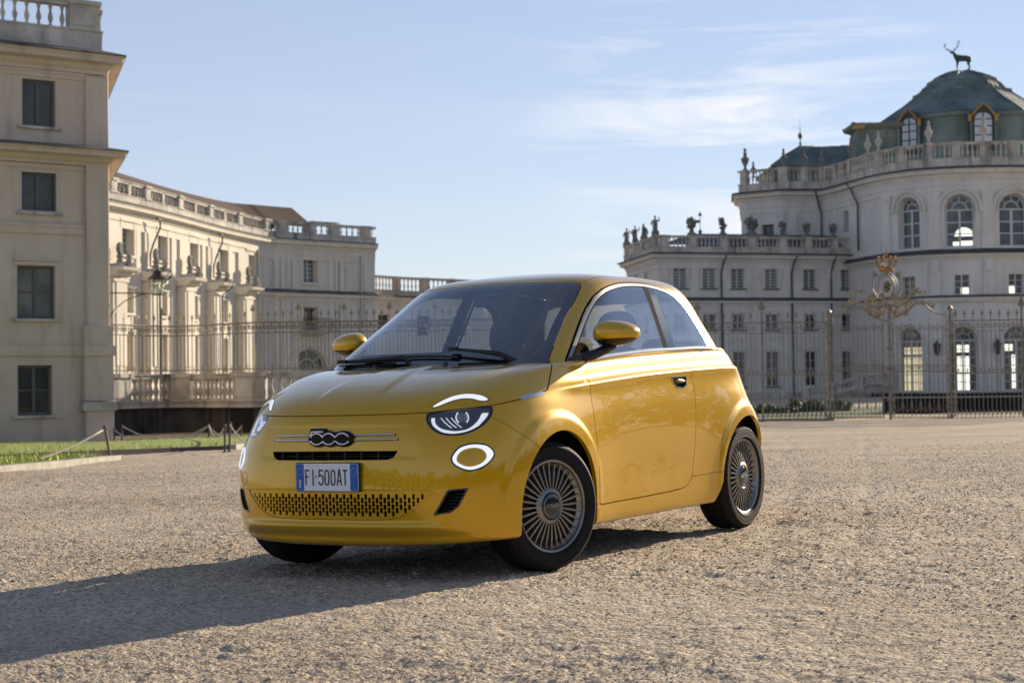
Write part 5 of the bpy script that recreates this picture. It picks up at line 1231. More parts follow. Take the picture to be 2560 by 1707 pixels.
        mb = MB(); mb.tube([(.30+.0,0,.15),(.62,0,.30),(.75,0,.62),(.55,0,.82),(.42,0,.66),(.52,0,.55)], [.20,.20,.17,.13,.09,.05], 8); mb.tube([(.30,0,.12),(.9,0,.10),(1.0,0,.28)], [.2,.15,.07], 8); fixn(mb.build('scroll', STONE, o, True))
build_left_wing()

# ---------------------------------------------------------------- low link building behind
def build_link():
    path = Path([XD(905,135), XD(1000,139), XD(1300,148), XD(1640,158)]); S = path.s_at_px
    root = empty('link_building', loc=W(-6, 142, -.7), label='lower plain link building behind the car with a terracotta-stained balustrade', cat='building')
    def R(o): o.parent = root; o.matrix_parent_inverse = Matrix.Translation(-root.location); return o
    ZC = 8.1; wins = []
    for px in (960, 1060, 1150, 1250, 1350, 1450): s = S(px); wins += [(s-.7,s+.7,5.0,6.6), (s-.7,s+.7,.9,3.4)]
    mb = MB(); wall(mb, path, 0, path.L, -2.5, ZC, wins, 0, .3); R(mb.build('wall', ST_WING))
    mb = MB(); sweep(mb, path, 0, path.L, cornice(ZC-.7, .62, .5)); R(fixn(mb.build('cornice', ST_WING))); mb = MB(); sweep(mb, path, 0, path.L, [(0,ZC-.08),(.55,ZC-.08),(.5,ZC+.06),(0,ZC+.12)]); R(fixn(mb.build('ledge', SOOT)))
    TC = stucco('terracotta_stone', (.44,.33,.26), (.56,.50,.43), .6, (.14,.10,.08), sc=1.2)
    R(balustrade(path, 0, path.L, 0, ZC, 1.62, [S(x) for x in (992, 1062, 1130, 1200, 1280, 1360)], .6, None, TC, .40, plinth=.5, dep=.3, n=7))
    for h in wins: R(window(path, h, None, WF, GLD, off=-.22, cols=2, rows=4, bar=.05)); 
build_link()

# ---------------------------------------------------------------- right wing of the palace
def trophy(mb, h, rn, wide=1.0):
    mb.lathe([(.30*wide,0),(.30*wide,.12*h),(.17*wide,.18*h),(.13*wide,.34*h),(.22*wide,.42*h)], None, 10)
    for k in range(11):
        a = rn.random()*6.28; z = (.42+.45*rn.random())*h; r = .10+.16*rn.random(); c = Vector((math.cos(a)*.16*wide, math.sin(a)*.16*wide, z)); 
        mb.lathe([(0,-r),(r*.8,-r*.5),(r,0),(r*.7,r*.55),(0,r)], Matrix.Translation(c) @ Matrix.Rotation(rn.random()*2, 4, 'X') @ Matrix.Diagonal((1*wide,.7*wide,1.1,1)), 7)
    for k in range(4):
        a = rn.random()*6.28; mb.tube([(0,0,.5*h),(math.cos(a)*.30*wide, math.sin(a)*.30*wide, (.80+.25*rn.random())*h)], [.07,.02], 5)
    mb.lathe([(0,.74*h),(.13,.80*h),(.15,.88*h),(.09,.96*h),(0,1.0*h)], None, 8)
def figure(mb, h, rn):
    "weathered standing statue in drapery on its block"
    mb.box((0,0,.11*h), (.52,.46,.22*h))
    mb.tube([(0,0,.20*h),(.02,.01,.38*h),(-.03,.02,.55*h),(.02,0,.72*h),(0,0,.83*h)], [.24,.20,.21,.19,.08], 9)
    mb.tube([(.02,.17,.76*h),(.10,.30,.62*h),(.20,.24,.52*h)], [.08,.07,.05], 6); mb.tube([(.0,-.17,.76*h),(-.05,-.32,.70*h),(.0,-.36,.92*h)], [.08,.06,.04], 6)
    mb.lathe([(0,.84*h),(.085,.88*h),(.095,.92*h),(.06,.98*h),(0,1.0*h)], Matrix.Translation((.02,0,0)), 8); mb.tube([(-.1,.1,.7*h),(-.24,.22,.45*h),(-.2,.2,.25*h)], [.1,.09,.04], 6)
def build_right_wing():
    path = Path([XD(1571,150.5), XD(1648,139), XD(1902,141.5), XD(2215,145)]); S = path.s_at_px; path.sg = 1 if path.sg == 1 else -1
    # outward check on the front stretch
    t, n = path.frame(path.L-3); 
    if n@np.array([0,-1]) < 0: path.sg *= -1
    root = empty('palace_wing', loc=W(20, 142, -.6), label='three storey pale palace wing right of the car roof with statues along its balustrade', cat='building')
    def R(o): o.parent = root; o.matrix_parent_inverse = Matrix.Translation(-root.location); return o
    ZT = 12.85; ZC = 11.15; ZM = 7.65; sc_ = path.S[1]
    wins = []; cs = [S(x) for x in (1702, 1775, 1847, 1931, 2027, 2121)]
    for s in cs: wins += [(s-.57,s+.57,8.55,10.2), (s-.55,s+.55,5.15,6.45), (s-.55,s+.55,.45,3.35)]
    for f_ in (.3, .62): s = sc_*f_; wins += [(s-.5,s+.5,8.6,10.1), (s-.5,s+.5,5.2,6.4)]
    mb = MB(); wall(mb, path, 0, path.L, -2.2, ZC, wins, 0, .3); mb.add([path.at(0,0,-2.2), path.at(0,-8,-2.2), path.at(0,-8,ZC), path.at(0,0,ZC)], [(0,1,2,3)]); R(mb.build('wall', ST_PAL))
    mb = MB(); sweep(mb, path, 0, path.L, cornice(ZC-.6, .75, .75)); sweep(mb, path, 0, path.L, [(0,ZC-.95),(.08,ZC-.95),(.08,ZC-.62),(0,ZC-.62)]); R(fixn(mb.build('cornice', ST_PAL)))
    mb = MB(); sweep(mb, path, -.0, path.L, [(0,ZC+.15),(.95,ZC+.15),(.92,ZC+.24),(.1,ZC+.36)]); R(fixn(mb.build('ledge', LEAD)))
    mb = MB(); sweep(mb, path, 0, path.L, [(0,ZM-.55),(.10,ZM-.55),(.14,ZM-.35),(.30,ZM-.28),(.30,ZM-.12),(0,ZM-.12)]); R(fixn(mb.build('string_course', ST_PAL)))
    mb = MB(); sweep(mb, path, 0, path.L, [(0,ZM-.12),(.38,ZM-.12),(.36,ZM),(.02,ZM+.16)]); R(fixn(mb.build('ledge', LEAD)))
    mb = MB(); pbox(mb, path, 0, path.L, 0, .16, -2.2, -.05); R(fixn(mb.build('plinth', STONE)))
    piers = [.5, sc_*.33, sc_*.6, sc_-.45]+[S(x) for x in (1663, 1732, 1811, 1882, 1959, 2020, 2086, 2162)]
    R(balustrade(path, 0, path.L, .1, ZC+.25, ZT-ZC-.25, piers, .66, None, STONE, .34, plinth=.55, dep=.32, n=7))
    mb = MB()
    for px in (1661, 1738, 1813, 1892, 1967, 2078, 2165, 2205): 
        s = S(px); mb = MB(); pbox(mb, path, s-.38, s+.38, 0, .10, ZM+.16, ZC-.96); pbox(mb, path, s-.28, s+.28, .1, .22, ZC-1.8, ZC-.96); pbox(mb, path, s-.22, s+.22, .1, .16, ZC-1.92, ZC-1.8); R(fixn(mb.build('pilaster', ST_PAL)))
        mb = MB(); pbox(mb, path, s-.38, s+.38, 0, .10, -.05, ZM-.56); R(fixn(mb.build('pilaster', ST_PAL)))
    for i, h in enumerate(wins):
        lev = i % 3 if i < 18 else (0 if h[2] > 7 else 1)
        R(window(path, h, None, WFW, GLG if lev == 0 and (i//3) not in (2,) else GLD, off=-.24, cols=2, rows=(6,2,4)[lev], bar=.04, frame=.06))
        mb = MB(); pbox(mb, path, h[0]-.15, h[1]+.15, -.02, .14, h[2]-.10, h[2]); R(fixn(mb.build('sill', LEAD)))
        mb = MB(); pbox(mb, path, h[0]-.26, h[0]-.08, 0, .06, h[2]-.05, h[3]+.2); pbox(mb, path, h[1]+.08, h[1]+.26, 0, .06, h[2]-.05, h[3]+.2); pbox(mb, path, h[0]-.26, h[1]+.26, 0, .06, h[3]+.2, h[3]+.36)
        if lev == 0: pbox(mb, path, (h[0]+h[1])/2-.13, (h[0]+h[1])/2+.13, 0, .12, h[3]+.06, h[3]+.5)
        if lev == 1: pbox(mb, path, h[0]-.3, h[1]+.3, 0, .09, h[2]-.75, h[2]-.35)
        R(fixn(mb.build('window_surround', ST_PAL)))
    for px in (1804, 1980, 2078):
        s = S(px); mb = MB(); mb.tube([path.at(s+.25,.7,ZC+.1), path.at(s+.12,.45,ZC-.45), path.at(s,.2,ZC-1.3), path.at(s,.2,-1.5)], .075, 8); R(mb.build('downpipe', PIPE, None, True))
    mb = MB(); st = path.stops(0, path.L); k = len(st); vs = [path.at(s, -.6, ZT-.7) for s in st]+[path.at(s, -4.0, ZT+.55) for s in st]+[path.at(s, -8, ZT-.7) for s in st]; mb.add(vs, [(r*k+i, r*k+i+1, (r+1)*k+i+1, (r+1)*k+i) for r in range(2) for i in range(k-1)]); R(fixn(mb.build('slate_roof', mat('slate', (.07,.075,.085), .6, noise=(2,.3)))))
    rn = random.Random(4)
    spots = [(.5,1582,2.35,'f','leftmost statue on the far end of the wing balustrade'), (sc_*.33,1616,2.2,'f','second statue from the left on the receding balustrade'), (sc_*.62,1637,2.0,'f','third statue from the left, just before the wing corner'), (sc_-.3,1656,2.4,'f','statue on the corner of the wing balustrade'),
             (None,1731.7,2.3,'t','stone trophy left of the weather vane'), (None,1810,2.25,'t','stone trophy with spread arms right of the weather vane'), (None,1882,2.4,'T','large rounded stone trophy in front of the upper block corner'), (None,1959.5,1.9,'t','stone trophy right of the upper block window'),
             (None,2020,1.85,'t','stone trophy below the concave upper wall'), (None,2085,1.75,'t','round stone trophy between the two upper downpipes'), (None,2162,1.85,'t','stone trophy beside the right upper downpipe')]
    for s, px, h, k, lab in spots:
        if s is None: s = S(px)
        p = path.at(s, .12, ZT); mb = MB()
        h *= .69
        if k == 'f': figure(mb, h, rn)
        else: trophy(mb, h, rn, 1.9 if k == 'T' else 1.25)
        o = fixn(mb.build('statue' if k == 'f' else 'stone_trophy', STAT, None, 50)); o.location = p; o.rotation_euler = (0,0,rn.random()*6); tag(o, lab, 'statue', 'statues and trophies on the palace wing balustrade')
    # weather vane behind the balustrade
    p = W(*XD(1754.7, 147), ZT-.3); mb = MB(); mb.lathe([(1.0,0),(.75,.5),(.35,1.0),(.12,1.3),(.10,1.7),(.22,1.8),(.10,1.95),(.08,2.3),(.30,2.6),(.34,2.8),(.22,3.05),(.06,3.25),(.05,6.2)], None, 10); o = fixn(mb.build('weather_vane', mat('verdigris_dark', (.05,.075,.065), .7), None, 40)); o.location = p; o.scale = (.5,.5,.45)
    mb = MB(); Mx = Matrix(((Rh[0],0,Fh[0],0),(Rh[1],0,Fh[1],0),(0,1,0,0),(0,0,0,1)))
    mb.prism([(-.05,4.5),(-1.0,4.4),(-1.35,4.2),(-1.1,4.7),(-1.35,5.1),(-.6,5.0),(-.05,5.05)], Mx, .05); mb.prism([(-.05,5.05),(-.05,4.5),(.02,4.5),(.02,5.8),(.35,5.8),(0,6.7),(-.35,5.8),(-.05,5.8)], Mx @ Matrix.Translation((0,0,.0)), .05); mb.build('flag', mat('verdigris_dark', (.05,.075,.065), .7), o); tag(o, 'dark weather vane with a small flag on the wing roof', 'weather vane')
build_right_wing()
# ---------------------------------------------------------------- domed palace
COPPER = mat('verdigris_copper', (.175,.215,.195), .65, noise=(.5,.45), col2=(.085,.12,.11), bump=(2,.3)); GOLDT = mat('gilded_trim', (.36,.21,.06), .5, .4); COPD = mat('dark_copper', (.05,.06,.055), .7)
def build_palace():
    cx, cD = XD(2417, 152)
    # plan line of the upper block: left return, straight block, concave link, convex hall
    pts = [XD(1858,156), XD(1860,150.2), XD(1959,147.9), XD(2062,148.3)]
    con = smooth_poly([XD(2062,148.3), XD(2094,146.5), XD(2150,142), XD(2210,137.8), XD(2275,135.4), XD(2342,134.0), XD(2440,133.2), XD(2560,133.3), XD(2700,134.6), XD(2860,139)], 3, False)
    up = Path(pts+[tuple(p) for p in con[1:]]); S = up.s_at_px
    t, n = up.frame(S(2500)); 
    if n@np.array([0,-1]) < 0: up.sg *= -1
    root = empty('domed_palace', loc=W(cx, cD, -.5), label='baroque palace hall on the right with a green copper dome and tall arched windows', cat='building')
    def R(o): o.parent = root; o.matrix_parent_inverse = Matrix.Translation(-root.location); return o
    ZT = 19.35; ZC = 17.1; ZL = 10.75; ZM = 7.35
    s0 = S(2100)
    bigs = []
    for px, hw in ((2276, 1.02), (2405.5, 1.17), (2541, 1.17), (2680, 1.1)): s = S(px); bigs.append((s-hw, s+hw, 11.2, 15.3, True))
    mids = []; arcs = []
    for px in (2274, 2407.7, 2544, 2680): s = S(px); mids.append((s-.6, s+.6, 7.45, 9.6)); arcs.append((s-1.08, s+1.08, -.1, 5.0, True))
    sm = [(S(1924.5)-.6, S(1924.5)+.6, 12.8, 14.5)]; s = S(2120); sm += [(s-.55, s+.55, 13.4, 15.2)]
    mb = MB(); wall(mb, up, 0, up.L, 9.0, ZC, bigs+sm, 0, .75); wall(mb, up, s0, up.L, -2.2, 9.0, [h for h in mids if 1 and h[0] > s0]+[h for h in arcs if h[0] > s0], 0, .5)
    R(mb.build('wall', ST_PAL))
    # mids straddle 9.0: cover by building the walls in two bands
    def ring(z0, prof, m, name, a=0.0):
        mb = MB(); sweep(mb, up, a, up.L, prof); R(fixn(mb.build(name, m)))
    ring(0, cornice(ZC-.7, .85, .7), ST_PAL, 'cornice'); ring(0, [(0,ZC+.15),(.88,ZC+.15),(.85,ZC+.27),(.1,ZC+.42)], LEAD, 'ledge')
    ring(0, [(0,ZC-1.55),(.08,ZC-1.55),(.08,ZC-1.1),(.14,ZC-1.1),(.14,ZC-.72),(0,ZC-.72)], ST_PAL, 'architrave')
    ring(0, cornice(ZL-.62, .5, .45), ST_PAL, 'cornice', s0); ring(0, [(0,ZL-.12),(.55,ZL-.12),(.5,ZL+.02),(.0,ZL+.28)], LEAD, 'ledge', s0)
    ring(0, [(0,ZM-.55),(.1,ZM-.55),(.3,ZM-.3),(.3,ZM-.1),(0,ZM-.1)], ST_PAL, 'string_course', s0); ring(0, [(0,ZM-.1),(.4,ZM-.1),(.36,ZM+.02),(.0,ZM+.08)], LEAD, 'ledge', s0)
    ring(0, [(0,-2.2),(.2,-2.2),(.2,-.1),(0,-.1)], STONE, 'plinth', s0)
    piers = [S(x) for x in (1868, 1965, 2017, 2062, 2100, 2136, 2178, 2206, 2262, 2331, 2399, 2469, 2540, 2610)]
    R(balustrade(up, S(1860), up.L, .05, ZC+.3, ZT-ZC-.3, piers, .62, None, STONE, .34, plinth=.72, dep=.32, n=7))
    def pil(*bx): 
        mb = MB(); [pbox(mb, up, *q) for q in bx]; R(fixn(mb.build('pilaster', ST_PAL)))
    for px in (2225, 2342, 2475, 2610):
        s = S(px); pil((s-.42,s+.42,0,.14,ZL+1.5,ZC-2.0),(s-.50,s+.50,0,.18,ZL+.28,ZL+1.5),(s-.48,s+.48,0,.2,ZC-2.0,ZC-1.56)); pil((s-.42,s+.42,0,.14,ZM+.08,ZL-.63),(s-.3,s+.3,.14,.28,ZL-1.5,ZL-.63)); pil((s-.42,s+.42,0,.14,-.1,ZM-.56))
    for px in (1872, 1953, 1985, 2048): s = S(px); pil((s-.45,s+.45,0,.14,9,ZC-1.56))
    for h in bigs: 
        R(window(up, h, None, WFW, GLB, off=-.6, cols=2, rows=3, bar=.10, frame=.12, name='arched_window')); mb = MB(); c = (h[0]+h[1])/2; r = (h[1]-h[0])/2; zs = h[3]-r
        for rr_, w_, o_ in ((r+.45,.13,.10),(r+.12,.07,.05)): mb.tube([up.at(c-rr_*math.cos(t), o_, zs+rr_*math.sin(t)) for t in np.linspace(-.12, math.pi+.12, 19)], w_, 6)
        for sg in (-1, 1): pbox(mb, up, c+sg*(r+.75)-.03, c+sg*(r+.75)+.03, 0, .05, ZL+.6, h[3]+.75); 
        pbox(mb, up, c-r-.75, c+r+.75, 0, .05, h[3]+.72, h[3]+.80); R(fixn(mb.build('window_surround', ST_PAL)))
    for h in mids: R(window(up, h, None, WFW, GLD, off=-.3, cols=2, rows=4, bar=.05, frame=.08))
    for h in sm: R(window(up, h, None, WF, GLG, off=-.5, cols=2, rows=3, bar=.05, frame=.07))
    for h in arcs:
        R(window(up, h, None, WFW, GLB, off=-.38, cols=4, rows=6, bar=.07, frame=.12, name='arched_door')); c = (h[0]+h[1])/2; r = 1.08; zs = h[3]-r; mb = MB()
        mb.tube([up.at(c-(r+.28)*math.cos(t), .06, zs+(r+.28)*math.sin(t)) for t in np.linspace(0, math.pi, 17)], .11, 6)
        for sg in (-1, 1): pbox(mb, up, c+sg*(r+.3)-.2, c+sg*(r+.3)+.2, 0, .1, -.1, zs-.2); pbox(mb, up, c+sg*(r+.32)-.3, c+sg*(r+.32)+.3, 0, .16, zs-.2, zs-.02)
        R(fixn(mb.build('door_surround', ST_PAL)))
    # glowing panes stand in for daylight showing through from the far side
    LIT = mat('daylight_glow', (.8,.82,.7), .4, emit=(1.0,.98,.82), estr=.75); LITW = mat('daylight_glow_warm', (.6,.5,.3), .4, emit=(.9,.78,.5), estr=.4)
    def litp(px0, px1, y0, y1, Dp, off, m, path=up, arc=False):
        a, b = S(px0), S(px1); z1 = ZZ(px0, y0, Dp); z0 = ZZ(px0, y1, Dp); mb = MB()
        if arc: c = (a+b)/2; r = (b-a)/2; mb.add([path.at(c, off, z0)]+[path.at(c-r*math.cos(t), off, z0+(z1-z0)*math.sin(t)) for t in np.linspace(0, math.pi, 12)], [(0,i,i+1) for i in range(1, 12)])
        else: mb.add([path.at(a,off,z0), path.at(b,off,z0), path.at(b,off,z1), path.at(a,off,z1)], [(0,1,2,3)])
        R(mb.build('daylight_glow', m))
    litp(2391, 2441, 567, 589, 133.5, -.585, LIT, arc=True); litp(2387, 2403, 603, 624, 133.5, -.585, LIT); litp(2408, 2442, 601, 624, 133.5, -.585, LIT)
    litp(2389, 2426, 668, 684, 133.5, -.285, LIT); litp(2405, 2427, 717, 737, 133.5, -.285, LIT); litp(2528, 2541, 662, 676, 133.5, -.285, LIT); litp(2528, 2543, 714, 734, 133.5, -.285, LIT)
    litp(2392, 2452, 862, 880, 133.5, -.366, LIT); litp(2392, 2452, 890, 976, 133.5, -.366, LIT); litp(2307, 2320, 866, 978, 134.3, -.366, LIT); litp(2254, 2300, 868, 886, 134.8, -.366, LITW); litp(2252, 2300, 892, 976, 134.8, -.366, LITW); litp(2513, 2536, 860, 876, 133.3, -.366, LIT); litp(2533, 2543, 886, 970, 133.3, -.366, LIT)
    for px, Dd in ((2146, 142.3), (2042, 148.4)):
        s = S(px); mb = MB(); mb.tube([up.at(s-.1,.7,ZC+.1), up.at(s+.1,.5,ZC-.35), up.at(s+.75,.2,ZC-1.7), up.at(s+.75,.2,11.6)], .08, 8); R(mb.build('downpipe', PIPE, None, True))
    for px, wd in ((2345,'between the first and second arched doors'), (2490,'between the second and third arched doors')):
        s = S(px); p = up.at(s, .5, 3.2); o = empty('wall_lantern', loc=p, label='small dark lantern on the palace wall '+wd, cat='lantern', group='lanterns on the palace wall'); mb = MB(); mb.lathe([(0,.75),(.1,.65),(.12,.55),(.36,.35),(.30,.32),(.18,-.35),(.08,-.45)], None, 6); mb.build('lamp_housing', PIPE, o); mb = MB(); mb.tube([(0,0,.7), tuple(up.at(s,0,4.1)-p)], .03, 5); mb.build('bracket', PIPE, o)
    # dark front steps and ramp balustrade
    mb = MB()
    for k in range(6): pbox(mb, up, S(2225), up.L, .2, 4.2-.45*k, -2, -1.1+.18*k)
    DST = mat('dark_step_stone', (.03,.03,.034), .9, noise=(2,.3), spec=.1); R(fixn(mb.build('entrance_steps', DST)))
    tp = Path([XD(2236, 72), XD(2900, 72)]); mb = MB(); vs = [(0,-1.5),(0,-.42),(-.4,-.42),(-.4,-.245),(-.8,-.245),(-.8,-.07),(-1.2,-.07),(-1.2,.105),(-2.6,.105),(-2.6,-1.5)]
    sweep(mb, tp, 0, tp.L, vs); o = fixn(mb.build('terrace_steps', DST)); tag(o, 'dark stepped terrace edge behind the gate below the arched doors', 'steps')
    mb = MB(); rp = Path([XD(2010,139), XD(2085,138), XD(2160,137), XD(2225,135.5)]); st = np.linspace(0, rp.L, 22); hh = lambda s: -.55+1.0*min(max((s-1.5)/(rp.L-3.2), 0), 1)
    for i in range(21):
        a, b = st[i], st[i+1]; za = hh(a); mb.box(rp.at((a+b)/2, 0, za+.86), (.42,.42,.12)); mb.lathe([(r, z/.72*.62) for r, z in BAL], Matrix.Translation(rp.at((a+b)/2, 0, za+.2)), 6)
        if i in (0,6,13,20): mb.box(rp.at((a+b)/2, 0, za+.45), (.5,.5,1.1))
    mb.tube([rp.at(s,0,hh(s)+.93) for s in st], .14, 4); mb.tube([rp.at(s,0,hh(s)+.1) for s in st], .22, 4); o = R(fixn(mb.build('stair_balustrade', STONE)))
    # ---- roofs: mansard of the hall (octagonal), dome lantern stage, lower green roof
    def oct_(r, z, nx=8, rot=22.5, sx=1.0): return [W(cx+r*math.sin(R_(rot+45*i))*sx, cD-r*math.cos(R_(rot+45*i)), z) for i in range(nx)]
    zd = lambda y: ZZ(2411, y, 150)
    def stage(prof, m, name, rot=22.5, rib=True):
        mb = MB(); rings = [oct_(r, z, 8, rot) for r, z in prof]; vs = [p for q in rings for p in q]
        mb.add(vs, [(i*8+j, i*8+(j+1) % 8, (i+1)*8+(j+1) % 8, (i+1)*8+j) for i in range(len(prof)-1) for j in range(8)]+[tuple((len(prof)-1)*8+j for j in range(8))])
        if rib:
            for j in range(8): mb.tube([rings[i][j] for i in range(len(prof))], .10, 5)
            for i in range(len(prof)-1):
                for j in range(8):
                    for f_ in (.25, .5, .75): a = rings[i][j].lerp(rings[i][(j+1) % 8], f_); b = rings[i+1][j].lerp(rings[i+1][(j+1) % 8], f_); mb.tube([a, b], .035, 4)
        return R(fixn(mb.build(name, m)))
    k = 1/math.cos(R_(22.5))
    stage([(9.7,18.0),(9.3,18.6),(8.6,20.4),(8.2,22.2),(8.1,23.2)], COPPER, 'mansard_roof')
    stage([(8.1,23.1),(8.45,23.2),(8.45,23.5),(7.9,23.6)], COPPER, 'mansard_cornice', rib=False)
    stage([(8.1,23.6),(6.9,24.35),(5.55,25.15),(4.3,26.05),(4.28,26.3),(3.75,26.45),(3.4,26.9),(3.05,27.15),(3.0,27.35),(2.4,27.65),(1.7,27.95),(.9,28.18),(0.02,28.25)], COPPER, 'dome')
    # dormers with gilded pediments
    for ang, lab in ((-3, ''), (-48, ''), (42, '')):
        d = Vector(tuple(Rh*math.sin(R_(ang))-Fh*math.cos(R_(ang)))); r_ = Vector(tuple(Rh*math.cos(R_(ang))+Fh*math.sin(R_(ang)))); c0 = W(cx, cD, 0)+d*8.3*.94
        Mx = Matrix(((r_.x,0,d.x,c0.x),(r_.y,0,d.y,c0.y),(0,1,0,0),(0,0,0,1)))
        out = [(-1.05,20.1),(1.05,20.1),(1.05,23.1),(.5,23.75),(0,24.0),(-.5,23.75),(-1.05,23.1)]
        mb = MB(); mb.prism(out, Mx @ Matrix.Translation((0,0,-2.2)), 2.5); dm = R(fixn(mb.build('dormer', COPD)))
        inv = Matrix.Translation(-root.location)
        mb = MB(); win_ = [(-.78,20.5),(.78,20.5)]+[(.78*math.cos(t), 22.75+.62*math.sin(t)) for t in np.linspace(0, math.pi, 9)]; mb.prism(win_, Mx @ Matrix.Translation((0,0,.30)), .02); q = mb.build('pane', mat('dormer_glass', (.42,.45,.55), .2)); q.parent = root; q.matrix_parent_inverse = inv
        mb = MB(); 
        for x in (-.78,0,.78): mb.tube([Mx @ Vector((x,20.5,.34)), Mx @ Vector((x,22.9 if x else 23.35,.34))], .06, 4)
        for z in (20.55,21.4,22.15,22.75): mb.tube([Mx @ Vector((-.78,z,.34)), Mx @ Vector((.78,z,.34))], .045, 4)
        mb.tube([Mx @ Vector((.78*math.cos(t),22.75+.62*math.sin(t),.34)) for t in np.linspace(0, math.pi, 9)], .06, 4); q = mb.build('dormer_frame', COPD); q.parent = root; q.matrix_parent_inverse = inv
        mb = MB(); mb.tube([Mx @ Vector(p) for p in ((-1.32,23.05,.5),(-.90,23.1,.55),(-.55,23.6,.55),(0,24.05,.55),(.55,23.6,.55),(.90,23.1,.55),(1.32,23.05,.5))], .09, 6); mb.box(Mx @ Vector((-1.10,22.8,.42)), (.24,.24,.5)); mb.box(Mx @ Vector((1.10,22.8,.42)), (.24,.24,.5)); q = mb.build('gilded_pediment', GOLDT); q.parent = root; q.matrix_parent_inverse = inv
        for x_ in (-1.02, 1.02): mb = MB(); mb.tube([Mx @ Vector((x_,20.2,.42)), Mx @ Vector((x_,22.5,.42))], .13, 6); q = mb.build('dormer_column', COPPER); q.parent = root; q.matrix_parent_inverse = inv
    # side mansard block left of the dome
    def boxroof(px0, px1, Dn, Df, prof, m, name):
        mb = MB(); rings = []
        for ins, z in prof:
            a = XD(px0, Dn); b = XD(px1, Dn); xs, xe = a[0]+ins, b[0]-ins; rings.append([W(xs, Dn+ins, z), W(xe, Dn+ins, z), W(xe, Df-ins, z), W(xs, Df-ins, z)])
        vs = [p for q in rings for p in q]; mb.add(vs, [(i*4+j, i*4+(j+1) % 4, (i+1)*4+(j+1) % 4, (i+1)*4+j) for i in range(len(prof)-1) for j in range(4)]+[tuple((len(prof)-1)*4+j for j in range(4))])
        for j in range(4): mb.tube([r[j] for r in rings], .1, 5)
        for q in range(1, 9):
            for i in range(len(rings)-1): mb.tube([rings[i][0].lerp(rings[i][1], q/9), rings[i+1][0].lerp(rings[i+1][1], q/9)], .04, 4)
        return R(fixn(mb.build(name, m)))
    boxroof(2143, 2330, 147, 151, [(0,18.2),(.15,19.6),(.55,21.2),(.5,22.5),(.0,22.75),(-.12,23.0),(.1,23.05)], COPPER, 'side_roof')
    mb = MB(); a = XD(2143,146.9); pp = Path([a, XD(2170,146.9)]); pbox(mb, pp, 0, pp.L, -.2, .2, 22.45, 22.85); R(fixn(mb.build('gilded_trim', GOLDT)))
    boxroof(1938, 2260, 150.5, 160, [(0,17.9),(.35,18.9),(.15,19.6),(-.1,19.85),(.8,20.5),(1.6,21.1),(2.9,21.9),(4.4,22.1)], COPPER, 'green_roof')
    p = W(*XD(2009, 155), 21.9); mb = MB(); mb.lathe([(.9,-.6),(.7,0),(.35,.35),(.15,.6),(.38,.8),(.12,1.0),(.30,1.25),(.12,1.5),(.10,2.0),(.42,2.5),(.48,2.85),(.30,3.3),(.08,3.6),(.07,4.1),(.16,4.2),(.05,4.4),(.02,6.6)], None, 10); o = fixn(mb.build('finial', COPPER, None, 40)); o.location = p; o.scale = (.45,.45,.43); o.parent = root; o.matrix_parent_inverse = Matrix.Translation(-root.location)
    # urns on the balustrade
    UR_ = [(.30,0),(.30,.12),(.16,.2),(.13,.42),(.30,.75),(.40,1.05),(.42,1.2),(.30,1.28),(.20,1.4),(.16,1.6),(.20,1.7),(.10,1.85),(.16,2.0),(.12,2.15),(0,2.3)]
    for px, sc_, lab, z_ in ((1870.6,1.15,'tall urn on the far left corner of the upper palace balustrade',ZT), (1890,.85,'smaller urn just right of the corner urn',ZT), (1966,.95,'urn in front of the left slope of the lower green roof',ZT), (2017.5,.9,'urn in front of the lower green roof below its finial',ZT), (2063,.9,'urn where the balustrade begins to curve',ZT),
                     (2137,1.05,'urn left of the dark green side roof against the sky',ZT), (2179,.95,'left urn of a close pair before the side roof',ZT), (2206,.95,'right urn of a close pair before the side roof',ZT), (2331,1.05,'urn left of the central gilded dormer',ZT), (2469,1.1,'urn right of the central gilded dormer',ZT)):
        s = S(px) if px != 1890 else None; p = up.at(s, .05, z_) if s is not None else W(*XD(1890,155), z_)
        mb = MB(); sc_ *= .78; mb.lathe([(r*sc_, z*sc_) for r, z in UR_], None, 10)
        for a in range(2): mb.tube([(.3*sc_*(1-2*a),0,.8*sc_),(.55*sc_*(1-2*a),0,1.1*sc_),(.36*sc_*(1-2*a),0,1.25*sc_)], .05, 5)
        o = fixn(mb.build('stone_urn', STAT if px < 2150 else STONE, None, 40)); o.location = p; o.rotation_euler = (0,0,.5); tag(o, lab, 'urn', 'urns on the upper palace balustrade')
    return W(cx, cD, 28.25)
top = build_palace()
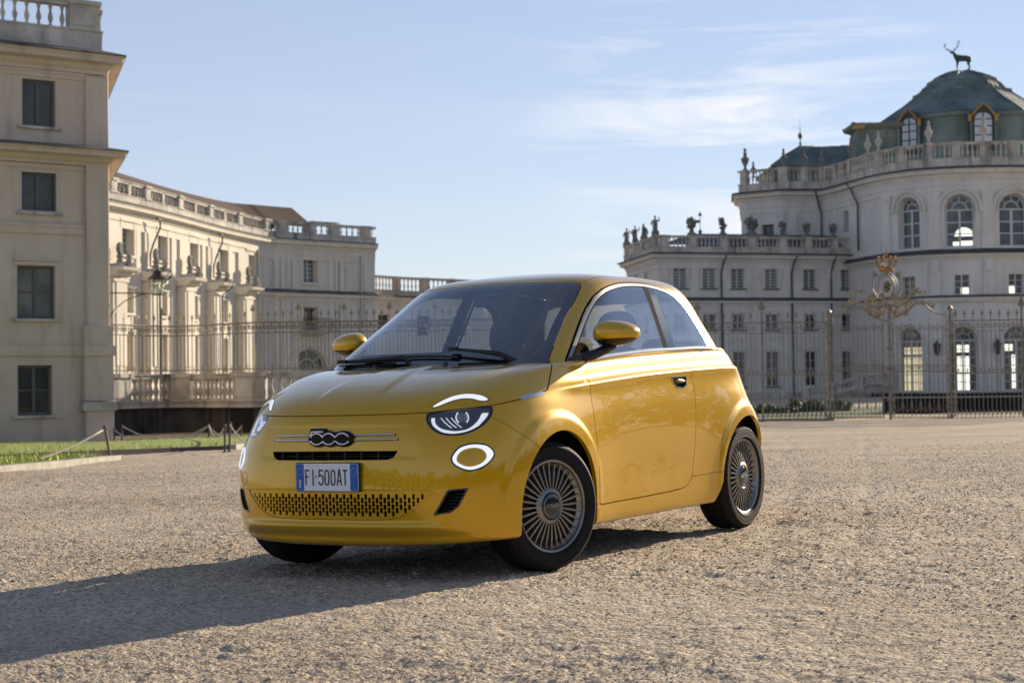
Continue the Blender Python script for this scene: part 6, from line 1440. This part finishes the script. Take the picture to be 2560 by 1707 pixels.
# ---------------------------------------------------------------- bronze stag on the dome
def build_stag(p0):
    M = bpy.data.materials.new('bronze_verdigris'); M.use_nodes = True; M.node_tree.nodes['Principled BSDF'].inputs['Base Color'].default_value = (.035,.06,.052,1); M.node_tree.nodes['Principled BSDF'].inputs['Roughness'].default_value = .6
    def skin(name, verts, edges, radii, root_i, parent, sub=2):
        me = bpy.data.meshes.new(name); me.from_pydata(verts, edges, []); o = bpy.data.objects.new(name, me); scene.collection.objects.link(o)
        md = o.modifiers.new('skin', 'SKIN'); md.use_smooth_shade = True; sv = me.skin_vertices[0].data
        for i, r in enumerate(radii): sv[i].radius = (r, r) if not hasattr(r, '__len__') else r
        for i in range(len(radii)): sv[i].use_root = (i == root_i)
        s = o.modifiers.new('sub', 'SUBSURF'); s.levels = s.render_levels = sub; me.materials.append(M); o.parent = parent; return o
    # side view facing -x ; x along the body, z up ; metres, height at shoulder 1.25
    root = empty('stag_statue', loc=p0, label='green bronze stag with wide antlers standing on top of the palace dome', cat='statue'); root.rotation_euler = (0,0,math.atan2(Rh[1], Rh[0])+R_(10)); root.scale = (.94,)*3
    V = [(.75,0,1.30),(.45,0,1.28),(.0,0,1.22),(-.35,0,1.24),(-.55,0,1.42),(-.70,0,1.62),(-.78,0,1.78),(-.92,0,1.84),(-1.10,0,1.78),(-1.20,0,1.74),   # hip..nose 0-9
         (.92,0,1.36),(1.02,0,1.33)]
    Rr = [.31,.32,.31,.34,.25,.16,.12,.13,.08,.055,.12,.04]
    E_ = [(0,1),(1,2),(2,3),(3,4),(4,5),(5,6),(6,7),(7,8),(8,9),(0,10),(10,11)]
    def leg(att, pts, rad):
        prev = att
        for p, r in zip(pts, rad): V.append(p); Rr.append(r); E_.append((prev, len(V)-1)); prev = len(V)-1
    leg(3, [(-.38,.14,1.0),(-.36,.14,.78),(-.42,.13,.50),(-.38,.13,.12),(-.42,.13,.02)], [.13,.085,.06,.045,.055]); leg(3, [(-.40,-.14,1.0),(-.42,-.14,.78),(-.50,-.13,.50),(-.52,-.13,.12),(-.57,-.13,.02)], [.13,.085,.06,.045,.055])
    leg(0, [(.80,.15,1.02),(.70,.15,.78),(.92,.14,.52),(.80,.14,.12),(.76,.14,.02)], [.18,.11,.065,.045,.055]); leg(0, [(.76,-.15,1.02),(.62,-.15,.78),(.78,-.14,.50),(.52,-.14,.14),(.46,-.14,.02)], [.18,.11,.065,.045,.055])
    for s in (1,-1): leg(7, [(-.84,.13*s,1.92)], [.035])
    skin('body', V, E_, Rr, 2, root)
    for s in (1, -1):
        V = [(-.84,.06*s,1.90)]; Rr = [.05]; E_ = []
        def leg2(att, pts, rad):
            prev = att; ids = []
            for p, r in zip(pts, rad): V.append(p); Rr.append(r); E_.append((prev, len(V)-1)); prev = len(V)-1; ids.append(prev)
            return ids
        if s == 1: m = leg2(0, [(-1.0,.2,2.02),(-1.22,.32,2.12),(-1.38,.42,2.30),(-1.44,.45,2.52),(-1.50,.42,2.72)], [.045,.042,.038,.032,.02]); br = [(0,(-1.22,.2,1.95)),(1,(-1.45,.3,2.02)),(2,(-1.62,.42,2.38)),(3,(-1.62,.45,2.66)),(3,(-1.30,.45,2.72))]
        else: m = leg2(0, [(-.70,-.2,2.05),(-.56,-.32,2.25),(-.50,-.42,2.45),(-.44,-.45,2.68),(-.42,-.42,2.92)], [.045,.042,.038,.032,.02]); br = [(0,(-.92,-.2,2.14)),(1,(-.40,-.3,2.30)),(2,(-.68,-.42,2.62)),(3,(-.24,-.45,2.78)),(3,(-.58,-.45,2.88))]
        for i, q in br:
            a = Vector(V[m[i]]); b = Vector(q); leg2(m[i], [tuple(a.lerp(b, .55)), tuple(b)], [.028,.012])
        skin('antler', V, E_, Rr, 0, root, 1)
build_stag(top+Vector((0,0,-.02)))
# ---------------------------------------------------------------- iron fences, gate, lantern, planting
IRON = mat('weathered_iron', (.30,.265,.21), .55, .35, noise=(6,.35)); IROND = mat('dark_iron', (.055,.05,.045), .6, .2); GILT = mat('gilt_iron', (.52,.41,.23), .45, .5, noise=(5,.45))
def scroll(mb, c, ex, ez, r, turn=1.6, flip=1, rad=.012, n=18):
    pts = []
    for i in range(n):
        t = i/(n-1); a = turn*2*math.pi*t; q = r*(1-.78*t); pts.append(Vector(c)+ex*(flip*q*math.sin(a))+ez*(q*math.cos(a)))
    mb.tube(pts, rad, 4)
def spear(mb, p, h, ex, w=.05, mi=0):
    ez = Vector((0,0,1)); k = p+ez*h*.35
    mb.add([p, k-ex*w, p+ez*h, k+ex*w, p+ez*h*.2-ex*w*1.5, p+ez*h*.2+ex*w*1.5], [(0,1,2,3),(0,4,1),(0,3,5)]); mb.lathe([(.0,0),(.03,.02),(.03,.05),(0,.07)], Matrix.Translation(p-ez*.06), 6)
def build_left_boundary():
    path = Path([XD(268,60.7), XD(283,61), XD(439,63.8), XD(604,61.2), XD(760,60.8), XD(1000,60.8), XD(1300,60.8)], smooth=3); S = path.s_at_px
    t, n = path.frame(path.L/2)
    if n@np.array([0,-1]) < 0: path.sg *= -1
    zt = 1.42; base = .33
    w = empty('garden_balustrade', loc=path.at(0,0,-.8), label='stone balustrade wall over a dark basement between the left pavilion and the car', cat='wall')
    def R(o, p=w): o.parent = p; o.matrix_parent_inverse = Matrix.Translation(-p.location); return o
    R(balustrade(path, 0, path.L, 0, base, zt-base, [S(290), S(451), S(625), S(800), S(980)], 1.25, None, STONE, .27, plinth=.12, dep=.28, n=8))
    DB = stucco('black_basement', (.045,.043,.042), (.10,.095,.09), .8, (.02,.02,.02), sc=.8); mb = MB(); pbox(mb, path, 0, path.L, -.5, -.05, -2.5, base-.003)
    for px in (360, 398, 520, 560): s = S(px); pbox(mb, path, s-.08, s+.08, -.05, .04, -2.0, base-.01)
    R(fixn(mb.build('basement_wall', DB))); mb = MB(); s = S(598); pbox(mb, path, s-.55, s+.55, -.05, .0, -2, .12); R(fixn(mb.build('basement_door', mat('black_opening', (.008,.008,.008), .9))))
    mb = MB(); pbox(mb, path, 0, path.L, -.05, .2, base-.14, base-.004); R(fixn(mb.build('stone_band', STONE)))
    f = empty('iron_fence', loc=path.at(0,0,zt), label='tall iron spear fence with scrolls standing on the stone balustrade left of the car', cat='fence', group='wrought iron fences of the palace')
    zr = 3.20; pitch = 19.0; mb = MB(); mbp = []; px = 271; k = 0
    ez = Vector((0,0,1)); st = path.stops(0, path.L); n_ = int((1000-271)/pitch)
    for z_, r_ in ((zr,.030),(zr-.36,.020),(zt+.14,.02)): mb.tube([path.at(s,0,z_) for s in np.linspace(0, path.L, 60)], r_, 4)
    k = 0
    while px < 1180:
        s = S(px)
        if s is None: break
        p = path.at(s,0,0); s2 = S(px+2) or s; ex = (path.at(s2+.05,0,0)-path.at(s,0,0)).normalized(); big = k % 6 == 1
        if not big:
            mb.tube([p+ez*zt, p+ez*(zr+.26)], .020, 4); spear(mb, p+ez*(zr+.24), .2, ex, .05)
        else:
            m2 = MB(); m2.tube([p+ez*zt, p+ez*(zr+.42)], .024, 6); spear(m2, p+ez*(zr+.40), .3, ex, .08); q = m2.build('post', IRON); R(q, f)
        q = path.at(S(px+pitch/2) or s,0,0); mb.tube([q+ez*zt, q+ez*(zr-.36)], .017, 4); mb.tube([p+ex*.02+ez*(zr-.36), p+ex*.10+ez*(zr-.30)], .01, 4)
        for fl in (-1, 1): scroll(mb, p+ex*fl*.085+ez*(zr-.16), ex, ez, .10, 1.3, fl, .018)
        for j in range(3):
            u_ = p+ex*.085*j; mb.tube([u_+ez*(zt+.02), u_+ez*(zt+.30)], .013, 4)
        k += 1; px += pitch
    R(mb.build('bar_panel', IRON), f)
build_left_boundary()
def build_lantern():
    D = 56.0; P = lambda px, py: AT(px, py, D); ex = Vector(tuple(Rh)); ez = Vector((0,0,1))
    b = P(395, 736); o = empty('lantern', loc=b, label='black glass lantern on an iron bracket at the corner of the left pavilion', cat='lantern')
    def R(q): q.parent = o; q.matrix_parent_inverse = Matrix.Translation(-o.location); return q
    k = D/4280; wb, wt, h = 15*k, 22*k, 40*k
    ring = lambda r, z, n=6: [b+Vector((r*math.cos(2*math.pi*i/n+.3), r*math.sin(2*math.pi*i/n+.3), z)) for i in range(n)]
    A, B = ring(wb, 0), ring(wt, h); mb = MB()
    for i in range(6): mb.tube([A[i], B[i]], .014, 4); mb.tube([A[i], A[(i+1) % 6]], .018, 4); mb.tube([B[i], B[(i+1) % 6]], .022, 4)
    R(mb.build('lamp_frame', IROND)); mb = MB(); mb.add(A+B, [(i, (i+1) % 6, (i+1) % 6+6, i+6) for i in range(6)]); R(mb.build('lamp_glass', glass('lantern_glass', (.85,.9,.85), 1.45, .05)))
    mb = MB(); mb.lathe([(wt*1.2,-.01),(wt*1.2,.01),(wt*.95,.05),(wt*.62,.14),(wt*.55,.19),(wt*.66,.21),(wt*.45,.26),(wt*.25,.29),(.05,.30),(.04,.34),(0,.37)], Matrix.Translation(b+ez*h), 12); R(fixn(mb.build('lamp_cap', IROND, None, 40)))
    mb = MB(); mb.lathe([(0,0),(.05,.02),(.05,.12),(.09,.2),(.06,.34),(0,.38)], Matrix.Translation(b), 8); R(mb.build('bulb', mat('frosted_bulb', (.75,.75,.68), .4), None, True))
    mb = MB(); mb.tube([P(262,732), P(300,732), P(372,733), P(395,736)], .022, 6); mb.tube([P(267,809), P(272,795), P(288,772), P(312,752), P(340,740), P(362,735), P(367,741), P(362,744)], .018, 6); mb.tube([P(265,726), P(265,812)], .03, 5); R(mb.build('bracket', IROND))
build_lantern()
GD = 63.0
def build_gate_fence(px0, px1, label, big_px, top0=782, xpost=None):
    path = Path([XD(px0, GD), XD(px1, GD)]); path.sg = 1; ex = Vector(tuple(Rh)); ez = Vector((0,0,1)); zb = -.60; H = lambda y: ZZ(2300, y+4, GD)
    f = empty('iron_fence', loc=W(*XD(px0, GD), zb), label=label, cat='fence', group='wrought iron fences of the palace')
    def R(q): q.parent = f; q.matrix_parent_inverse = Matrix.Translation(-f.location); return q
    P = lambda px, z: W(*XD(px, GD), z)
    zr = H(798); zm = H(929); z0 = H(1042); mb = MB()
    for z_, r_ in ((zr,.022),(zr-.38,.012),(zm,.02),(z0,.03),(z0+.16,.014)): mb.tube([P(px0,z_), P(px1,z_)], r_, 4)
    px = px0+6; k = 0
    while px < px1-4:
        if any(abs(px-b) < 8 for b in big_px): px += 5.5; k += 1; continue
        if k % 2 == 0: mb.tube([P(px,z0), P(px,zr+.20)], .016, 4); spear(mb, P(px,zr+.18), .26, ex, .045); [scroll(mb, P(px,zr-.19)+ex*fl*.10, ex, ez, .11, 1.3, fl, .013, 14) for fl in (-1,1)]
        else: mb.tube([P(px,z0), P(px,zr-.38)], .013, 4)
        spear(mb, P(px+5.5,zm+.04), .20, ex, .03); spear(mb, P(px+3,z0+.18), .14, ex, .03); px += 11; k += 1
    R(mb.build('bar_panel', IRON))
    for b in big_px: 
        mb = MB(); mb.tube([P(b,z0-.12), P(b,zr+.5)], .045, 8); spear(mb, P(b,zr+.45), .5, ex, .10); mb.lathe([(.10,0),(.08,.1),(.045,.2)], Matrix.Translation(P(b,z0-.15)), 8); R(mb.build('post', IRON))
    return path
build_gate_fence(1640, 2066, 'iron fence running from behind the car to the left gate post', [1745, 1905])
build_gate_fence(2384, 2790, 'iron fence right of the ornamental gate in front of the arched doors', [2555, 2700])
def build_gate():
    ex = Vector(tuple(Rh)); ez = Vector((0,0,1)); P = lambda px, py, dd=0: W(*XD(px, GD+dd), ZZ(2219, py+((px-2219)*.0122), GD))
    g = empty('palace_gate', loc=P(2219,1050), label='ornamental wrought iron double gate with gilded crest and crown', cat='gate')
    def R(q): q.parent = g; q.matrix_parent_inverse = Matrix.Translation(-g.location); return q
    for px, top in ((2073,788),(2376,778)):
        mb = MB()
        for d_ in (-.13,.13):
            mb.tube([P(px,1050)+ex*d_, P(px,top)+ex*d_], .028, 5)
        for k in range(14): y = 1040-18*k; mb.tube([P(px,y)-ex*.13, P(px,y-18)+ex*.13], .014, 4); mb.tube([P(px,y)+ex*.13, P(px,y-18)-ex*.13], .014, 4)
        mb.tube([P(px,1052), P(px,top-4)], .055, 8); mb.lathe([(.16,0),(.16,.12),(.07,.22)], Matrix.Translation(P(px,1054)), 10); mb.lathe([(0,-.02),(.09,.05),(.11,.12),(.07,.19),(0,.25)], Matrix.Translation(P(px,top)), 10); R(fixn(mb.build('gate_post', IRON)))
    for a, b in ((2082,2207),(2232,2367)):
        mb = MB(); 
        for y_ in (1043,1034,928,912): mb.tube([P(a,y_), P(b,y_)], .022 if y_ in (1043,928) else .014, 4)
        curve = lambda px: (796-18*math.sin((px-2082)/(2219-2082)*1.5) if px < 2219 else 790-18*math.sin((2367-px)/(2367-2219)*1.5))-0
        n_ = 12
        for i in range(n_+1):
            px = a+(b-a)*i/n_; yt = 806 if i % 2 == 0 else 830; mb.tube([P(px,1043), P(px,yt)], .016 if i % 2 == 0 else .012, 4)
            if i % 2 == 0 and i < n_: scroll(mb, P(px+5,820), ex, ez, .10, 1.3, 1, .012, 12); scroll(mb, P(px+16,820), ex, ez, .10, 1.3, -1, .012, 12); mb.tube([P(px,1000), P(px+4,1022), P(px+11,1028), P(px+18,1022), P(px+22,1000)], .012, 4)
            scroll(mb, P(px+4,920), ex, ez, .09, 1.3, 1 if i % 2 else -1, .012, 12)
        for k in range(14):
            for q in (a, b): mb.tube([P(q,1040-16*k), P(q+(5 if q == a else -5),1032-16*k), P(q,1024-16*k)], .010, 4)
        mb.tube([P(a,1045), P(a,806)], .025, 4); mb.tube([P(b,1045), P(b,806)], .025, 4); R(mb.build('gate_leaf', IRON))
    mb = MB(); mb.tube([P(2224,1056), P(2224,760)], .060, 8); 
    for y_ in (1030,1000,960,925,918,870): mb.lathe([(.05,-.05),(.14,-.02),(.14,.02),(.05,.05)], Matrix.Translation(P(2224,y_)), 10)
    R(fixn(mb.build('centre_post', IRON)))
    # arch rails of the overthrow
    mb = MB(); top_ = [(2078,792),(2105,787),(2130,768),(2148,757),(2170,758),(2195,772)]; low_ = [(2150,762),(2170,780),(2195,796),(2222,804)]
    for L_ in (top_, low_):
        for sg in (1, -1): pts = smooth_poly([(2222+sg*(x-2222), y) for x, y in L_], 4, False); mb.tube([P(x, y-(6 if sg < 0 else 0)) for x, y in pts], .03, 5)
    mb.tube([P(2195,772), P(2222,760), P(2249,770)], .03, 5); R(mb.build('overthrow', IRON))
    mb = MB(); rn = random.Random(8)
    for sg in (1, -1):
        X_ = lambda x: 2222+sg*(x-2222)
        for x0, y0, n_ in ((2112,778,14),(2140,752,10)):
            for k in range(n_):     # acanthus crest on each shoulder
                x = x0+k*3.0*(1 if x0 > 2120 else 1)-4; y = y0-12*math.sin((x-2105)/55*1.6)+rn.uniform(-3,3); p = P(X_(x), y-8); a = rn.uniform(-.9,.9); d = ex*math.sin(a)+ez*math.cos(a); e = ex*math.cos(a)-ez*math.sin(a); l = rn.uniform(.10,.24)
                mb.add([p, p+d*l*.5+e*l*.25, p+d*l, p+d*l*.5-e*l*.25, p+Vector(tuple(-Fh))*.05], [(0,1,4),(1,2,4),(2,3,4),(3,0,4)])
        for cx_, cy_, r_ in ((2180,748,.20),(2172,768,.14),(2200,762,.13),(2196,785,.14),(2176,783,.10),(2206,742,.12)): scroll(mb, P(X_(cx_), cy_), ex, ez, r_, 1.5, sg, .028, 20)
        for pts in ([(2160,762),(2175,740),(2190,748),(2200,770),(2212,790)], [(2185,775),(2198,790),(2214,775),(2218,750)]): mb.tube([P(X_(x), y) for x, y in smooth_poly(pts, 4, False)], .034, 4)
        for k in range(26): x = rn.uniform(2165,2216); y = rn.uniform(742,798); p = P(X_(x), y, -.05); a = rn.uniform(0,6.28); l = rn.uniform(.06,.13); d = ex*math.sin(a)+ez*math.cos(a); e = ex*math.cos(a)-ez*math.sin(a); mb.add([p, p+d*l*.5+e*l*.3, p+d*l, p+d*l*.5-e*l*.3], [(0,1,2,3)])
    R(mb.build('gilded_foliage', GILT))
    mb = MB(); c = P(2219,716); 
    for rx, rz, w_ in ((.30,.40,.028),(.40,.50,.020)): mb.tube([c+ex*rx*math.cos(t)+ez*rz*math.sin(t) for t in np.linspace(0, 2*math.pi, 26, endpoint=False)], w_, 5, closed=True)
    for sg in (1,-1): mb.tube([c+ex*sg*.34-ez*.42, c+ex*sg*.52-ez*.1, c+ex*sg*.50+ez*.28, c+ex*sg*.36+ez*.50], .03, 5); scroll(mb, c+ex*sg*.42+ez*.45, ex, ez, .12, 1.3, sg, .02, 14)
    R(mb.build('shield_frame', IRON)); mb = MB()
    for k in range(26): p = c+ex*rn.uniform(-.2,.2)+ez*rn.uniform(-.26,.24); mb.box(p, (.05,.03,.07), Matrix.Rotation(rn.uniform(0,3), 3, 'Y'))
    scroll(mb, c+ez*.05, ex, ez, .15, 2, 1, .02); scroll(mb, c-ez*.1, ex, ez, .12, 2, -1, .02); R(mb.build('shield_device', mat('dark_gilt', (.20,.12,.04), .5, .5)))
    mb = MB(); cb = P(2219,678); mb.lathe([(.24,0),(.27,.04),(.27,.12),(.24,.16)], Matrix.Translation(cb), 16)
    for k in range(8):
        a = 2*math.pi*k/8; d = Vector((math.cos(a), math.sin(a), 0)); mb.tube([cb+d*.25+ez*.14, cb+d*.40+ez*.34, cb+d*.34+ez*.50, cb+ez*.52], [.03,.03,.025,.03], 5)
        for q, h_ in ((.42,.36),(.33,.52),(.28,.22)): mb.lathe([(0,-.035),(.035,0),(0,.035)], Matrix.Translation(cb+d*q+ez*h_), 6)
    mb.lathe([(0,.50),(.07,.55),(.08,.62),(.03,.68),(.02,.75),(0,.82)], Matrix.Translation(cb), 8); mb.tube([cb-ez*.15, cb], .06, 6); R(mb.build('crown', mat('crown_gilt', (.36,.20,.06), .4, .6)))
build_gate()
# planting and grass behind the fence
def shrub_row(name, px0, px1, D, h, n, label, cat, seed):
    rn = np.random.default_rng(seed); V = []; T = []; a, b = XD(px0, D), XD(px1, D)
    for _ in range(n):
        t = rn.random(); X = a[0]+(b[0]-a[0])*t; Dd = D+rn.normal()*.45; hh = h*(.55+.45*math.sin(t*9+1)**2*.6+.2*rn.random()); z = -.75+rn.random()**.7*hh; p = W(X, Dd, z); s = .05+.07*rn.random(); u = Vector(rn.normal(size=3)).normalized(); v = u.orthogonal().normalized(); i = len(V)
        V += [tuple(p-u*s), tuple(p+v*s*.5), tuple(p+u*s), tuple(p-v*s*.5)]; T.append((i,i+1,i+2,i+3))
    me = bpy.data.meshes.new(name); me.from_pydata(V, [], T); me.materials.append(mat('hedge_leaf', (.10,.13,.05), .7, noise=(1.2,.5))); o = bpy.data.objects.new(name, me); scene.collection.objects.link(o); tag(o, label, cat)
shrub_row('hedge', 1640, 1990, 78, .62, 9000, 'low dark green hedge behind the fence, starting behind the car', 'hedge', 1)
shrub_row('shrub', 1975, 2120, 80, .8, 5000, 'darker clipped shrub behind the fence left of the gate post', 'shrub', 2)
mb = MB(); pts = [XD(1560,66), XD(2200,66), XD(2230,90), XD(1500,90)]; mb.add([W(X, D, gz(X, D)+.03) for X, D in pts], [(0,1,2,3)]); tag(mb.build('lawn', mat('dark_grass', (.05,.085,.02), .9, noise=(.8,.5))), 'dark grass strip behind the gate fence', kind='structure')  # this strip has a darker green than the other lawns
# ---------------------------------------------------------------- what stands behind the camera (seen only as reflections in the car)
def build_surroundings():
    rn = np.random.default_rng(21)
    leaf = mat('tree_leaf', (.06,.085,.025), .8, noise=(.6,.5)); bark = mat('tree_bark', (.09,.07,.05), .9)
    V = []; F = []
    for _ in range(46):
        a = rn.random()*6.28; r = 2.2*rn.random()**.5; z = 1.2+7.0*rn.random(); c = np.array([r*math.cos(a)*(1.15-.1*abs(z-5)), r*math.sin(a)*(1.15-.1*abs(z-5)), z]); R0 = .6+.7*rn.random()
        for _ in range(75):
            d = rn.normal(size=3); d /= np.linalg.norm(d); p = c+d*R0*(.6+.4*rn.random()); u = rn.normal(size=3); u /= np.linalg.norm(u); w_ = np.cross(u, d); w_ /= np.linalg.norm(w_)+1e-6; s = .13+.12*rn.random(); i = len(V)
            V += [tuple(p-u*s), tuple(p+w_*s*.6), tuple(p+u*s), tuple(p-w_*s*.6)]; F.append((i,i+1,i+2,i+3))
    crown = bpy.data.meshes.new('crown'); crown.from_pydata(V, [], F); crown.materials.append(leaf)
    mb = MB(); mb.tube([(0,0,-1),(0,0,1.5),(.1,.05,3.5),(.15,.1,5.5)], [.28,.22,.16,.07], 8)
    for k in range(6): a = k*1.1; mb.tube([(.08,.03,2.6+.4*k),(.9*math.cos(a),.9*math.sin(a),3.8+.45*k),(1.5*math.cos(a),1.5*math.sin(a),4.8+.5*k)], [.10,.06,.03], 5)
    t0 = mb.build('trunk', bark); trunk = t0.data; bpy.data.objects.remove(t0)
    spots = []
    for az in list(range(-2,-220,-4)):
        d = 44+8*rn.random(); spots.append((1+d*math.cos(R_(az)), d*math.sin(R_(az)), .75+.45*rn.random()))
    for x, y, s in spots:
        o = empty('tree', loc=(x,y,-.1), label='broad leafy tree of the row behind the photographer, seen only reflected in the car', cat='tree', group='trees behind the photographer'); o.scale = (s,s,s); o.rotation_euler = (0,0,rn.random()*6)
        for nm, me in (('trunk',trunk),('crown',crown)): c = bpy.data.objects.new(nm, me); scene.collection.objects.link(c); c.parent = o
build_surroundings()
car = build_car()
